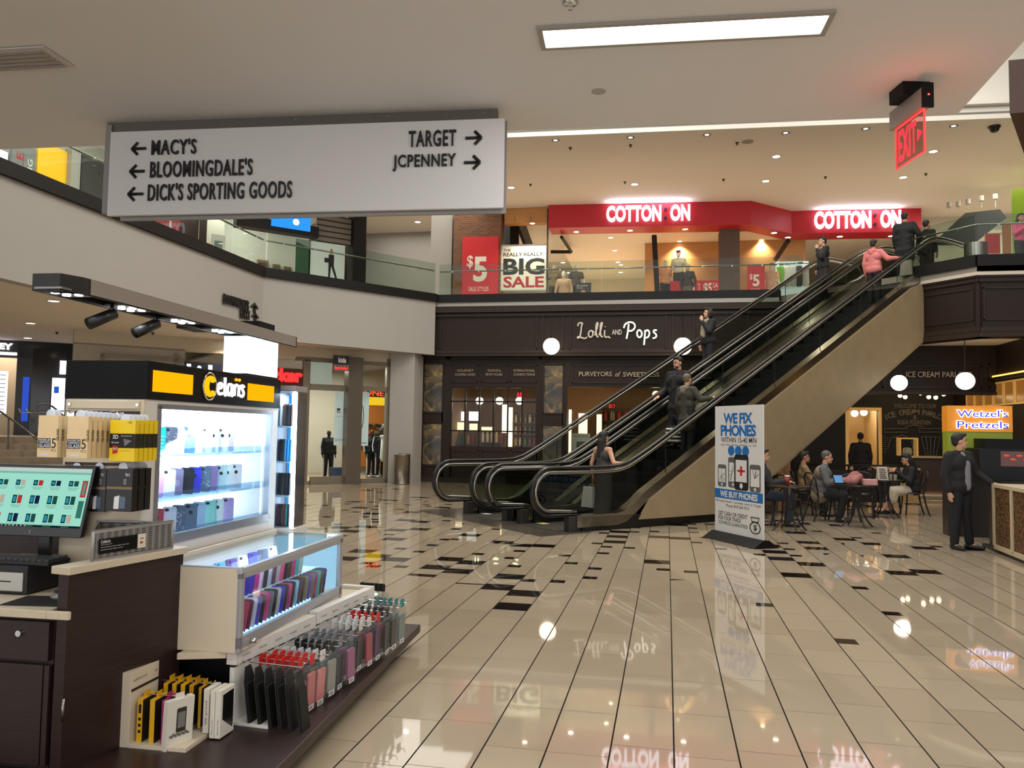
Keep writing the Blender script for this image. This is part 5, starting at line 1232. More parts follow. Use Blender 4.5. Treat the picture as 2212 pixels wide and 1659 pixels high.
def dbig(b, w, h):
    b.text('THE', (w*.05, 0, h*.86), w*.16, h*.055, .001, 1, bold=.02); b.text('REALLY REALLY:', (w*.05, 0, h*.75), w*.90, h*.085, .001, 1, bold=.02)
    b.text('BIG', (w*.05, 0, h*.34), w*.92, h*.37, .001, 1, bold=.035); b.text('SALE', (w*.06, 0, h*.06), w*.90, h*.25, .001, 2, bold=.03)
t, w, h = flat('sale_banner', 'white THE REALLY REALLY BIG SALE banner in the shop window', 'banner', board(1083, 530, 1180, 628, FC, .12), FC, .12, [WHITEP, BLACKP, REDP], dbig)
MB().box(-.02, -.01, h-.02, w+.02, .04, h+.02).build('rod', m_steel, t); MB().box(-.02, -.01, -.02, w+.02, .04, .02).build('rod', m_steel, t)
flat('sale_board', 'red $5 sale styles board cut off by the pillar, among the mannequins', 'sign', board(1499, 606, 1553, 660, FC, .6), FC, .6, [m_redb, WHITEP], lambda b, w, h: b.text('$5', (w*.38, 0, h*.45), w*.34, h*.45, .001, 1, bold=.03).text('SA', (w*.76, 0, h*.70), w*.2, h*.2, .001, 1).text('ST', (w*.76, 0, h*.42), w*.2, h*.2, .001, 1).text('SALE', (w*.24, 0, h*.4), h*.5, w*.08, .001, 1, Z3, -X3))
flat('sale_banner', 'red $5 sale banner right of the grey-brown pillar', 'banner', board(1614, 573, 1652, 640, FC, .5), FC, .5, [m_redb, WHITEP], d5)
flat('display_plinth', 'red display plinth under the capped mannequin', 'plinth', board(1444, 612, 1492, 690, FC, 1.3), FC, .9, [m_redb], th=.8)
flat('poster_board', 'dark comfort poster board beside the grey-shirted mannequin', 'poster', board(1243, 611, 1277, 650, FC, .5), FC, .5, [M('poster_dark', (56, 60, 60), .5), WHITEP, M('poster_skin', (190, 140, 110), .6)], lambda b, w, h: b.text('All comfort', (w*.08, 0, h*.80), w*.7, h*.10, .001, 1).text('All day', (w*.08, 0, h*.66), w*.4, h*.10, .001, 1).ell((w*.5, 0, h*.45), (w*.16, .004, h*.16), mi=2))
# window frame pole and diagonal black beams, track lamps
def beam(pts, r, label, fr, offs):
    P_ = [np.array(fr.w(*(lambda a: (a[0], o, a[1]))(fr.px(x, y, o)))) for (x, y), o in zip(pts, offs)]
    b = MB()
    for i in range(len(P_)-1): b.tube([P_[i], P_[i+1]], r, 4)
    return one(b, 'ceiling_beam', m_black, label, 'beam')
beam([(1105, 470), (1105, 545)], .28, 'black upright frame behind the white sale banner', FC, [1.0, 1.0])
beam([(1120, 472), (1142, 532)], .2, 'black slanting beam behind the white sale banner', FC, [1.2, 3.5])
beam([(1213, 512), (1234, 544), (1190, 544)], .07, 'black track beam inside the shop window near its left edge', FC, [.6, 3.5, 3.6])
beam([(1413, 508), (1420, 634)], .09, 'black post beside the plywood wall of the red shop', FC, [.4, .4])
beam([(1702, 520), (1676, 560)], .10, 'black slanting track under the right half of the red fascia', FC, [.8, 3.0])
one(MB().box(*FC.w(FC.px(1181, 530)[0], 0, UF), *(np.array(FC.w(FC.px(1184, 530)[0], .08, 9.5)))), 'window_mullion', m_dark, 'thin dark window mullion at the left end of the red fascia', 'mullion')
# white display wall left of the red shop and its mouldings
mb = MB(); a0, _ = FC.px(930, 560, .3); a1, _ = FC.px(976, 560, .3); p, p2 = FC.w(a0, .3), FC.w(a1, .3)
mb.box(p[0], p[1], UF, p2[0], p2[1]+.6, 9.6)
pl = PY(796, 560, 30.5); mb.box(pl[0]-.1, 30.5, UF, p[0]+.2, 30.7, 9.6)
struct(mb, 'wall_upper_back', m_white)
a0, _ = FC.px(1090, 470, .2); b1 = FC.px(1185, 470, .2)[0]; p, p2 = FC.w(a0, .2), FC.w(b1, .2)
one(MB().box(p[0], p[1], 9.05, p2[0], p2[1]+.3, 9.59).box(p[0]+.3, p[1]-.06, 9.12, p[0]+.36, p[1], 9.3).box(p[0]+.9, p[1]-.06, 9.12, p[0]+.96, p[1], 9.3), 'timber_fascia', m_ply, 'warm timber fascia strip over the white sale banner', 'fascia')
# mannequins: featureless figures in the window
def mannequin(px, ytop, off, label, topc, legc, kind='tee', rot=0.0, cap_=None, body=(226, 216, 200), hh=1.80):
    a, z = FC.px(px, ytop, off); w = FC.w(a, off)
    base = z-hh
    def ex(t, J, hp, hr, cloth):
        if cap_: cloth('cap', Cap().add(*_ell(hp(0, .01, .07), hr[:, 0], hr[:, 1], hr[:, 2], (.088, .10, .06))).cap(hp(-.04, -.09, .06), hp(.04, -.09, .06), .035), cap_)
        MB().cyl((0, 0, -.02), (0, 0, .02), .2, n=20).build('base', m_steel, t)
    t = person(label, (w[0], w[1], base), rot, hh, {'elL': (.27, .05, 1.15), 'wrL': (.29, -.04, .90), 'elR': (-.27, .05, 1.15), 'wrR': (-.29, -.04, .90)}, body, None, (kind, topc), ('trousers', legc), None, face=False, name='mannequin', cat='mannequin', vox=.014, extras=ex, group='mannequins in the red shop')
    if base > UF+.06: one(MB().box(-.32, -.32, 0, .32, .32, base-UF-.02), 'mannequin_stand', M('stand_white', (200, 190, 176), .6), 'square stand under the '+label[:60].split(' behind')[0].split(' beside')[0], 'stand'); o = bpy.data.objects[[k for k in bpy.data.objects.keys() if k.startswith('mannequin_stand')][-1]]; o.location = (w[0], w[1], UF)
    return t
mannequin(1197, 572, 1.3, 'mannequin in an olive shirt at the left window edge', (120, 106, 84), (60, 56, 52))
mannequin(1218, 586, .9, 'mannequin in a pale pink sweatshirt beside the dark poster board', (214, 178, 150), (60, 56, 52), 'shirt')
mannequin(1245, 571, 1.4, 'mannequin in a grey shirt behind the dark poster board', (96, 90, 84), (50, 48, 50))
mannequin(1437, 563, .9, 'mannequin in an orange top left of the capped mannequin', (222, 150, 104), (36, 36, 46), 'tee', .5)
mannequin(1466, 541, 1.0, 'mannequin with a red cap and white shirt, tallest in the window', (228, 216, 190), (70, 66, 60), 'shirt', -.3, (120, 40, 36))
mannequin(1486, 570, .8, 'mannequin in dark sleeves right of the capped mannequin', (70, 62, 62), (120, 104, 92), 'shirt', -.7)
mannequin(1666, 569, .9, 'mannequin in a peach dress right of the small $5 banner', (214, 160, 128), (200, 150, 120), 'tee', .2, (60, 40, 36))
# lit white rack of clothes under the right half of the fascia
a0, z0, a1, z1 = board(1680, 560, 1752, 640, FC, 2.0)
t = thing('clothes_rack', 'bright white clothes display seen over the escalator tops', 'clothes rack', FC.w(a0, 2.0, UF), FC.rot)
MB().box(0, .4, 0, a1-a0, .5, z1-UF).build('back_panel', E('rack_glow', (220, 235, 225), .9), t)
MB().tube([(0, .1, z1-UF-.15), (a1-a0, .1, z1-UF-.15)], .02, 8).build('rail', m_steel, t)
for i, c in enumerate([(120, 190, 60), (236, 236, 232), (230, 236, 240), (60, 64, 60), (226, 226, 230)]):
    w = (a1-a0)/5.5; g = Cap().cap((w*(i+.6)-.09, .1, z1-UF-.3), (w*(i+.6)+.09, .1, z1-UF-.3), .06).cap((w*(i+.6), .1, z1-UF-.35), (w*(i+.6), .1, z1-UF-.85), .13, .15)
    g.build('garment', M('garment_%d_%d_%d' % c, c, .8), t, True)
# lamps of the red shop
SHOPL = [(1245, 501, .4), (1361, 498, .4), (1480, 495, .4), (1319, 513, 1.5), (1329, 541, 3.4), (1216, 567, 6.5), (1335, 566, 6.5), (1341, 588, 8.5), (1468, 521, .5), (1634, 517, .8), (1645, 518, .8), (1632, 545, 3)]
n_ = 0
def downlight(loc, label, group, r=.085, es=16.0, power=0, col=(1, .86, .66), name='downlight', spot=R(120), blend=.8):
    t = thing(name, label, 'downlight', loc, 0, group)
    MB().lathe([(r*1.15, -.001), (r*1.2, -.006), (r*1.0, -.008), (r*.98, -.001)], 20).build('trim_ring', m_white, t, True)
    MB().disc((0, 0, -.004), r*.97, 20).build('lens', E('lens_%s' % ('warm' if col[2] < .8 else 'neutral'), (255, 240, 214) if col[2] < .8 else (255, 248, 236), es), t)
    if power: lamp('SPOT', 'downlight_lamp', (loc[0], loc[1], loc[2]-.03), power, col, .09, (0, 0, 0), spot=spot, blend=blend)
for i, (x, y) in enumerate(((1245, 501), (1361, 498), (1480, 495), (1672, 503), (1702, 513), (1814, 511), (1925, 510))):
    p = PZ(x, y, ZF0); downlight(tuple(p), f'downlight in the red soffit, {ORD[i]} from its left end', 'downlights under the red fascia', .10, 14, 40)
for i, (x, y) in enumerate(((1319, 513), (1328, 541), (1216, 567), (1335, 566), (1229, 589), (1341, 588), (1346, 607), (1468, 521), (1645, 518), (1632, 545), (1150, 482))):
    p = PZ(x, y, 8.95); 
    if p[1] > 37: p = PZ(x, y, 8.95)*0+np.array([PY(x, y, 36.5)[0], 36.5-.3*i % 2, 8.95])
    downlight((p[0], min(p[1], 37), 8.945), f'downlight inside the red shop, {ORD[i]} counted from the window', 'downlights inside the red shop', .09, 14, 420)
# ---- upper ceiling fittings
for i, (x, y) in enumerate(((1200, 303), (1362, 297), (1527, 291), (1697, 287), (1870, 278), (2060, 272))):
    p = PZ(x, y, 9.6); t = thing('gimbal_light', f'small gimbal spotlight along the crown moulding, {ORD[i]} from the directory sign', 'ceiling light', (p[0], p[1], 9.6), 0, 'gimbal row of the upper ceiling')
    MB().lathe([(.11, -.001), (.115, -.008), (.09, -.010), (.085, -.001)], 18).build('trim_ring', m_white, t, True); MB().disc((0, 0, -.004), .06, 14).build('lens', E('gimbal_glow', (255, 240, 220), 3.0), t)
UPL = [(1104, 405), (1371, 398), (1677, 338), (1654, 391), (2016, 327), (1951, 383)]
UPN = ['over the timber fascia', 'above the left COTTON ON letters', 'between the two glowing signs, nearer of a pair', 'between the two glowing signs, farther of a pair', 'nearest the black dome camera', 'above the right COTTON ON letters']
for (x, y), nm in zip(UPL, UPN):
    p = PZ(x, y, 9.6); downlight((p[0], p[1], 9.598), f'round downlight in the upper ceiling {nm}', 'downlights of the upper ceiling', .11, 14, 260)
for i, (x, y) in enumerate(((1232, 319), (1362, 313), (1592, 308), (1146, 398), (1350, 393), (1563, 387), (1783, 382), (2000, 375))):
    p = PZ(x, y, 9.6); one(MB().lathe([(.05, 0), (.05, -.01), (.02, -.02), (.02, -.05), (.035, -.055), (.035, -.06)], 12, (p[0], p[1], 9.6)), 'ceiling_sprinkler', m_dark, f'small dark sprinkler in the upper ceiling, {ORD[i]} in the {"nearer" if i < 3 else "farther"} row from the left', 'sprinkler', 'sprinklers of the upper ceiling')
p = PZ(1615, 306, 9.6); one(MB().lathe([(.16, 0), (.16, -.008), (.15, -.012)], 24, (p[0], p[1], 9.6)), 'ceiling_speaker', M('speaker_grey', (150, 142, 130), .7), 'round grey speaker flush in the upper ceiling', 'speaker')
p = PZ(2148, 273, 9.6); one(MB().lathe([(.14, 0), (.15, -.03), (.12, -.05), (.11, -.10), (.07, -.15), (.01, -.165)], 20, (p[0], p[1], 9.6)), 'dome_camera', m_blackgl, 'black dome camera on the upper ceiling right of the exit sign', 'camera', smooth_=True)
# ---- left upper shops
FL = Fr((-14.3, 0), PI/2)     # local x = world y, looks to +x
mb = MB().box(-15.5, 5, UF, -14.6, 24, 10.2)
mb.box(-14.6, 5, 9.3, -10.6, 24, 9.6)
struct(mb, 'wall_upper_left', M('upper_wall', (196, 192, 182), .7))
def lw(x0, y0, x1, y1, label, name, cat, mats, deco=None, off=-.02, th=.06):
    a0, z1 = FL.px(x0, y0, off); a1, _ = FL.px(x1, y0, off); z0 = max(UF, FL.px(x0, y1, off)[1]); return flat(name, label, cat, (min(a0, a1), z0, max(a0, a1), z1), FL, off, mats, deco, th)
lw(-40, 305, 19, 420, 'bright white lit shop window at the far upper left', 'lit_window', 'window', [E('window_glow', (250, 250, 255), 1.6)])
lw(28, 300, 80, 440, 'grey hanging banner with red and white letters at the far upper left', 'shop_banner', 'banner', [M('banner_grey', (120, 124, 126), .6), REDP, WHITEP], lambda b, w, h: b.text('SALE', (w*.50, 0, h*.25), h*.6, w*.32, .001, 1, Z3, -X3, bold=.02).text('SPRING', (w*.86, 0, h*.2), h*.6, w*.2, .001, 2, Z3, -X3))
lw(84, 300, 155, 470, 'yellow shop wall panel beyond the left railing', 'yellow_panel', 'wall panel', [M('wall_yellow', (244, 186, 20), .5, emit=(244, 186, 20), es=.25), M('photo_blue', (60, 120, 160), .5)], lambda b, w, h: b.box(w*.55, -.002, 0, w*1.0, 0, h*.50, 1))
lw(156, 320, 176, 470, 'narrow white pilaster beside the yellow panel', 'pilaster', 'pilaster', [m_white], th=.2, off=-.15)
lw(178, 330, 300, 560, 'dark grey shop wall left of the directory sign', 'dark_panel', 'wall panel', [M('panel_charcoal', (60, 60, 62), .5), m_dark], lambda b, w, h: b.box(w*.3, -.004, 0, w*.7, 0, h*.62, 1))
lw(340, 400, 392, 540, 'red and white shop window just under the directory sign', 'red_window', 'window', [M('window_red', (170, 40, 44), .5), WHITEP], lambda b, w, h: b.box(w*.55, -.004, 0, w*.64, 0, h, 1).box(0, -.003, 0, w, 0, h*.30, 1))
lw(392, 420, 450, 590, 'tall black curtain panel in the left upper shop front', 'black_panel', 'wall panel', [m_black, m_steel], lambda b, w, h: b.box(w*.66, -.012, 0, w*.69, 0, h, 1), th=.2)
FD = Fr((-13.6, 21.6), R(45))
def dw(x0, y0, x1, y1, label, name, cat, mats, deco=None, off=0.0, th=.06):
    a0, z1 = FD.px(x0, y0, off); a1, _ = FD.px(x1, y0, off); z0 = max(UF, FD.px(x0, y1, off)[1]); return flat(name, label, cat, (a0, z0, a1, z1), FD, off, mats, deco, th)
mb = MB(); p = FD.w(-3.0, 3.0); 
w0, w1 = FD.w(-5.5, 3.2), FD.w(4.2, 3.2); mb.prism([w0[:2], w1[:2], FD.w(4.2, 3.4)[:2], FD.w(-5.5, 3.4)[:2]], UF, 9.5)
mb.prism([FD.w(-5.5, 0)[:2], FD.w(4.2, 0)[:2], FD.w(4.2, 3.3)[:2], FD.w(-5.5, 3.3)[:2]], 9.0, 9.2)
struct(mb, 'wall_upper_diagonal', M('gallery_white', (206, 206, 196), .7))
dw(512, 462, 690, 486, 'black fascia of the diagonal upper shop', 'shop_fascia', 'fascia', [m_black], off=-.1, th=.4)
dw(588, 450, 672, 487, 'blue glowing screen on the black upper fascia', 'screen', 'screen', [E('screen_blue', (40, 130, 210), 1.4), E('screen_spot', (225, 240, 255), 6)], lambda b, w, h: b.disc((w*.62, -.001, h*.42), .10, 14, 1, X3, Z3), off=-.16)
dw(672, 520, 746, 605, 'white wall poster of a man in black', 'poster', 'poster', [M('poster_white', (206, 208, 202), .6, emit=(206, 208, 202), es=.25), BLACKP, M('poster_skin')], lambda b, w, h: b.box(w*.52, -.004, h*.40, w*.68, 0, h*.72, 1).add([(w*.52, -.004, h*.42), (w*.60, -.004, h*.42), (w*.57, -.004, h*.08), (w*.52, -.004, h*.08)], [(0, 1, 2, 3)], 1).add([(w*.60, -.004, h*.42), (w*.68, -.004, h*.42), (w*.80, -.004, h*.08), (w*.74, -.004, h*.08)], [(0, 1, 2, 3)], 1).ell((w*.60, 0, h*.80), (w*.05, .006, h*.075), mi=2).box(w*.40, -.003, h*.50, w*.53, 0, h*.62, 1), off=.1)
dw(685, 462, 760, 521, 'black lattice shelving above the white poster', 'lattice', 'lattice', [M('lattice_wood', (120, 112, 96), .6), m_black], lambda b, w, h: [b.box(0, -.02, h*k/5, w, 0, h*k/5+.03, 1) for k in range(6)], off=.12)
dw(766, 440, 793, 640, 'tall black frame at the right end of the diagonal shop', 'portal_post', 'post', [m_black], off=-.12, th=.5)
dw(458, 505, 487, 640, 'white framed poster in the diagonal gallery', 'poster', 'poster', [WHITEP, M('photo_teal', (120, 150, 150), .6)], lambda b, w, h: b.box(w*.2, -.004, h*.35, w*.8, 0, h*.9, 1), off=1.2)
for i, (x0, y0, x1, y1) in enumerate(((556, 560, 580, 620), (590, 570, 606, 625), (614, 575, 630, 625))):
    dw(x0, y0, x1, y1, f'framed mirror on the far gallery wall, {ORD[i]} from the dark waste bin', 'mirror', 'mirror', [M('mirror_frame', (120, 96, 70), .5), m_chrome], lambda b, w, h: b.box(w*.12, -.006, h*.1, w*.88, 0, h*.9, 1), off=3.1)
dw(640, 515, 672, 640, 'glass entrance panel of the diagonal upper shop', 'glass_door', 'door', [GL('tinted_door_glass', (150, 178, 164), .1)], off=.05, th=.02)
p = PZ(520, 600, UF+.0); p = PX(520, 545, -12.6)
one(MB().lathe([(.26, UF), (.26, UF+.95), (.27, UF+.97), (.27, UF+1.0), (.2, UF+1.0), (.19, UF+.9)], 24, (p[0], p[1], 0)), 'waste_bin', M('bin_dark', (50, 52, 54), .4, .3), 'dark round waste bin behind the left railing', 'waste bin', smooth_=False)
for i, pxy in enumerate(((500, 500), (540, 520), (590, 545), (650, 560))):
    pass
lamp('AREA', 'gallery_lamp', FD.w(-.5, 1.6, 8.95), 260, (1, .94, .84), 5, (0, 0, R(45)), 2)
lamp('AREA', 'walkway_lamp', (-12.4, 14, 9.2), 240, (1, .95, .88), 2, (0, 0, 0), 8)
lamp('AREA', 'alcove_lamp', (-9.0, 27.5, 9.5), 150, (1, .95, .87), 5.0)
p = PY(902, 490, 29.0); downlight((p[0], 29.0, 9.598), 'downlight in the white alcove left of the brick pillar', 'downlights of the upper ceiling', .11, 14, 30)
# ---- right upper shops
mb = MB().box(8.8, 31, UF, 20, 31.2, 9.6)
struct(mb, 'wall_upper_right', M('right_white', (214, 206, 190), .7))
FRt = Fr((0, 25.5), 0)
def rw(x0, y0, x1, y1, label, name, cat, mats, deco=None, off=0.0, th=.06):
    a0, z1 = FRt.px(x0, y0, off); a1, _ = FRt.px(x1, y0, off); z0 = max(UF, FRt.px(x0, y1, off)[1]); return flat(name, label, cat, (a0, z0, a1, z1), FRt, off, mats, deco, th)
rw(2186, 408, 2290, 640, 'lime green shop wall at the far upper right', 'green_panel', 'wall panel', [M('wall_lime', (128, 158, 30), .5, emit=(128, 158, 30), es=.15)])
rw(2166, 480, 2184, 640, 'orange brick pier at the far upper right', 'brick_pier', 'pillar', [M('brick_orange', (168, 110, 66), .8, noise=.3, nscale=14)])
rw(2128, 505, 2160, 600, 'red and white poster in the upper right shop', 'poster', 'poster', [M('poster_cream', (220, 190, 170), .6), REDP], lambda b, w, h: b.box(0, -.004, h*.55, w, 0, h, 1), off=.6)
one(MB().add([tuple(PY(x, y, 27.5)) for x, y in ((2010, 530), (2085, 460), (2160, 452), (2175, 470), (2100, 530))]+[tuple(PY(x, y, 27.8)) for x, y in ((2010, 530), (2085, 460), (2160, 452), (2175, 470), (2100, 530))], [(0, 1, 2, 3, 4), (9, 8, 7, 6, 5)]+[(i, (i+1) % 5, (i+1) % 5+5, i+5) for i in range(5)]), 'hanging_awning', M('awning_dark', (40, 40, 40), .8), 'dark slanting awning in the upper right shop', 'awning')
for i, (x, y) in enumerate(((2050, 448), (2070, 446), (2091, 441), (2120, 434), (2150, 430))):
    p = PY(x, y, 27.2); one(MB().cyl((p[0], p[1], p[2]), (p[0], p[1], p[2]+.16), .07, n=12).cyl((p[0], p[1], p[2]+.16), (p[0], p[1], 8.9), .012, n=6), 'track_spot', m_white, f'white track spot in the upper right shop, {ORD[i]} from the escalator side', 'spotlight', 'white track spots')
p = PY(2108, 535, 22.0); one(MB().lathe([(.27, UF), (.27, UF+.98), (.20, UF+.98), (.19, UF+.9)], 28, (p[0], 22.0, 0)), 'waste_bin', m_steel, 'round steel waste bin behind the right railing', 'waste bin')
lamp('AREA', 'right_shop_lamp', (11.5, 27, 9.5), 320, (1, .93, .8), 4)
p = PY(2204, 476, 21.2)
person('person with long dark hair and a pink top by the right railing', (p[0], 21.2, UF), .4, max(1.5, p[2]-UF), {'elR': (-.25, -.06, 1.16), 'wrR': (-.10, -.22, 1.30), 'hdR': (.2, -.3, .9)}, SK2, ('long', (30, 20, 18)), ('shirt', (206, 84, 116)), ('trousers', (30, 28, 34)))
# ================================================================== LOWER FLOOR SHOPS
# ---- hanging directory sign
pa, pb = PZ(235, 268, 3.95), PZ(1075, 237, 3.95)
FS = Fr((pa[0], pa[1]), math.atan2(pb[1]-pa[1], pb[0]-pa[0])); SW = float(np.linalg.norm(pb[:2]-pa[:2]))
t = thing('directory_sign', 'wide white directory sign with black store names hanging from the hall ceiling', 'sign', FS.w(0, 0, 3.95), FS.rot)
m_signw = M('sign_panel', (218, 217, 218), .5); m_signb = M('sign_bracket', (112, 106, 100), .5, .3); m_letter = M('sign_letter', (22, 22, 22), .4)
MB().box(0, -.02, -.085, SW, .05, 0).build('bracket', m_signb, t, bevel=.002)
for k in range(5): MB().cyl((.1+k*(SW-.2)/4, -.026, -.03), (.1+k*(SW-.2)/4, -.02, -.03), .006, n=8).build('screw', m_chrome, t)
a0, z0 = FS.px(262, 478, -.02); a1, z1 = FS.px(1093, 266, -.02)
MB().box(.0, -.035, z0-3.95+.06, .05, .02, -.02).box(a0, -.035, z0-3.95, a1+.01, -.012, -.10).build('rear_panel', M('sign_rear', (150, 148, 146), .5, .2), t)
o_ = -.085
fl, zt = FS.px(247, 281, o_); fr_, zr = FS.px(1090, 255, o_); _, zb = FS.px(236, 466, o_)
MB().box(fl-.03, -.085, zb-3.95, fr_, -.05, min(zt, zr)-3.95+.0).build('front_panel', m_signw, t, bevel=.003)
def srow(txt, x0, y0, x1, y1, arrow, ax0, ax1, ay):
    a0, zt = FS.px(x0, y0, o_); a1, _ = FS.px(x1, y0, o_); _, zb = FS.px(x0, y1, o_)
    MB().text(txt, (a0, -.088, zb-3.95), a1-a0, zt-zb, .012, 0, bold=.014, spacing=1.12).build('lettering', m_letter, t)
    b0, zm = FS.px(ax0, ay, o_); b1, _ = FS.px(ax1, ay, o_); w = b1-b0; s = -1 if arrow == 'l' else 1; c = (b0+b1)/2; zm -= 3.95
    ar = MB(); f = lambda x, z: (c+s*x*w, -.092, zm+z*w)
    for P_ in ([f(-.5, .0), f(.48, .0)], [f(.08, .42), f(.5, 0)], [f(.08, -.42), f(.5, 0)]): ar.tube(P_, .0115, 4)
    ar.build('arrow', m_letter, t)
srow("MACY'S", 330, 303, 426, 336, 'l', 286, 316, 322); srow("BLOOMINGDALE'S", 327, 349, 547, 385, 'l', 282, 313, 371); srow("DICK'S SPORTING GOODS", 322, 398, 632, 435, 'l', 278, 310, 420)
srow('TARGET', 884, 284, 986, 319, 'r', 1006, 1040, 299); srow('JCPENNEY', 850, 336, 985, 371, 'r', 1003, 1037, 352)
# ---- letters on the bulkhead
FB = Fr((-10.30, 0), PI/2)
for txt, x0, y0, x1, y1, nm in (("BLOOMINGDALE'S", 479, 645, 534, 671, 'upper'), ('GUCCI', 515, 676, 535, 692, 'lower')):
    a0, zt = FB.px(x0, y0); a1, _ = FB.px(x1, y0); zb = FB.px(x1, y1)[1]; zt = FB.px(x0, y0)[1]
    b = MB(); h = .20; zc_ = (FB.px(x0, (y0+y1)/2-6)[1])
    t = thing('wall_lettering', f'small black {txt} direction lettering with an up arrow on the white bulkhead', 'lettering', (-10.30, min(a0, a1), zb), PI/2)
    w = abs(a1-a0); b.text(txt, (0, -.03, 0), w, .24, .03, 0, bold=.03)
    b.build('letters', m_letter, t)
    ar = MB(); ar.box(w+.28, -.03, 0, w+.40, 0, .16); ar.prism([(w+.14, .12), (w+.54, .12), (w+.34, .25)], -.03, 0, f=lambda x, y, z: (x, z, y)); ar.build('arrow', m_letter, t)
# ---- exit sign at the ceiling edge
e0, e1 = PZ(1935, 283, 3.72), PZ(1997, 237, 3.72); ang = math.atan2(e1[1]-e0[1], e1[0]-e0[0]); L = float(np.linalg.norm(e1[:2]-e0[:2]))
t = thing('exit_sign', 'red glowing edge-lit EXIT sign hanging at the ceiling edge', 'exit sign', (e0[0], e0[1], 3.95), ang)
MB().box(-.03, -.03, -.22, L+.03, .03, -.09).build('housing', M('exit_alu', (156, 148, 140), .4, .3), t, bevel=.003)
MB().box(L*.25, -.09, -.09, L*.75, .09, 0).build('canopy', m_kblack, t)
MB().box(L+.03, -.035, -.23, L+.05, .035, -.07).build('end_cap', m_kblack, t)
MB().cyl((L+.051, 0, -.15), (L+.056, 0, -.15), .006, n=10).build('indicator', E('exit_dot', (255, 60, 50), 5), t)
H_ = .285; e_ = MB()
for x0, z0, x1, z1 in ((0, -.222-H_, L, -.215-H_), (0, -.23, L, -.222), (0, -.22-H_, .006, -.22), (L-.006, -.22-H_, L, -.22)): e_.box(x0, -.006, z0, x1, .006, z1)
e_.build('lit_edge', E('exit_edge', (255, 60, 60), 2.2), t)
MB().box(0, -.004, -.22-H_, L, .004, -.22).build('plate', GL('exit_plate', (230, 200, 196), .05), t)
MB().text('EXIT', (L*.14, -.007, -.22-H_*.89), L*.62, H_*.76, .002, 0, bold=.02, spacing=1.1).add([(L*.80, -.0085, -.22-H_*.38), (L*.95, -.0085, -.22-H_*.52), (L*.80, -.0085, -.22-H_*.66)], [(0, 1, 2)]).build('letters', E('exit_red', (255, 36, 50), 3.0), t)
lamp('POINT', 'exit_lamp', (e1[0]-.05, e1[1]-.1, 3.60), 1.1, (1, .12, .08), .05)
# ---- chocolate-brown sweet shop
FLo = Fr((0, 23.43), 0); off = .32
mb = MB(); a0, _ = FLo.px(888, 700); 
XR = 3.3
mb.box(a0, 23.43, 3.86, XR, 23.75, 5.38)
for z, d in ((5.27, .10), (5.18, .16), (5.06, .07), (3.86, .03), (3.95, .06)): mb.box(a0-d*.6, 23.43-d, z, XR, 23.5, z+.09, 1)
def moulding(mb, x0, y0, x1, y1, fr, off=0.0, w=.035, d=.035, mi=1):
    a0, z1 = fr.px(x0, y0, off); a1, _ = fr.px(x1, y0, off); z0 = fr.px(x0, y1, off)[1]; Y = fr.loc[1]+off
    for (p, q, r, s) in ((a0, z0, a1, z0+w), (a0, z1-w, a1, z1), (a0, z0, a0+w, z1), (a1-w, z0, a1, z1)): mb.box(p, Y-d, q, r, Y, s, mi)
for x0, x1 in ((893, 938), (952, 1162), (1172, 1218), (1232, 1440), (1452, 1500), (1512, 1600), (1612, 1678)): moulding(mb, x0, 678, x1, 756, FLo)
o = mb.build('wall_sweet_shop_fascia', [m_wood, m_woodlite]); tag(o, kind='structure')
# lower wall with openings: piers and spandrels
mb = MB(); Y0 = 23.43+off
def pier(x0, x1, ytop, ybot, d=.25):
    a0, z1 = FLo.px(x0, ytop, off); a1, _ = FLo.px(x1, ytop, off); z0 = max(0, FLo.px(x0, ybot, off)[1]); mb.box(a0, Y0, z0, a1, Y0+d, z1)
BOT = 1050
for x0, x1 in ((905, 917), (957, 976), (1160, 1175), (1216, 1226), (1500, 1680)): pier(x0, x1, 740, BOT)
pier(917, 957, 740, 787); pier(917, 957, 889, 915); pier(917, 957, 1003, BOT)
pier(976, 1160, 740, 836); pier(976, 1160, 965, BOT); pier(1175, 1216, 740, 789); pier(1175, 1216, 892, 920); pier(1175, 1216, 1003, BOT); pier(1226, 1500, 740, 836)
for x0, y0, x1, y1 in ((976, 789, 1033, 826), (1040, 789, 1097, 826), (1104, 789, 1161, 826), (1236, 788, 1490, 828), (980, 972, 1033, 1030), (1040, 972, 1097, 1030), (1104, 972, 1158, 1030), (916, 784, 959, 892), (913, 910, 957, 1006), (1174, 786, 1218, 894), (1170, 916, 1216, 1006)): moulding(mb, x0, y0, x1, y1, FLo, off, .03, .03)
for x0, x1 in ((900, 975), (965, 1172), (1165, 1222), (1222, 1500)):
    a0, z1 = FLo.px(x0, 762, off); a1, _ = FLo.px(x1, 762, off); mb.box(a0, Y0-.10, z1-.12, a1, Y0, z1, 1); mb.box(a0, Y0-.05, z1-.2, a1, Y0, z1-.12, 1)
mb.box(FLo.px(905, 1040, off)[0], Y0-.03, 0, FLo.px(1226, 1040, off)[0], Y0, .16, 1)
o = mb.build('wall_sweet_shop', [m_wood, m_woodlite]); tag(o, kind='structure')
m_lettg = M('letter_silver', (190, 180, 164), .35, .3, emit=(190, 184, 170), es=.25)
t = thing('shop_sign', 'silvery script Lolli AND Pops sign on the dark oak fascia', 'shop sign', (0, 23.43, 0))
def word(lines, x0, y0, x1, y1, r, mat, nm):
    a0, z1 = FLo.px(x0, y0, -.05); a1, _ = FLo.px(x1, y0, -.05); z0 = FLo.px(x0, y1, -.05)[1]
    MB().strokes(lines, (a0, -.05, z0), a1-a0, z1-z0, r, 0).build(nm, mat, t, True)
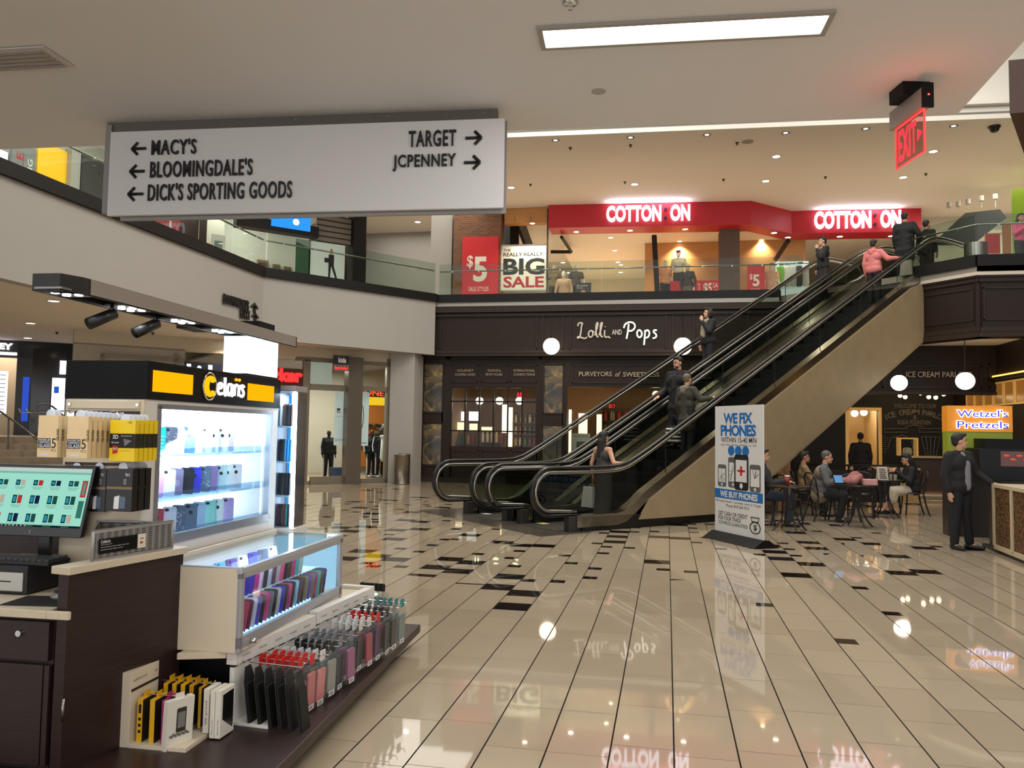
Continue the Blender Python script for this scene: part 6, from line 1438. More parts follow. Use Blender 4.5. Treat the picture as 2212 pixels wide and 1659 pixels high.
word([[(.02, .78), (.03, .95), (.12, 1.0), (.17, .93), (.13, .84), (.12, .5), (.10, .18), (.05, .03), (.0, .07), (.04, .14), (.14, .07), (.24, .0), (.31, .10)], [(.44, .52), (.36, .45), (.34, .22), (.40, .06), (.48, .18), (.48, .42), (.42, .52), (.52, .40)],
      [(.54, .2), (.62, .75), (.64, 1.0), (.58, .95), (.57, .5), (.60, .10), (.66, .12)], [(.67, .2), (.75, .75), (.77, 1.0), (.71, .95), (.70, .5), (.73, .10), (.79, .12)], [(.84, .52), (.83, .2), (.87, .05), (.95, .14), (1.0, .02)], [(.85, .72), (.86, .75)]], 1247, 697, 1318, 732, .026, m_lettg, 'script_lolli')
a0, z1 = FLo.px(1322, 712, -.05); a1, _ = FLo.px(1343, 712, -.05); z0 = FLo.px(1322, 723, -.05)[1]
MB().text('AND', (a0, -.03, z0), a1-a0, z1-z0, .03, 0, bold=.01).build('lettering_and', m_lettg, t)
m_pops = M('letter_pearl', (232, 230, 214), .3, emit=(226, 240, 226), es=.55)
word([[(.16, .92), (.14, .5), (.10, .10)], [(.02, .70), (.06, .95), (.22, 1.05), (.34, .92), (.34, .68), (.24, .52), (.14, .55)], [(.46, .60), (.40, .50), (.40, .28), (.47, .14), (.54, .28), (.53, .50), (.46, .60)],
      [(.63, .58), (.62, .2), (.60, -.25)], [(.63, .5), (.70, .60), (.76, .45), (.73, .2), (.65, .14)], [(.96, .56), (.88, .58), (.86, .46), (.95, .34), (.94, .16), (.84, .12)]], 1346, 697, 1422, 736, .028, m_pops, 'script_pops')
m_gold = M('letter_bronze', (168, 150, 124), .5, .1)
t = thing('shop_lettering', 'bronze PURVEYORS of SWEETNESS lettering over the sweet shop entrance', 'lettering', (0, 23.43+off, 0))
for s_, x0, x1, y0, y1, sh in (('PURVEYORS', 1251, 1322, 803, 813, 0), ('of', 1329, 1341, 803, 814, .3), ('SWEETNESS', 1346, 1424, 804, 814, 0)):
    a0, z1 = FLo.px(x0, y0, off); a1, _ = FLo.px(x1, y0, off); z0 = FLo.px(x0, y1, off)[1]; MB().text(s_, (a0, -.04, z0), a1-a0, z1-z0, .02, 0, shear=sh, bold=.01).build('word', m_gold, t)
for ls, x0, x1, nm in ((('GOURMET', 'SCOOPED CANDY'), 984, 1028, 'left'), (('TRUFFLES &', 'PETIT FOURS'), 1050, 1086, 'middle'), (('INTERNATIONAL', 'CONFECTIONS'), 1110, 1156, 'right')):
    t = thing('shop_lettering', f'bronze {ls[0].title()} lettering over the sweet shop window', 'lettering', (0, 23.43+off, 0))
    for k, s_ in enumerate(ls):
        wd = .8 if (k == 0 and nm != 'right') else 1; c = (x0+x1)/2; h = (x1-x0)/2*wd
        a0, z1 = FLo.px(c-h, 798+k*8.5, off); a1, _ = FLo.px(c+h, 798+k*8.5, off); MB().text(s_, (a0, -.035, z1-.075), a1-a0, .075, .01, 0).build('word', m_gold, t)
# art panels
def art_mat():
    m = M('art_panel', (70, 58, 40), .25); nt = m.node_tree; b = nt.nodes['Principled BSDF']
    tc = nt.nodes.new('ShaderNodeTexCoord'); nz = nt.nodes.new('ShaderNodeTexNoise'); nz.inputs['Scale'].default_value = 2.2; nz.inputs['Detail'].default_value = 3; nz.inputs['Distortion'].default_value = 1.6
    cr = nt.nodes.new('ShaderNodeValToRGB'); e = cr.color_ramp.elements; e[0].position = .40; e[0].color = C(48, 46, 44); e[1].position = .68; e[1].color = C(156, 126, 66); q = e.new(.55); q.color = C(92, 78, 52)
    nt.links.new(tc.outputs['Object'], nz.inputs['Vector']); nt.links.new(nz.outputs['Fac'], cr.inputs[0]); nt.links.new(cr.outputs[0], b.inputs['Base Color']); nt.links.new(cr.outputs[0], b.inputs['Emission Color']); b.inputs['Emission Strength'].default_value = .18; return m
m_art = art_mat()
for (x0, y0, x1, y1), nm in (((917, 787, 957, 889), 'upper gold abstract art panel at the left end of the sweet shop'), ((915, 915, 957, 1003), 'lower gold abstract art panel at the left end of the sweet shop'), ((1175, 789, 1216, 892), 'upper gold art panel between the window and the entrance'), ((1173, 920, 1216, 1003), 'lower gold art panel beside the entrance, behind the escalator rail')):
    a0, z0, a1, z1 = board(x0, y0, x1, y1, FLo, off+.04)
    tt = thing('art_panel', nm, 'art panel', (a0, Y0+.04, z0), 0, 'gold art panels of the sweet shop'); MB().box(0, 0, 0, a1-a0, .02, z1-z0).build('picture', m_art, tt)
# mullioned window
a0, z0, a1, z1 = board(976, 836, 1160, 965, FLo, off+.05)
t = thing('mullioned_window', 'shop window of six by three panes looking into the sweet shop', 'window', (a0, Y0+.05, z0)); w, h = a1-a0, z1-z0
for k in range(7): MB().box(w*k/6-.022, -.03, 0, w*k/6+.022, .03, h).build('upright_mullion', m_wood, t)
for f in (0, .27, .76, 1): MB().box(0, -.03, h*f-.022, w, .03, h*f+.022).build('cross_mullion', m_wood, t)
MB().box(0, -.004, 0, w, .004, h).build('glass', m_shopglass, t)
# inside
struct(MB().box(-7.2, 29.5, 0, 3.3, 29.7, 3.92).box(-7.4, 23.9, 0, -7.2, 29.7, 3.92).box(3.3, 24.2, 0, 3.5, 29.7, 3.92).box(-7.2, 23.9, 3.50, 3.3, 29.5, 3.6, 1), 'wall_sweet_shop_inside', [M('shop_tan', (170, 132, 92), .7), M('shop_dark_ceiling', (46, 36, 30), .7)])
m_lit = E('shelf_light', (255, 226, 180), 4.0); m_litw = E('lightbox', (236, 222, 236), 2.0)
def pbox(x0, y0, x1, y1, Y, name, label, cat, mat, d=.1, group=None, extra=None):
    p, q = PY(x0, y0, Y), PY(x1, y1, Y); t = thing(name, label, cat, (min(p[0], q[0]), Y, min(p[2], q[2])), 0, group)
    b = MB().box(0, 0, 0, abs(q[0]-p[0]), d, abs(p[2]-q[2])); 
    if extra: extra(b, abs(q[0]-p[0]), abs(p[2]-q[2]))
    b.build('body', mat, t); return t
for i, (x0, x1) in enumerate(((979, 1001), (1013, 1034))): pbox(x0, 889, x1, 909, 27.5, 'menu_lightbox', f'pale lit menu box inside the sweet shop, {ORD[i]} from the white column', 'light box', m_litw)
for i, (x0, y0, x1, y1) in enumerate(((976, 912, 1002, 931), (1014, 915, 1030, 930), (1040, 922, 1062, 932))): pbox(x0, y0, x1, y1, 27.0, 'lit_shelf', f'lit shelf of sweets inside the sweet shop, {ORD[i]} from the white column', 'shelf', E('shelf_cream', (255, 232, 190), 1.5))
for i, (x0, x1, y0, y1) in enumerate(((1085, 1093, 874, 935), (1097, 1105, 880, 965), (1229, 1233, 885, 985), (1250, 1268, 893, 940), (1289, 1299, 895, 945))):
    pbox(x0, y0, x1, y1, 26.5, 'light_strip', f'upright glowing light strip inside the sweet shop, {ORD[i]} from the white column', 'light strip', m_lit)
def rack(x0, y0, x1, y1, Y, label, rows, cols, base):
    p, q = PY(x0, y0, Y), PY(x1, y1, Y); z0 = max(0, q[2]); w, h = q[0]-p[0], p[2]-z0; t = thing('candy_shelf', label, 'shelf unit', (p[0], Y, z0))
    MB().box(0, .3, 0, w, .34, h).box(0, 0, 0, .04, .3, h).box(w-.04, 0, 0, w, .3, h).build('carcass', base, t)
    for r_ in range(rows): MB().box(0, 0, h*r_/rows, w, .3, h*r_/rows+.03).build('shelf', base, t)
    rg = random.Random(int(x0))
    for r_ in range(rows):
        for c_ in range(cols):
            c = rg.choice([(200, 180, 140), (120, 90, 60), (180, 60, 60), (210, 170, 90), (90, 110, 90), (220, 210, 190)]); s = w/cols
            MB().lathe([(s*.32, 0), (s*.34, .05), (s*.34, h/rows*.5), (s*.2, h/rows*.6), (s*.22, h/rows*.7)], 10, (s*(c_+.5), .15, h*r_/rows+.03)).build('jar', M('jar_%d_%d_%d' % c, c, .3), t)
m_shelfw = M('shelf_walnut', (96, 66, 44), .5)
rack(976, 932, 1032, 990, 26.8, 'shelf of sweet jars low behind the left window panes', 2, 6, m_shelfw); rack(1036, 925, 1085, 990, 27.2, 'shelf of sweet jars low behind the middle window panes', 2, 5, m_shelfw); rack(1108, 890, 1158, 990, 27.5, 'tall shelf of sweet jars behind the right window panes', 4, 5, m_shelfw); rack(1300, 880, 1420, 1000, 28.6, 'tall shelf of sweet jars at the back of the entrance', 4, 8, m_shelfw)
def hexit(x0, y0, x1, y1, Y, label):
    p, q = PY(x0, y0, Y), PY(x1, y1, Y); t = thing('exit_sign', label, 'exit sign', (p[0], Y, q[2])); w, h = q[0]-p[0], p[2]-q[2]
    MB().box(0, 0, 0, w, .06, h).build('housing', M('exit_box', (60, 50, 46), .5), t); MB().text('EXIT', (w*.1, -.002, h*.15), w*.8, h*.7, .002, 0, bold=.02).build('letters', E('exit_red', (255, 36, 50), 3.0), t)
hexit(1116, 846, 1129, 861, 25.5, 'small red EXIT sign behind the top panes of the sweet shop window'); hexit(1314, 872, 1330, 883, 28.0, 'small red EXIT sign at the back of the sweet shop entrance')
p, q = PY(1236, 936, 24.6), PY(1274, 985, 24.6)
t = thing('easel_sign', 'white easel sign standing in the sweet shop entrance', 'sign', (p[0], 24.6, 0)); w = q[0]-p[0]
sb = MB().box(0, 0, max(.1, q[2]), w, .03, p[2]); sb.text('SWEET SHOP', (w*.1, -.002, p[2]-.12), w*.8, .06, .001, 1); sb.box(w*.25, -.003, q[2]+.15, w*.75, 0, p[2]-.25, 1); sb.build('board', [M('easel_white', (190, 190, 180), .6), M('easel_print', (90, 90, 86), .6)], t)
MB().cyl((.05, .02, 0), (w*.3, .0, 1.2), .015).cyl((w-.05, .02, 0), (w*.7, 0, 1.2), .015).cyl((w/2, .35, 0), (w/2, .03, 1.2), .015).build('stand', m_dark, t)
# globe lamps
def globe(x, y, rp, Y, label, top, es=3.2, group='white globe lamps', power=14):
    p = PY(x, y, Y); r = rp/FPX*float((p-CAM) @ _fw); t = thing('globe_lamp', label, 'lamp', (p[0], Y, p[2]), 0, group)
    MB().ell((0, 0, 0), r, 24, 16).build('globe', E('globe_glow_%g' % es, (255, 242, 222), es), t, True)
    MB().cyl((0, 0, r*.97), (0, 0, top-p[2]), .012, n=8).lathe([(r*.3, r*.93), (r*.32, r*1.02), (r*.12, r*1.12)], 14).build('stem', M('bronze_dark', (46, 36, 28), .4, .6), t)
    if power: lamp('POINT', 'globe_light', (p[0], Y-r-.06, p[2]-r*.5), power, (1, .84, .62), .1)
globe(1191, 748, 18, 23.0, 'white globe lamp over the sweet shop window', 5.06); globe(1475, 748, 19, 23.0, 'white globe lamp behind the escalator rail by the sweet shop sign', 5.06)
for i, x in enumerate((1036, 1079, 1122)): globe(x, 866, 8.5, 25.2, f'small globe lamp inside the sweet shop, {ORD[i]} from the white column', 3.5, 2.2, 'globe lamps inside the sweet shop', 14)
globe(1417, 852, 8, 25.5, 'small globe lamp deep in the sweet shop entrance', 3.5, 2.2, 'globe lamps inside the sweet shop', 20)
lamp('AREA', 'sweet_shop_lamp', (-.5, 26.5, 3.4), 60, (1, .78, .5), 2.5)
# steel waste bin at the white column
p = PZ(872, 1045, 0)
t = thing('waste_bin', 'tall brushed steel waste bin at the foot of the white column', 'waste bin', (p[0], p[1]-.2, 0))
MB().lathe([(.24, 0), (.24, .02), (.235, .03), (.235, .84), (.245, .85), (.245, .88), (.17, .89), (.165, .80)], 36).build('body', M('bin_steel', (140, 130, 116), .3, .95), t, True)
# ---- children's shoe shop on the diagonal
FKf = Fr((-8.23, 22.81), R(45)); m_frame = M('bronze_frame', (126, 118, 104), .38, .35)
kr = lambda x0, y0, x1, y1, off=0.0: board(x0, y0, x1, y1, FKf, off)
mb = MB(); Lk = lambda a, b: FKf.w(a, b)[:2]
aW = FKf.px(157, 800)[0]; mb.prism([Lk(aW, 0), Lk(1.0, 0), Lk(1.0, .3), Lk(aW, .3)], FKf.px(700, 778)[1], 3.92)
struct(mb, 'wall_shoe_shop', M('header_beige', (190, 180, 160), .6))
mb = MB(); mb.prism([Lk(-5, 4), Lk(3.0, 4), Lk(3.0, 4.2), Lk(-5, 4.2)], 0, 3.9, 0).prism([Lk(-5, .3), Lk(.6, .3), Lk(.6, 4), Lk(-5, 4)], 3.55, 3.6, 1).prism([Lk(-5, .1), Lk(.2, .1), Lk(.2, 4), Lk(-5, 4)], 0, .10, 2)
struct(mb, 'wall_shoe_shop_inside', [M('shoe_cream', (196, 188, 172), .6), M('shoe_ceiling', (150, 152, 156), .7), M('shoe_platform', (150, 130, 106), .5)])
t = thing('shop_facade', 'bronze metal and glass front of the shoe shop on the diagonal wall', 'shop front', FKf.w(0, 0), FKf.rot)
def fbar(x0, y0, x1, y1, d0=-.02, d1=.10, nm='frame_bar', mt=None):
    a0, z0, a1, z1 = kr(x0, y0, x1, y1, 0); MB().box(a0, d0, max(0, z0), a1, d1, z1).build(nm, mt or m_frame, t)
fbar(748, 772, 779, 1060, -.22, .10, 'pillar', M('pillar_bronze', (112, 104, 94), .25, .45))
fbar(836, 775, 851, 1060); fbar(656, 776, 671, 1060); fbar(671, 829, 748, 842); fbar(779, 834, 838, 844); fbar(640, 770, 860, 779); fbar(671, 1030, 748, 1060); fbar(779, 1034, 838, 1060)
for q_ in ((671, 779, 748, 829), (671, 842, 748, 1030), (779, 779, 836, 834), (779, 844, 836, 1034)):
    a0, z0, a1, z1 = kr(*q_); MB().box(a0, .03, z0, a1, .04, z1).build('glass_pane', m_shopglass, t)
fbar(215, 772, 656, 840, .02, .08, 'sign_band', M('sign_band', (96, 70, 60), .25, .7))
a0, z0, a1, z1 = kr(672, 777, 718, 829, .2); MB().box(a0, .2, z0, a1, .22, z1).build('white_blind', M('blind_white', (206, 208, 196), .6, emit=(206, 208, 196), es=.35), t)
t = thing('shop_sign', 'kids foot locker sign in white and red letters behind the phone-case stand', 'shop sign', FKf.w(0, 0), FKf.rot)
a0, z0, a1, z1 = kr(398, 781, 480, 840); MB().box(a0, -.06, z0, a1, -.02, z1).build('navy_plate', M('plate_navy', (22, 26, 40), .4), t)
MB().text('kids', (a0+.05, -.07, z0+(z1-z0)*.12), (a1-a0)-.1, (z1-z0)*.8, .03, 0, bold=.05).build('letters_kids', E('kids_white', (240, 240, 240), 1.3), t)
a2, zz0, a3, zz1 = kr(480, 788, 652, 819); MB().text('foot locker', (a2+.04, -.07, zz0), a3-a2-.04, zz1-zz0, .04, 0, bold=.05).build('letters_locker', E('locker_red', (255, 40, 40), 2.2), t)
p = FKf.px(737, 783, -.7); 
t = thing('blade_sign', 'small navy and red projecting sign by the shoe shop pillar', 'sign', FKf.w(FKf.px(721, 783, -.5)[0], -.5, FKf.px(737, 801, -.5)[1]), FKf.rot)
w = FKf.px(754, 783, -.5)[0]-FKf.px(721, 783, -.5)[0]; h = FKf.px(737, 766, -.5)[1]-FKf.px(737, 801, -.5)[1]
bs = MB().box(0, 0, h*.38, w, .06, h*.92, 0).box(0, 0, 0, w, .06, h*.36, 1).text('kids', (w*.3, -.002, h*.5), w*.5, h*.32, .002, 2, bold=.03).text('foot locker', (w*.05, -.002, h*.08), w*.9, h*.2, .002, 3, bold=.03)
bs.build('plate', [M('plate_navy'), M('plate_grey2', (90, 84, 80), .5), WHITEP, E('locker_red', (255, 40, 40), 2.2)], t); MB().box(0, .0, h*.94, w*1.1, .05, h).build('bracket', m_frame, t)
def kbanner(x0, y0, x1, y1, label, deco):
    a0, z0, a1, z1 = kr(x0, y0, x1, y1, .25); tt = thing('window_banner', label, 'banner', FKf.w(a0, .25, z0), FKf.rot, None); b = MB().box(0, 0, 0, a1-a0, .01, z1-z0); deco(b, a1-a0, z1-z0)
    b.build('sheet', [M('banner_white', (226, 232, 230), .6, emit=(226, 232, 230), es=.30), M('banner_print', (90, 94, 98), .6), M('banner_blue', (60, 100, 150), .6)], tt)
def tre(b, w, h):
    for k, a in enumerate((-.5, 0, .5)): b.ell((w*.4+math.sin(a)*.06, -.002, h*.64+math.cos(a)*.05), (.022, .002, .045), 8, 6, 1, rotm(0, a, 0))
    for k in range(3): b.box(w*.4-.07+.01*k, -.003, h*.64-.02-.02*k, w*.4+.07-.01*k, 0, h*.64-.01-.02*k, 1)
    b.text('originals', (w*.12, -.001, h*.53), w*.7, .03, .001, 1); b.text('Go for it', (w*.1, -.001, h*.08), w*.8, .08, .001, 1)
kbanner(724, 846, 745, 962, 'white hanging banner with a three-leaf emblem in the left shoe shop window', tre)
def loop(b, w, h): b.tube(smooth([(w*.2, -.003, h*.25), (w*.45, -.003, h*.4), (w*.5, -.003, h*.6), (w*.35, -.003, h*.76), (w*.15, -.003, h*.74)]), .012, 5, 1); b.text('converse', (w*.15, -.001, h*.04), w*.7, .04, .001, 2, bold=.02)
kbanner(776, 846, 798, 963, 'white hanging banner with a curved line in the right shoe shop window', loop)
a0, z0, a1, z1 = kr(795, 842, 832, 856, 2.0); t = thing('neon_sign', 'red outlined ZONE sign over a yellow band in the shoe shop', 'sign', FKf.w(a0-.4, 2.0, z0), FKf.rot); w = a1-a0+.4
MB().box(0, 0, 0, w, .08, z1-z0+.02).build('backing', m_black, t); MB().text('ZONE', (w*.05, -.01, .02), w*.9, z1-z0-.02, .01, 0, bold=.02).build('letters', E('neon_red', (255, 80, 40), 2.0), t); MB().box(0, -.0, -.28, w, .06, -.02).build('yellow_band', E('band_yellow', (255, 200, 40), 1.2), t)
# goods in the shoe shop
def shelfwall():
    a0, z0, a1, z1 = kr(797, 892, 834, 950, 3.6); t = thing('shoe_wall', 'orange wall of small shoes at the back of the shoe shop', 'shelf unit', FKf.w(a0-.6, 3.6, z0-.2), FKf.rot); w = a1-a0+1.4
    for r_ in range(3):
        MB().box(0, .1, r_*.32, w, .38, r_*.32+.02).build('shelf', m_steel, t)
        for k in range(7): Cap().cap((k*w/7+.08, .2, r_*.32+.07), (k*w/7+.24, .2, r_*.32+.06), .05, .035).build('shoe', M('shoe_c%d' % ((k+r_) % 4), [(30, 60, 50), (40, 40, 46), (200, 200, 205), (150, 40, 40)][(k+r_) % 4], .5), t, True)
shelfwall()
a0, z0, a1, z1 = kr(790, 860, 845, 1000, 3.9); one(MB().box(0, 0, 0, a1-a0+.8, .05, 2.6), 'orange_panel', M('shoe_orange', (190, 116, 48), .6), 'orange wall panel behind the small shoes at the back of the shoe shop', 'wall panel'); o = bpy.data.objects['orange_panel']; o.location = FKf.w(a0-.6, 3.85, .3); o.rotation_euler.z = FKf.rot
mb = MB(); aw = FKf.px(398, 800)[0]; mb.prism([Lk(aW, .0), Lk(aw, .0), Lk(aw, .25), Lk(aW, .25)], 0, 3.6); struct(mb, 'wall_shoe_shop_pier', m_white)
mb = MB()
for x0, y0, x1, y1 in ((218, 764, 398, 772), (218, 764, 224, 840), (376, 764, 384, 840)):
    a0, z0, a1, z1 = kr(x0, y0, x1, y1); mb.box(a0, -.06, z0, a1, .02, z1)
o = one(mb, 'metal_surround', m_frame, 'grey metal surround on the white wall left of the shoe shop sign', 'surround'); o.location = FKf.w(0, 0); o.rotation_euler.z = FKf.rot
def tracksuit(px, y0, off, label, stripe=(230, 230, 230), col=(20, 20, 22), hh=1.3):
    a, z = FKf.px(px, y0, off); w = FKf.w(a, off); 
    def ex(t, J, hp, hr, cloth):
        for k, sx in (('L', 1), ('R', -1)):
            MB().tube([J['sh'+k]+A3(.07*sx, -.02, .03), J['el'+k]+A3(.075*sx, -.02, 0), J['wr'+k]+A3(.06*sx, 0, .05)], .02, 6).build('sleeve_stripe', M('stripe_white', stripe, .6), t)
            MB().tube([J['hip'+k]+A3(.11*sx, -.03, 0), J['kn'+k]+A3(.085*sx, -.02, 0), J['an'+k]+A3(.07*sx, -.02, .05)], .022, 6).build('leg_stripe', M('stripe_white', stripe, .6), t)
        MB().cyl((0, 0, -.02), (0, 0, .02), .2, n=20).build('base', m_steel, t)
    person(label, (w[0], w[1], .12), FKf.rot, hh, {}, (30, 30, 32), None, ('jacket', col), ('trousers', col), (220, 220, 220), face=False, name='mannequin', cat='mannequin', vox=.014, extras=ex, group='mannequins of the shoe shop')
tracksuit(710, 960, .9, 'child mannequin in a black striped tracksuit in the left shoe shop window', hh=1.42)
tracksuit(803, 960, 1.0, 'mannequin in a black striped tracksuit nearest the shoe shop pillar', hh=1.45); tracksuit(822, 955, .8, 'mannequin in a black tracksuit right of the curved-line banner', hh=1.5)
a, z = FKf.px(833, 950, .55); w = FKf.w(a, .55); t = thing('hanging_shirt', 'white and grey shirts hanging at the right edge of the shoe shop window', 'clothes', (w[0], w[1], .12), FKf.rot)
MB().tube([(0, 0, 0), (0, 0, 1.45), (-.3, 0, 1.5)], .015, 6).build('stand', m_steel, t); Cap().cap((-.14, 0, 1.25), (.06, 0, 1.25), .05).cap((-.04, 0, 1.2), (-.04, 0, .6), .10, .13).build('shirt', M('garment_236_236_232', (236, 236, 232), .8), t, True); Cap().cap((-.10, 0, 1.5), (.0, 0, 1.45), .07, .06).build('grey_top', M('garment_grey', (96, 100, 108), .8), t, True)
a, z = FKf.px(730, 1010, .7); w = FKf.w(a-.2, .6); t = thing('storage_box', 'blue-grey plastic box at the feet of the child mannequin', 'box', (w[0], w[1], .10), FKf.rot)
MB().box(0, 0, 0, .40, .30, .32).build('body', M('box_bluegrey', (86, 104, 140), .5), t, bevel=.01); MB().box(-.01, -.01, .32, .41, .31, .35).build('lid', M('lid_bluegrey', (100, 116, 150), .5), t, bevel=.005)
lamp('AREA', 'shoe_shop_lamp', FKf.w(-1.2, 1.6, 3.5), 240, (1, .94, .84), 3, (0, 0, FKf.rot), 1.2)
for i, (x, y) in enumerate(((790, 805), (783, 812), (811, 770))): pass
# ---- black shop at the far left, raised by steps
p = PZ(30, 940, 1.27); FO = Fr((p[0], p[1]), R(38))
og = lambda x0, y0, x1, y1, off=0.0: board(x0, y0, x1, y1, FO, off)
mb = MB(); aL, aR = FO.px(-120, 900)[0], FO.px(152, 900)[0]
a_, zt_ = FO.px(32, 772); 
mb.prism([FO.w(aL, 0)[:2], FO.w(aR, 0)[:2], FO.w(aR, .3)[:2], FO.w(aL, .3)[:2]], FO.px(20, 772)[1], 3.92)
a1_, _ = FO.px(33, 850); mb.prism([FO.w(a1_, 0)[:2], FO.w(aR, 0)[:2], FO.w(aR, .3)[:2], FO.w(a1_, .3)[:2]], 0, 3.92)
struct(mb, 'wall_black_shop', M('shop_black', (22, 21, 22), .3))
mb = MB(); mb.prism([FO.w(aL, 1.6)[:2], FO.w(a1_+.4, 1.6)[:2], FO.w(a1_+.4, 1.7)[:2], FO.w(aL, 1.7)[:2]], 0, 3.9)
struct(mb, 'wall_black_shop_inside', M('shop_beige', (186, 164, 136), .6))
lamp('AREA', 'black_shop_lamp', FO.w(aL+1.2, .9, 3.7), 40, (1, .9, .75), 1.5)
t = thing('shop_sign', 'white glowing sign letters ending in EY on the black shop at the far left', 'shop sign', FO.w(0, 0), FO.rot)
a0, z0, a1, z1 = og(-70, 742, 29, 756); zz = FO.px(15, 742)[1]; hz = zz-FO.px(15, 756)[1]
MB().text('OAKLEY', (a0, -.08, zz-hz), a1-a0, hz, .06, 0, bold=.05).build('letters', E('letter_white', (255, 246, 255), 5.5), t)
a0, z0, a1, z1 = og(-60, 762, 37, 766); MB().box(a0, -.1, FO.px(15, 767)[1], a1, 0, FO.px(15, 761)[1]).build('light_strip', E('lightbox', (236, 222, 236), 2.0), t)
def op(x0, y0, x1, y1, name, label, cat, mats, off=-.05, th=.05, deco=None): return flat(name, label, cat, og(x0, y0, x1, y1, off), FO, off, mats, deco, th)
op(-30, 800, 18, 893, 'menu_board', 'white lit list board in the black shop doorway', 'sign board', [E('board_white', (246, 246, 250), 1.4), M('ink_grey', (90, 90, 96), .6)], .5, .05, lambda b, w, h: [b.box(w*.62, -.003, h*(.1+.1*k), w*.90, 0, h*(.115+.1*k), 1) for k in range(9)])
op(50, 814, 64, 910, 'blue_panel', 'narrow blue glowing panel on the black shop front', 'light panel', [E('panel_blue', (50, 84, 200), .9)])
op(72, 752, 146, 940, 'door_panel', 'dark glass door panel of the black shop', 'door', [M('dark_glass', (30, 30, 34), .1)], -.03, .03)
op(130, 779, 144, 808, 'wall_lamp', 'bright white wall lamp above the flower light box', 'lamp', [E('lamp_white', (255, 255, 255), 4)], -.08)
op(113, 816, 142, 905, 'flower_lightbox', 'white light box with blue flowers on the black shop front', 'light box', [E('box_cool', (226, 236, 255), 2.2), E('flower_blue', (40, 90, 200), .9), m_black], -.1, .08, lambda b, w, h: [b.ell((w*(.25+.1*(k % 3)), -.002, h*(.66+.05*(k//3))), (w*.10, .003, w*.12), 8, 6, 1) for k in range(9)]+[b.box(-.03, -.005, 0, 0, .08, h, 2)])
# landing, steps and handrails
mb = MB()
sx0, sx1 = aL, FO.px(175, 960)[0]
yF = -3.1
mb.prism([FO.w(sx0, yF)[:2], FO.w(sx1+2, yF)[:2], FO.w(sx1+2, 2.5)[:2], FO.w(sx0, 2.5)[:2]], 0, 1.27)
for k in range(1, 8): mb.prism([FO.w(sx0, yF-.29*k)[:2], FO.w(sx1+2, yF-.29*k)[:2], FO.w(sx1+2, yF-.29*(k-1))[:2], FO.w(sx0, yF-.29*(k-1))[:2]], 0, 1.27-.159*k)
struct(mb, 'floor_steps', M('step_stone', (124, 112, 94), .5, noise=.1, nscale=6))
def rail_(pts, posts, label):
    t = thing('handrail', label, 'handrail', (0, 0, 0)); MB().tube(smooth(pts, 1), .024, 10).build('rail', M('rail_dull', (104, 102, 102), .4, .8), t, True)
    for a, b in posts: MB().cyl(a, b, .022, n=10).build('post', M('rail_dull'), t)
def fo3(x, y, off): a, z = FO.px(x, y, off); return FO.w(a, off, z)
rail_([fo3(-30, 870, yF), fo3(15, 898, yF-.3), fo3(80, 948, yF-1.2)], [(fo3(19, 900, yF-.3), FO.w(FO.px(16, 990, yF-.3)[0], yF-.3, 1.0))], 'grey metal handrail on the left side of the steps')
rail_([FO.w(FO.px(76, 960, yF-.2)[0], yF-.2, 1.27), fo3(80, 880, yF-.2), fo3(84, 873, yF-.2), fo3(106, 872, yF-.2), fo3(140, 900, yF-.8), fo3(190, 950, yF-1.6)], [], 'grey metal handrail with a bent top on the right side of the steps')
# lower ceiling lights
LL = [(116, 650, 'nearest the canopy tip'), (66, 698, 'beyond the one at the canopy tip'), (338, 698, 'under the middle of the canopy'), (60, 730, 'over the black shop front'), (262, 731, 'beside the black shop corner'), (494, 732, 'near the canopy end'), (-40, 690, 'at the very edge of the photo')]
for x, y, nm in LL:
    p = PZ(x, y, 3.92); downlight((p[0], p[1], 3.918), f'downlight in the low left ceiling {nm}', 'downlights of the low left ceiling', .10, 14, 170)
for i, (x, y) in enumerate(((190, 690), (123, 717), (330, 718), (263, 741), (446, 741))):
    p = PZ(x, y, 3.92); one(MB().lathe([(.05, 0), (.05, -.01), (.02, -.02), (.02, -.05), (.035, -.055), (.035, -.06)], 12, (p[0], p[1], 3.92)), 'ceiling_sprinkler', m_dark, f'small sprinkler in the low left ceiling, {ORD[i]} from the hall side', 'sprinkler', 'sprinklers of the low left ceiling')
# ---- phone repair banner stand
b0, b1 = PZ(1546, 1160, 0), PZ(1650, 1184, 0); FBn = Fr((b0[0], b0[1]), math.atan2(b1[1]-b0[1], b1[0]-b0[0])); BW = float(np.linalg.norm(b1[:2]-b0[:2])); BH = FBn.px(1546, 878)[1]
t = thing('banner_stand', 'white WE FIX PHONES banner stand in front of the escalator', 'banner stand', (b0[0], b0[1], 0), FBn.rot)
MB().prism([(-.22, .0), (.22, .0), (.05, .11), (-.05, .11)], -.04, BW+.06, f=lambda x, y, z: (z, x, y)).build('base', m_kblack, t, bevel=.004)
b = MB().box(0, -.012, .085, BW, .012, BH, 0); BLU, INKB, GRY_, RED_ = 1, 2, 3, 4
def tx(s_, x0, x1, z0, z1, mi, bold=.04, sp=.9): b.text(s_, (BW*x0, -.0125, BH*z0), BW*(x1-x0), BH*(z1-z0), .001, mi, bold=bold, spacing=sp)
tx('WE FIX', .19, .80, .865, .945, BLU); tx('PHONES', .13, .87, .772, .858, BLU); tx('WITHIN 15-40 MIN', .14, .88, .725, .765, INKB, .008, 1); tx('IPAD - IPOD - IPHONE - SAMSUNG - LG - HTC', .14, .88, .700, .714, INKB, .0, 1)
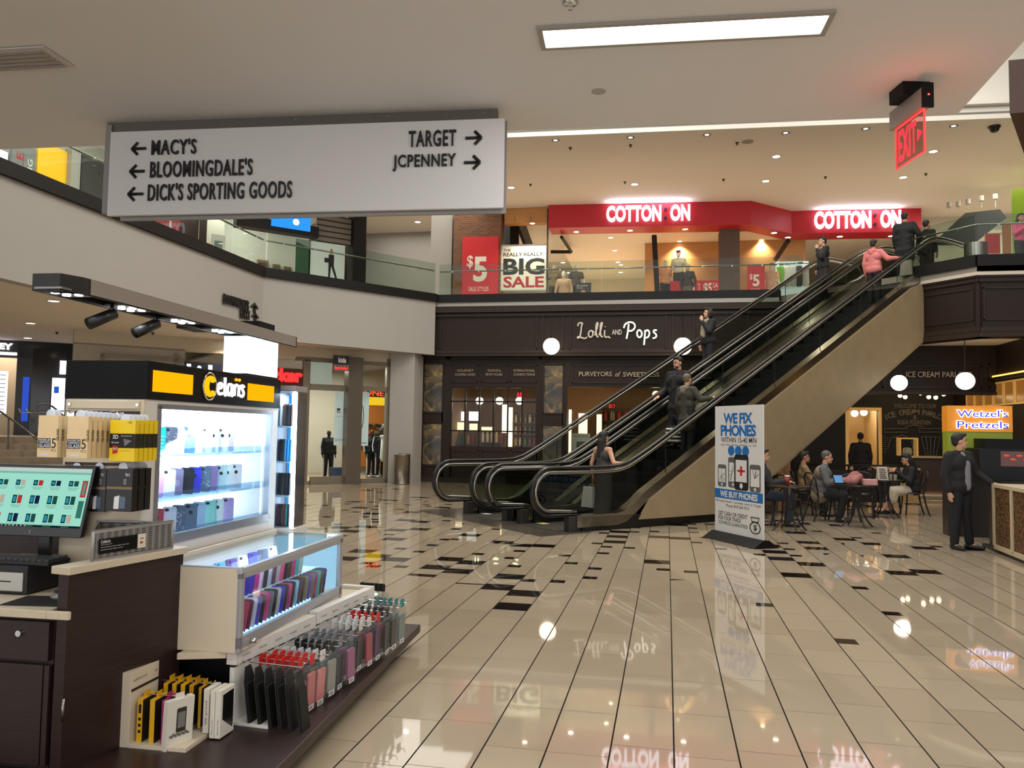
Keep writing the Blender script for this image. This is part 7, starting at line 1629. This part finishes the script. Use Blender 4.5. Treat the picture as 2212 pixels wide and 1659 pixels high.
for k in range(3):
    cx = BW*(.36+.15*k); b.poly([(cx+(.075 if j % 2 else .066)*BW*math.cos(j*PI/20), -.0135, BH*.665+(.075 if j % 2 else .066)*BW*math.sin(j*PI/20)*.9) for j in range(40)], BLU)
def phone(cx, cz, w, h, mi, crack):
    b.rbox((cx, -.0135, cz), (w, .002, h), w*.16, mi=mi, n=4); b.box(cx-w*.40, -.0155, cz-h*.30, cx+w*.40, -.0150, cz+h*.32, 0); b.disc((cx, -.0156, cz-h*.40), w*.10, 14, 0, X3, Z3)
    if crack:
        rg = random.Random(crack)
        for k in range(6):
            a = rg.uniform(0, 6.28); pts = [(cx-w*.05, -.016, cz)]
            for s_ in range(3): pts.append((np.clip(pts[-1][0]+math.cos(a)*w*.14+rg.uniform(-.01, .01), cx-w*.39, cx+w*.39), -.016, np.clip(pts[-1][2]+math.sin(a)*h*.12+rg.uniform(-.01, .01), cz-h*.29, cz+h*.31)))
            b.tube(pts, .004, 4, mi)
phone(BW*.16, BH*.475, BW*.185, BH*.165, GRY_, 3); phone(BW*.40, BH*.505, BW*.21, BH*.225, GRY_, 5); phone(BW*.85, BH*.475, BW*.215, BH*.195, GRY_, 8)
b2 = b; 
b.rbox((BW*.575, -.0165, BH*.51), (BW*.29, .002, BH*.26), BW*.045, mi=INKB, n=4); b.box(BW*.575-BW*.115, -.0182, BH*.44, BW*.575+BW*.115, -.0178, BH*.60, 0); b.disc((BW*.575, -.0182, BH*.412), BW*.033, 16, 0, X3, Z3)
b.box(BW*.575-BW*.08, -.019, BH*.512, BW*.575+BW*.08, -.0185, BH*.528, RED_); b.box(BW*.575-BW*.022, -.019, BH*.485, BW*.575+BW*.022, -.0185, BH*.555, RED_)
b.box(0, -.0135, BH*.305, BW, -.0125, BH*.375, BLU); b.text('WE BUY PHONES', (BW*.12, -.0145, BH*.315), BW*.78, BH*.048, .001, 0, bold=.04)
tx('IProtech kiosk / 1st level, next to Target', .03, .97, .272, .294, INKB, .0, 1); tx('Phone: 818 568 7515', .25, .73, .245, .266, INKB, .0, 1)
tx('GET CASH OR CREDIT', .08, .70, .178, .208, INKB, .01, 1); tx('FOR YOUR TRADE', .08, .56, .143, .173, INKB, .01, 1); tx('TOP PRICES GUARANTEED', .08, .70, .110, .135, INKB, .005, 1)
cx = BW*.85; b.tube([(cx+BW*.10*math.cos(a), -.014, BH*.128+BH*.040*math.sin(a)) for a in np.linspace(0, 2*PI, 25)[:-1]], .008, 5, INKB, closed=True); b.tube([(cx-BW*.06, -.014, BH*.17), (cx-BW*.08, -.014, BH*.20), (cx+BW*.08, -.014, BH*.20), (cx+BW*.06, -.014, BH*.17)], .008, 5, INKB, closed=True); b.text('$', (cx-BW*.035, -.0135, BH*.105), BW*.07, BH*.045, .001, INKB, bold=.02)
b.build('panel', [M('banner_sheet', (214, 214, 212), .55), M('banner_azure', (20, 104, 176), .5), M('ink_black'), M('ink_mid', (92, 92, 94), .5), M('ink_red')], t)
# ---- ice cream parlour under the landing
FP = Fr((0, 24.6), 0)
mb = MB().box(3.3, 24.6, 0, 16, 24.8, 3.92)
a0, z1 = FP.px(1832, 886); a1, _ = FP.px(1897, 886)
mb = MB().box(3.5, 24.6, 0, a0, 24.8, 3.92).box(a1, 24.6, 0, 16, 24.8, 3.92).box(a0, 24.6, z1, a1, 24.8, 3.92)
struct(mb, 'wall_parlour', M('chalkboard', (24, 22, 21), .7, noise=.2, nscale=4))
struct(MB().box(a0-.5, 27.6, 0, a1+.6, 27.8, 3.0).box(a1+.3, 24.8, 0, a1+.4, 27.6, 3.0).box(a0-.5, 24.8, 0, a0-.4, 27.6, 3).box(a0-.5, 24.8, 2.9, a1+.6, 27.8, 3.0), 'wall_parlour_room', M('room_cream', (214, 190, 146), .6))
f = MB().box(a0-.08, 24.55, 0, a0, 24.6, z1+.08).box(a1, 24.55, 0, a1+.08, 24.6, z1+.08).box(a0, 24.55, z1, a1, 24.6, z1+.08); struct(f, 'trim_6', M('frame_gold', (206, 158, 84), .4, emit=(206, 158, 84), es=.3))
lamp('POINT', 'parlour_room_lamp', ((a0+a1)/2, 25.6, 2.6), 45, (1, .82, .56), .15)
ch = MB(); f_ = lambda s_, x0, y0, x1, y1, bold=0.0: ch.text(s_, ((lambda a: (a[0], 24.59, FP.px(x0, y1)[1]))(FP.px(x0, y0))), FP.px(x1, y0)[0]-FP.px(x0, y0)[0], FP.px(x0, y0)[1]-FP.px(x0, y1)[1], .001, 0, bold=bold)
t = thing('chalk_lettering', 'chalk lettering Welcome to our Ice Cream Parlor and Soda Fountain on the black wall', 'lettering', (0, 0, 0))
f_('WELCOME TO OUR', 1931, 872, 2022, 881); f_('&', 1972, 897, 1981, 906); f_('SODA FOUNTAIN', 1938, 907, 2010, 917, .02)
def arc(s_, cx, y0, y1, x0, x1, drop):
    n = len(s_)
    for i, c_ in enumerate(s_):
        if c_ == ' ': continue
        u = (i+.5)/n*2-1; x = x0+(x1-x0)*(i+.5)/n; dy = drop*u*u; a, z = FP.px(x, y1+dy); h = FP.px(x, y0+dy)[1]-z; an = -u*.35
        v_ = text_geo(c_, .02)[0]; e_ = v_.max(0)-v_.min(0); cw = h*min(.85, e_[0]/e_[1]*1.05); ch.text(c_, (a-cw/2, 24.59, z), cw, h, .001, 0, np.array([math.cos(an), 0, math.sin(an)]), np.array([-math.sin(an), 0, math.cos(an)]), bold=.02)
arc('ICE CREAM PARLOR', 1975, 884, 896, 1912, 2040, 13)
def fr_px(pts): return [(lambda a: (a[0], 24.585, a[1]))(FP.px(*p)) for p in pts]
for L_ in ([(1910, 926), (1960, 926), (1960, 934), (1910, 934), (1910, 926)], [(1985, 926), (2038, 926), (2038, 934), (1985, 934), (1985, 926)], [(1955, 922), (1975, 919), (1995, 922)], [(1918, 965), (1925, 946), (1950, 940), (1968, 950), (1972, 970)], [(1990, 944), (2030, 944), (2022, 985), (2000, 985), (1990, 944)], [(2000, 944), (2005, 985)], [(2010, 944), (2010, 985)], [(2020, 944), (2016, 985)]): ch.tube(fr_px(L_), .012, 4)
for k in range(9): ch.tube(fr_px([(1905, 942+k*4.5), (1905+8+(k*7) % 9, 942+k*4.5)]), .006, 4)
ch.build('chalk', M('chalk_white', (120, 112, 98), .9), t)
t = thing('shop_lettering', 'bronze ICE CREAM PARLOUR lettering on the dark header over the chalk wall', 'lettering', (0, 21.5, 0)); FH = Fr((0, 21.55), 0)
mb = MB(); aL_, zB = FH.px(1790, 850); mb.box(4.6, 21.6, FH.px(2000, 852)[1], 16, 21.85, 3.92); mb.box(4.6, 21.55, FH.px(2000, 852)[1], 16, 21.6, FH.px(2000, 846)[1], 1)
moulding(mb, 1905, 790, 2120, 838, FH, .05); moulding(mb, 2135, 786, 2300, 838, FH, .05)
o = mb.build('wall_parlour_header', [m_wood, m_woodlite]); tag(o, kind='structure')
for s_, x0, x1, y0, y1 in (('ICE CREAM PARLOUR', 1956, 2100, 803, 815), ('SUNDAES', 2186, 2240, 789, 798), ('& JUNK', 2192, 2232, 801, 809)):
    a0, z1 = FH.px(x0, y0); a1, _ = FH.px(x1, y0); z0 = FH.px(x0, y1)[1]; MB().text(s_, (a0, .02, z0), a1-a0, z1-z0, .02, 0, bold=.01).build('word', m_gold, t)
globe(1942, 827, 17, 20.6, 'white globe lamp beside the escalator underside at the parlour', 3.92, 3.2); globe(2085, 823, 19, 19.9, 'white globe lamp over the pretzel stand sign', 3.92, 3.2)
for i, (x, y) in enumerate(((1944, 853), (1955, 856), (1988, 848), (2006, 856), (2021, 857), (2038, 850))):
    p = PY(x, y, 23.2); t = thing('track_spot', f'glowing track spot in front of the chalk wall, {ORD[i]} from the escalator', 'spotlight', (p[0], p[1], p[2]), 0, 'track spots of the parlour')
    MB().cyl((0, 0, 0), (0, .05, .12), .06, .045, 12).cyl((0, .05, .12), (0, .05, 3.9-p[2]), .012, n=6).build('body', m_black, t); MB().ell((0, -.01, -.02), .055, 12, 8).build('bulb', E('spot_bulb', (255, 226, 170), 9), t, True)
lamp('AREA', 'parlour_lamp', (7.2, 23.2, 3.4), 22, (1, .74, .42), 3, (R(20), 0, 0), .4)
t = thing('bookcase', 'tall wooden bookcase at the back of the lit parlour doorway', 'bookcase', ((a0+a1)/2-.15, 27.2, 0)); 
MB().box(-.45, .34, 0, .45, .38, 2.45).box(-.45, 0, 0, -.40, .34, 2.45).box(.40, 0, 0, .45, .34, 2.45).build('carcass', m_shelfw, t)
for r_ in range(6): MB().box(-.40, 0, .1+r_*.44, .40, .34, .13+r_*.44).build('shelf', m_shelfw, t)
for r_ in range(5):
    for k in range(6): MB().obox((-.30+.11*k, .16, .13+r_*.44+.13), (.05, .2, .25), rotm(0, .12*(k % 3-1), 0)).build('book', M('book_%d' % (k % 4), [(200, 180, 130), (120, 60, 40), (70, 80, 70), (220, 210, 190)][k % 4], .6), t)
for i, z in enumerate((1.2, 1.65, 2.1)):
    tt = thing('picture_frame', f'small framed picture on the right wall of the parlour room, {ORD[i]} from the floor', 'picture', (a1+.28, 25.6+.2*i, z), -PI/2); MB().box(-.2, 0, -.16, .2, .02, .16).build('frame', m_shelfw, tt); MB().box(-.16, -.004, -.12, .16, 0, .12).build('print', M('print_cream', (226, 214, 190), .6), tt)
globe(1846, 893, 7.5, 26.2, 'left globe lamp inside the lit parlour doorway', 2.9, 2.6, 'globe lamps in the parlour doorway', 0); globe(1866, 891, 7.5, 26.6, 'right globe lamp inside the lit parlour doorway', 2.9, 2.6, 'globe lamps in the parlour doorway', 0)
# parlour counter
p, q = PZ(1926, 1085, 0), PZ(2040, 1092, 0)
t = thing('parlour_counter', 'dark wood parlour counter with a pale top under the chalk wall', 'counter', (PY(1975, 1000, 22.4)[0], 22.4, 0))
MB().box(0, 0, .10, 1.6, .7, 1.08).box(.12, -.02, .25, 1.15, 0, .95).build('body', M('counter_brown', (60, 42, 30), .5), t, bevel=.004); MB().box(-.08, -.08, 1.08, 1.65, .75, 1.12).build('top', M('top_pale', (196, 170, 132), .3), t, bevel=.003); MB().box(0, .04, 0, 1.6, .7, .10).build('kick', m_black, t)
lamp('AREA', 'counter_toe_lamp', (t.location[0]+.9, 22.25, .09), 6, (1, .75, .42), 2.0, (R(50), 0, 0), .05)
t = thing('low_counter', 'lower cream-topped counter beside the parlour doorway', 'counter', (PY(1892, 1010, 22.0)[0], 22.0, 0))
MB().box(0, 0, 0, 1.0, .5, .78).build('body', M('low_cream', (176, 142, 92), .5), t); MB().box(-.05, -.05, .78, 1.05, .55, .82).build('top', M('top_pale'), t)
p = PY(1943, 955, 22.6); t = thing('display_jar_case', 'small framed glass case on the parlour counter', 'display case', (p[0], 22.6, 1.12)); 
for x in (0, .42): MB().box(x, 0, 0, x+.04, .3, .48).build('frame_post', M('frame_gold'), t)
MB().box(0, 0, .44, .46, .3, .48).build('frame_top', M('frame_gold'), t); MB().box(.04, .02, 0, .42, .03, .44).build('glass', m_shopglass, t); MB().lathe([(.1, .0), (.12, .1), (.1, .2), (.04, .22)], 14, (.23, .15, 0)).build('jar', M('jar_220_210_190', (220, 210, 190), .3), t, True)
# right wall of warm lit shelves
FW = Fr((7.9, 0), -PI/2)
mb = MB().box(8.0, 14, 0, 8.2, 24.6, 3.9); struct(mb, 'wall_parlour_right', m_wood)
t = thing('lit_cabinet', 'warm lit row of glazed wall cabinets right of the chalk wall', 'cabinet', (8.0, 0, 0)); 
for k in range(9): 
    y0 = 23.6-k*.62; c = MB().box(-.03, y0-.58, 2.42, 0, y0, 2.46).box(-.03, y0-.58, 2.96, 0, y0, 3.0).box(-.03, y0-.58, 2.46, 0, y0-.54, 2.96).box(-.03, y0-.04, 2.46, 0, y0, 2.96); c.build('pane_frame', M('frame_gold'), t)
    MB().box(-.012, y0-.54, 2.46, -.004, y0-.04, 2.96).build('pane', M('pane_amber', (120, 84, 40), .2, emit=(200, 130, 50), es=.25), t)
MB().box(-.10, 17.9, 3.12, 0, 23.8, 3.16).build('light_shelf', E('shelf_amber', (255, 190, 90), 2.0), t); MB().box(-.2, 17.9, 3.04, 0, 23.8, 3.10).build('cornice', m_wood, t)
# ---- pretzel stand
FWz = Fr((0, 14.6), R(-4))
wz = lambda x0, y0, x1, y1, off=0.0: board(x0, y0, x1, y1, FWz, off)
a0, z0, a1, z1 = wz(2046, 876, 2187, 932)
t = thing('shop_sign', "orange Wetzel's Pretzels sign glowing in white and blue over a green board", 'shop sign', FWz.w(a0, 0, 0), FWz.rot); w = a1-a0
MB().box(0, 0, z0, w, .35, z1).build('orange_box', M('sign_orange', (206, 128, 24), .5, emit=(214, 130, 20), es=.28), t, bevel=.004)
MB().box(-.0, .02, wz(2046, 876, 2187, 990)[1], w, .33, z0).build('green_board', M('board_green', (128, 140, 30), .5, emit=(128, 140, 30), es=.12), t)
MB().box(-.0, .03, .0, w+1.4, .40, wz(2046, 876, 2187, 990)[1]).build('dark_body', M('stand_dark', (40, 34, 30), .4), t)
ol, bl = MB(), MB()
for s_, y0, y1, x0, x1 in (("Wetzel's", 884, 902, 2064, 2176), ('Pretzels', 908, 926, 2064, 2177)):
    b0, zz0, b1, zz1 = wz(x0, y0, x1, y1); ol.text(s_, (b0-a0, -.03, zz0), b1-b0, zz1-zz0, .03, 0, bold=.06); bl.text(s_, (b0-a0+.012, -.062, zz0+.012), b1-b0-.024, zz1-zz0-.024, .006, 0, bold=.0)
ol.build('letter_glow', E('wetz_white', (250, 244, 255), 1.8), t); bl.build('letters', E('wetz_blue', (60, 60, 210), 1.2), t)
wc0, wc1 = PZ(2149, 1193, 0), PZ(2216, 1221, 0); FWc = Fr((wc0[0], wc0[1]), math.atan2(wc1[1]-wc0[1], wc1[0]-wc0[0])); zt = FWc.px(2149, 1045)[1]
t = thing('pretzel_counter', 'pretzel stand counter with a cream frame round brown woven panels', 'counter', (wc0[0], wc0[1], 0), FWc.rot)
CL = 2.4
MB().box(-.55, .10, 0, CL, 1.0, zt-.05).box(-.62, .02, 0, CL, .10, .05).build('body', M('stand_dark', (40, 34, 30), .4), t)
MB().box(-.02, -.02, zt-.05, CL, 1.0, zt).box(-.02, -.02, .10, .05, .10, zt-.05).box(.68, -.02, .1, .76, .10, zt-.05).box(-.02, -.01, .05, CL, .10, .12).build('cream_frame', M('stand_cream', (196, 180, 150), .4), t, bevel=.003)
def woven():
    m = M('woven_brown', (120, 84, 46), .5); nt = m.node_tree; b = nt.nodes['Principled BSDF']; wv = nt.nodes.new('ShaderNodeTexVoronoi'); wv.inputs['Scale'].default_value = 34; tc = nt.nodes.new('ShaderNodeTexCoord'); nt.links.new(tc.outputs['Object'], wv.inputs['Vector'])
    cr = nt.nodes.new('ShaderNodeValToRGB'); cr.color_ramp.elements[0].color = C(150, 108, 60); cr.color_ramp.elements[1].color = C(52, 34, 20); cr.color_ramp.elements[1].position = .7; nt.links.new(wv.outputs['Distance'], cr.inputs[0]); nt.links.new(cr.outputs[0], b.inputs['Base Color']); return m
for x0 in (.05, .76): MB().box(x0, .0, .12, x0+.63, .09, zt-.05).build('woven_panel', woven(), t)
p = PY(2108, 1043, 13.6); q = PY(2260, 960, 13.6)
t = thing('pretzel_oven', 'black glass-fronted pretzel warmer with red light on the pretzel stand', 'food warmer', (p[0], 13.45, zt))
hh = PY(2108, 968, 13.6)[2]-zt
MB().box(0, 0, 0, 1.5, .6, hh).build('case', M('oven_black', (10, 10, 11), .4, spec=.25), t, bevel=.006); MB().box(.1, -.0, hh, 1.3, .5, hh+.15).build('hood', m_kblack, t)
MB().box(.30, -.006, hh*.45, 1.1, 0, hh*.92).build('window', M('warm_window', (50, 16, 12), .1, emit=(120, 30, 18), es=.25), t)
for k in range(7): MB().ell((.38+.09*k, -.012, hh*(.78-.12*(k % 2))), (.05, .012, .022), 10, 6).build('pretzel', M('pretzel', (170, 90, 60), .4, emit=(200, 70, 50), es=.3), t, True)
# ---- café tables, chairs and people
m_bent = M('bentwood_dark', (26, 20, 18), .35)
def chair(label, x, y, rot):
    t = thing('cafe_chair', label, 'chair', (x, y, 0), rot, 'bentwood café chairs')
    MB().lathe([(.20, .445), (.215, .455), (.21, .47), (.02, .472)], 24).build('seat', m_bent, t, True)
    for sx in (1, -1):
        MB().tube(smooth([(.16*sx, -.16, .45), (.17*sx, -.17, .25), (.20*sx, -.20, 0)], 1), .016, 8).build('leg', m_bent, t, True)
        MB().tube(smooth([(.17*sx, .15, .45), (.18*sx, .19, .22), (.20*sx, .26, 0)], 1), .016, 8).build('leg', m_bent, t, True)
    MB().tube(smooth([(.175*sx, .15, .45) for sx in (1,)]+[(.20, .21, .70), (.19, .24, .86), (0, .26, .92), (-.19, .24, .86), (-.20, .21, .70), (-.175, .15, .45)], 2), .016, 8).build('backrest_hoop', m_bent, t, True)
    for s in (1, -1): MB().tube(smooth([(.17*s, .24, .84), (0, .225, .66), (-.175*s, .18, .50)], 1), .011, 6).build('backrest_brace', m_bent, t, True)
    MB().tube([(.155*math.cos(a), .155*math.sin(a), .22) for a in np.linspace(0, 2*PI, 17)[:-1]], .009, 6, closed=True).build('leg_ring', m_bent, t)
    return t
def table(label, x, y, r=.36):
    t = thing('cafe_table', label, 'table', (x, y, 0), 0, 'round café tables')
    MB().lathe([(r-.01, .725), (r, .73), (r, .75), (r-.01, .755)], 32).build('tabletop', M('table_black', (30, 26, 24), .25), t)
    for a in (.3, 1.87, 3.44, 5.0): MB().tube(smooth([(.10*math.cos(a), .10*math.sin(a), .72), (.05*math.cos(a), .05*math.sin(a), .40), (.18*math.cos(a), .18*math.sin(a), .12), (.30*math.cos(a), .30*math.sin(a), 0)], 2), .014, 8).build('leg', m_bent, t, True)
    MB().tube([(.1*math.cos(a), .1*math.sin(a), .35) for a in np.linspace(0, 2*PI, 17)[:-1]], .009, 6, closed=True).build('leg_ring', m_bent, t); return t
tp = lambda x, y, z: PZ(x, y, z)
T1 = PZ(1705, 1049, .755); T2 = PZ(1850, 1046, .755); T3 = PZ(1912, 1036, .755)
table('round black table behind the phone repair banner', T1[0], T1[1]); table('round black table heaped with a pink jacket', T2[0], T2[1]); table('round black table in front of the woman in a white skirt', T3[0], T3[1], .33)
cm = PZ(1776, 1126, 0); OM = (cm[0], cm[1]+.1)
chair('bentwood chair under the grey-haired man', OM[0], OM[1], PI/2+.35-PI/2-PI/2+PI); 
GC = PZ(1962, 1112, 0); chair('bentwood chair under the woman in the white skirt', GC[0]+.1, GC[1], -PI/2)
c_ = PZ(1700, 1132, 0); chair('empty bentwood chair at the table behind the banner', c_[0], c_[1]-.1, 2.6)
c_ = PZ(1812, 1126, 0); chair('empty bentwood chair in front of the jacket-heaped table, nearer the banner', c_[0]+.1, c_[1]+.05, PI+.3)
c_ = PZ(1862, 1118, 0); chair('empty bentwood chair in front of the jacket-heaped table, nearer the white skirt', c_[0]+.05, c_[1]+.1, PI-.3)
c_ = PZ(1905, 1105, 0); chair('empty bentwood chair on the far side of the white-skirt table', c_[0], c_[1]+1.1, 0)
SEAT = dict(elL=(.26, -.12, 1.13), wrL=(.18, -.36, 1.16), hdL=(-.3, -.9, 0), elR=(-.26, -.12, 1.13), wrR=(-.18, -.36, 1.16), hdR=(.3, -.9, 0))
def seat_pose(el=-.12, zw=.78, lean=0.0, zh=.46):
    dz = zh+.09-.95; P_ = {}
    for k, s in (('L', 1), ('R', -1)):
        P_['el'+k] = (.26*s, el, 1.13+dz+.02); P_['wr'+k] = (.16*s, el-.26, zw); P_['hd'+k] = (-.3*s, -.9, -.1)
    if lean:
        for k, (x, y, z) in dict(chest=(0, 0, 1.30), neck=(0, .01, 1.48), head=(0, -.015, 1.635), shL=(.185, .01, 1.41), shR=(-.185, .01, 1.41)).items(): P_[k] = (x, y-lean*(z-.95), z+dz)
    return P_
FACE_R = PI/2; FACE_L = -PI/2
person('grey-haired man in a beige vest seated at the jacket-heaped table', (OM[0], OM[1], 0), FACE_R-.25, 1.70, seat_pose(-.14, .80, .15), SK, ('crop', (86, 80, 76)), ('jacket', (92, 92, 92)), ('trousers', (30, 30, 34)), seated=(.46, .42, .05), head=(0, 10), build=1.08,
       extras=lambda t, J, hp, hr, cloth: cloth('vest', Cap().cap(J['pelvis']+A3(-.07, .03, -.05), J['pelvis']+A3(.07, .03, -.05), .165).cap(J['pelvis']+A3(0, .03, 0), J['chest']+A3(0, .02, .02), .16, .165).cap(J['chest']+A3(-.08, .02, .04), J['chest']+A3(.08, .02, .04), .15), (128, 116, 94)))
ob = PZ(1748, 1040, .75); person('seated person with dark hair half hidden behind the grey-haired man', (ob[0]+.1, ob[1]+1.2, 0), FACE_R, 1.66, seat_pose(-.14, .80), SK2, ('short', (24, 20, 18)), ('shirt', (140, 116, 80)), ('trousers', (36, 36, 40)), seated=(.46, .42, 0))
c_ = PZ(1735, 1120, 0); chair('bentwood chair under the half-hidden person', ob[0]+.1, ob[1]+1.2, PI/2)
person('woman with long black hair in a black cardigan and white skirt, seated', (GC[0]+.1, GC[1], 0), FACE_L, 1.62, {**seat_pose(-.14, .98, .18), 'wrR': (-.06, -.34, 1.02), 'anL': (.02, -.62, .10), 'toeL': (.02, -.80, .10), 'anR': (-.12, -.42, .08)}, SK, ('long', (18, 15, 15)), ('jacket', (22, 20, 22)), ('skirt', (196, 186, 166)), seated=(.46, .42, 0), head=(0, 18))
jm = PZ(1655, 1135, 0); person('seated man in blue jeans mostly behind the phone repair banner', (jm[0]-.05, jm[1]+.05, 0), FACE_R-.1, 1.74, seat_pose(-.14, .80), SK, ('short', (40, 32, 28)), ('jacket', (26, 26, 30)), ('trousers', (38, 50, 66)), seated=(.46, .46, .0))
chair('bentwood chair under the man in blue jeans', jm[0]-.05, jm[1]+.05, PI/2-.1)
dm = PY(1857, 937, 22.6); person('man in dark clothes seen from behind at the lit parlour doorway', (dm[0]-.05, 22.3, 0), PI, 1.70, {'elL': (.26, .03, 1.14), 'wrL': (.25, -.02, .90)}, SK2, ('crop', (20, 18, 18)), ('jacket', (26, 24, 26)), ('trousers', (22, 22, 26)))
mr_ = PZ(2078, 1188, 0)
person('man in a black jacket over a grey shirt standing at the pretzel stand', (mr_[0], mr_[1]+.05, 0), .55, 1.665, {'elL': (.30, -.02, 1.16), 'wrL': (.40, -.22, 1.00), 'hdL': (.6, -.8, 0), 'elR': (-.25, .04, 1.13), 'wrR': (-.24, -.02, .88), 'anL': (.16, -.02, .08), 'toeL': (.24, -.18, .03)}, SK, ('short', (28, 22, 20)), ('jacket', (22, 21, 23)), ('trousers', (20, 21, 26)), (20, 20, 22), head=(55, 0), build=1.12,
       extras=lambda t, J, hp, hr, cloth: cloth('shirt_front', Cap().cap(J['neck']+A3(0, -.05, -.04), J['chest']+A3(0, -.075, 0), .055, .075).cap(J['chest']+A3(0, -.10, 0), J['pelvis']+A3(0, -.115, .0), .075, .07), (120, 120, 122)))
# things on the tables
def heap(x, y, z):
    c = Cap(); rg = random.Random(4)
    for k in range(9): c.cap((rg.uniform(-.18, .18), rg.uniform(-.12, .12), .05), (rg.uniform(-.15, .15), rg.uniform(-.1, .1), rg.uniform(.08, .2)), .07, .05)
    me = remesh(c, .014, 4); me.materials.append(M('jacket_pink', (150, 96, 92), .8)); o = bpy.data.objects.new('jacket', me); COL.objects.link(o); o.location = (x, y, z); tag(o, 'dusty pink jacket heaped on the middle café table', 'jacket')
heap(T2[0]-.05, T2[1], .755)
p = PZ(1699, 1047, .755); t = thing('paper_cup', 'red paper cup with a white lid on the table behind the banner', 'cup', (p[0], p[1]-.1, .755)); MB().lathe([(.030, 0), (.044, .145), (.040, .145)], 18).build('cup', M('cup_red', (150, 46, 44), .5), t, True); MB().lathe([(.046, .145), (.046, .155), (.040, .165), (.01, .166)], 18).build('lid', M('lid_white', (214, 208, 200), .5), t)
p = PZ(1876, 1038, .755); one(MB().box(-.11, -.09, 0, .11, .09, .10), 'paper_box', M('box_pinkwhite', (206, 150, 146), .5), 'small pink takeaway box beside the jacket', 'box', bevel=.006); bpy.data.objects['paper_box'].location = (T2[0]+.20, T2[1]-.1, .755)
t = thing('tablet', 'tablet with a pale blue screen in front of the grey-haired man', 'tablet', (T2[0]-.30, T2[1]-.05, .757), .3); MB().box(-.09, -.02, 0, .09, .0, .17).build('body', m_kblack, t); MB().box(-.08, -.022, .012, .08, -.02, .158).build('screen', E('tablet_blue', (110, 160, 210), .8), t); t.rotation_euler.x = -.5
t = thing('menu_card', 'white printed menu card standing on the white-skirt table', 'menu', (T3[0]-.08, T3[1]-.1, .755), .2)
b = MB().add([(-.10, -.06, 0), (.10, -.06, 0), (.10, .0, .26), (-.10, .0, .26), (-.10, .06, 0), (.10, .06, 0)], [(0, 1, 2, 3), (5, 4, 3, 2), (0, 3, 4), (1, 5, 2)], 0)
for k in range(6): b.box(-.07, -.058+.0085*k, .03+.035*k, .07-.01*(k % 3), -.054+.0085*k, .045+.035*k, 1)
b.build('card', [M('card_white', (196, 186, 170), .6), M('card_ink', (60, 56, 52), .6)], t)
for i, (dx, dy) in enumerate(((.12, .05), (.16, -.12))): one(MB().lathe([(.026, 0), (.034, .11), (.031, .11), (.024, .006)], 16, (T3[0]+dx, T3[1]+dy, .755)), 'drinking_glass', M('tumbler', (170, 160, 140), .1), ['drinking glass at the back of the white-skirt table', 'drinking glass at the front edge of the white-skirt table'][i], 'glass')
# low barrier rail behind the seating
t = thing('barrier_rail', 'low black barrier rail behind the café seating', 'rail', (0, 0, 0)); p, q = PZ(1660, 1075, 0), PZ(1835, 1070, 0); p = np.array([2.9, 19.0, 0]); q = np.array([5.2, 19.6, 0])
MB().tube([p+Z3*.95, q+Z3*.95], .022, 8).build('rail', m_black, t)
for f in (0, .5, 1): MB().cyl(p+(q-p)*f, p+(q-p)*f+Z3*.95, .02, n=8).build('post', m_black, t)
MB().prism([(p[0], p[1]), (q[0], q[1]), (q[0], q[1]+.02), (p[0], p[1]+.02)], .12, .85).build('panel', M('barrier_dark', (30, 26, 24), .5), t)
# balloons glimpsed under the escalator rail
p = onP(1735, 770, np.array([EB[0], EB[1], 0])+en*5.5, en)
for i, (x, y, sc) in enumerate(((1733, 738, .20), (1743, 768, .24))):
    p = PY(x, y, 21.5); t = thing('balloon', ['upper lime green balloon seen through the escalator glass', 'lower lime green balloon seen through the escalator glass'][i], 'balloon', (p[0], 21.5, p[2])); MB().ell((0, 0, 0), (sc*.75, sc*.75, sc), 18, 12).lathe([(.01, -sc), (.03, -sc-.05), (.005, -sc-.05)], 10).build('skin', M('balloon_lime', (150, 170, 30), .3, emit=(150, 170, 30), es=.1), t, True); MB().tube(smooth([(0, 0, -sc-.04), (.05, 0, -sc-.6), (-.04, 0, -sc-1.3)]), .004, 4).build('string', m_dark, t)

bpy.data.scenes.remove(TMP)
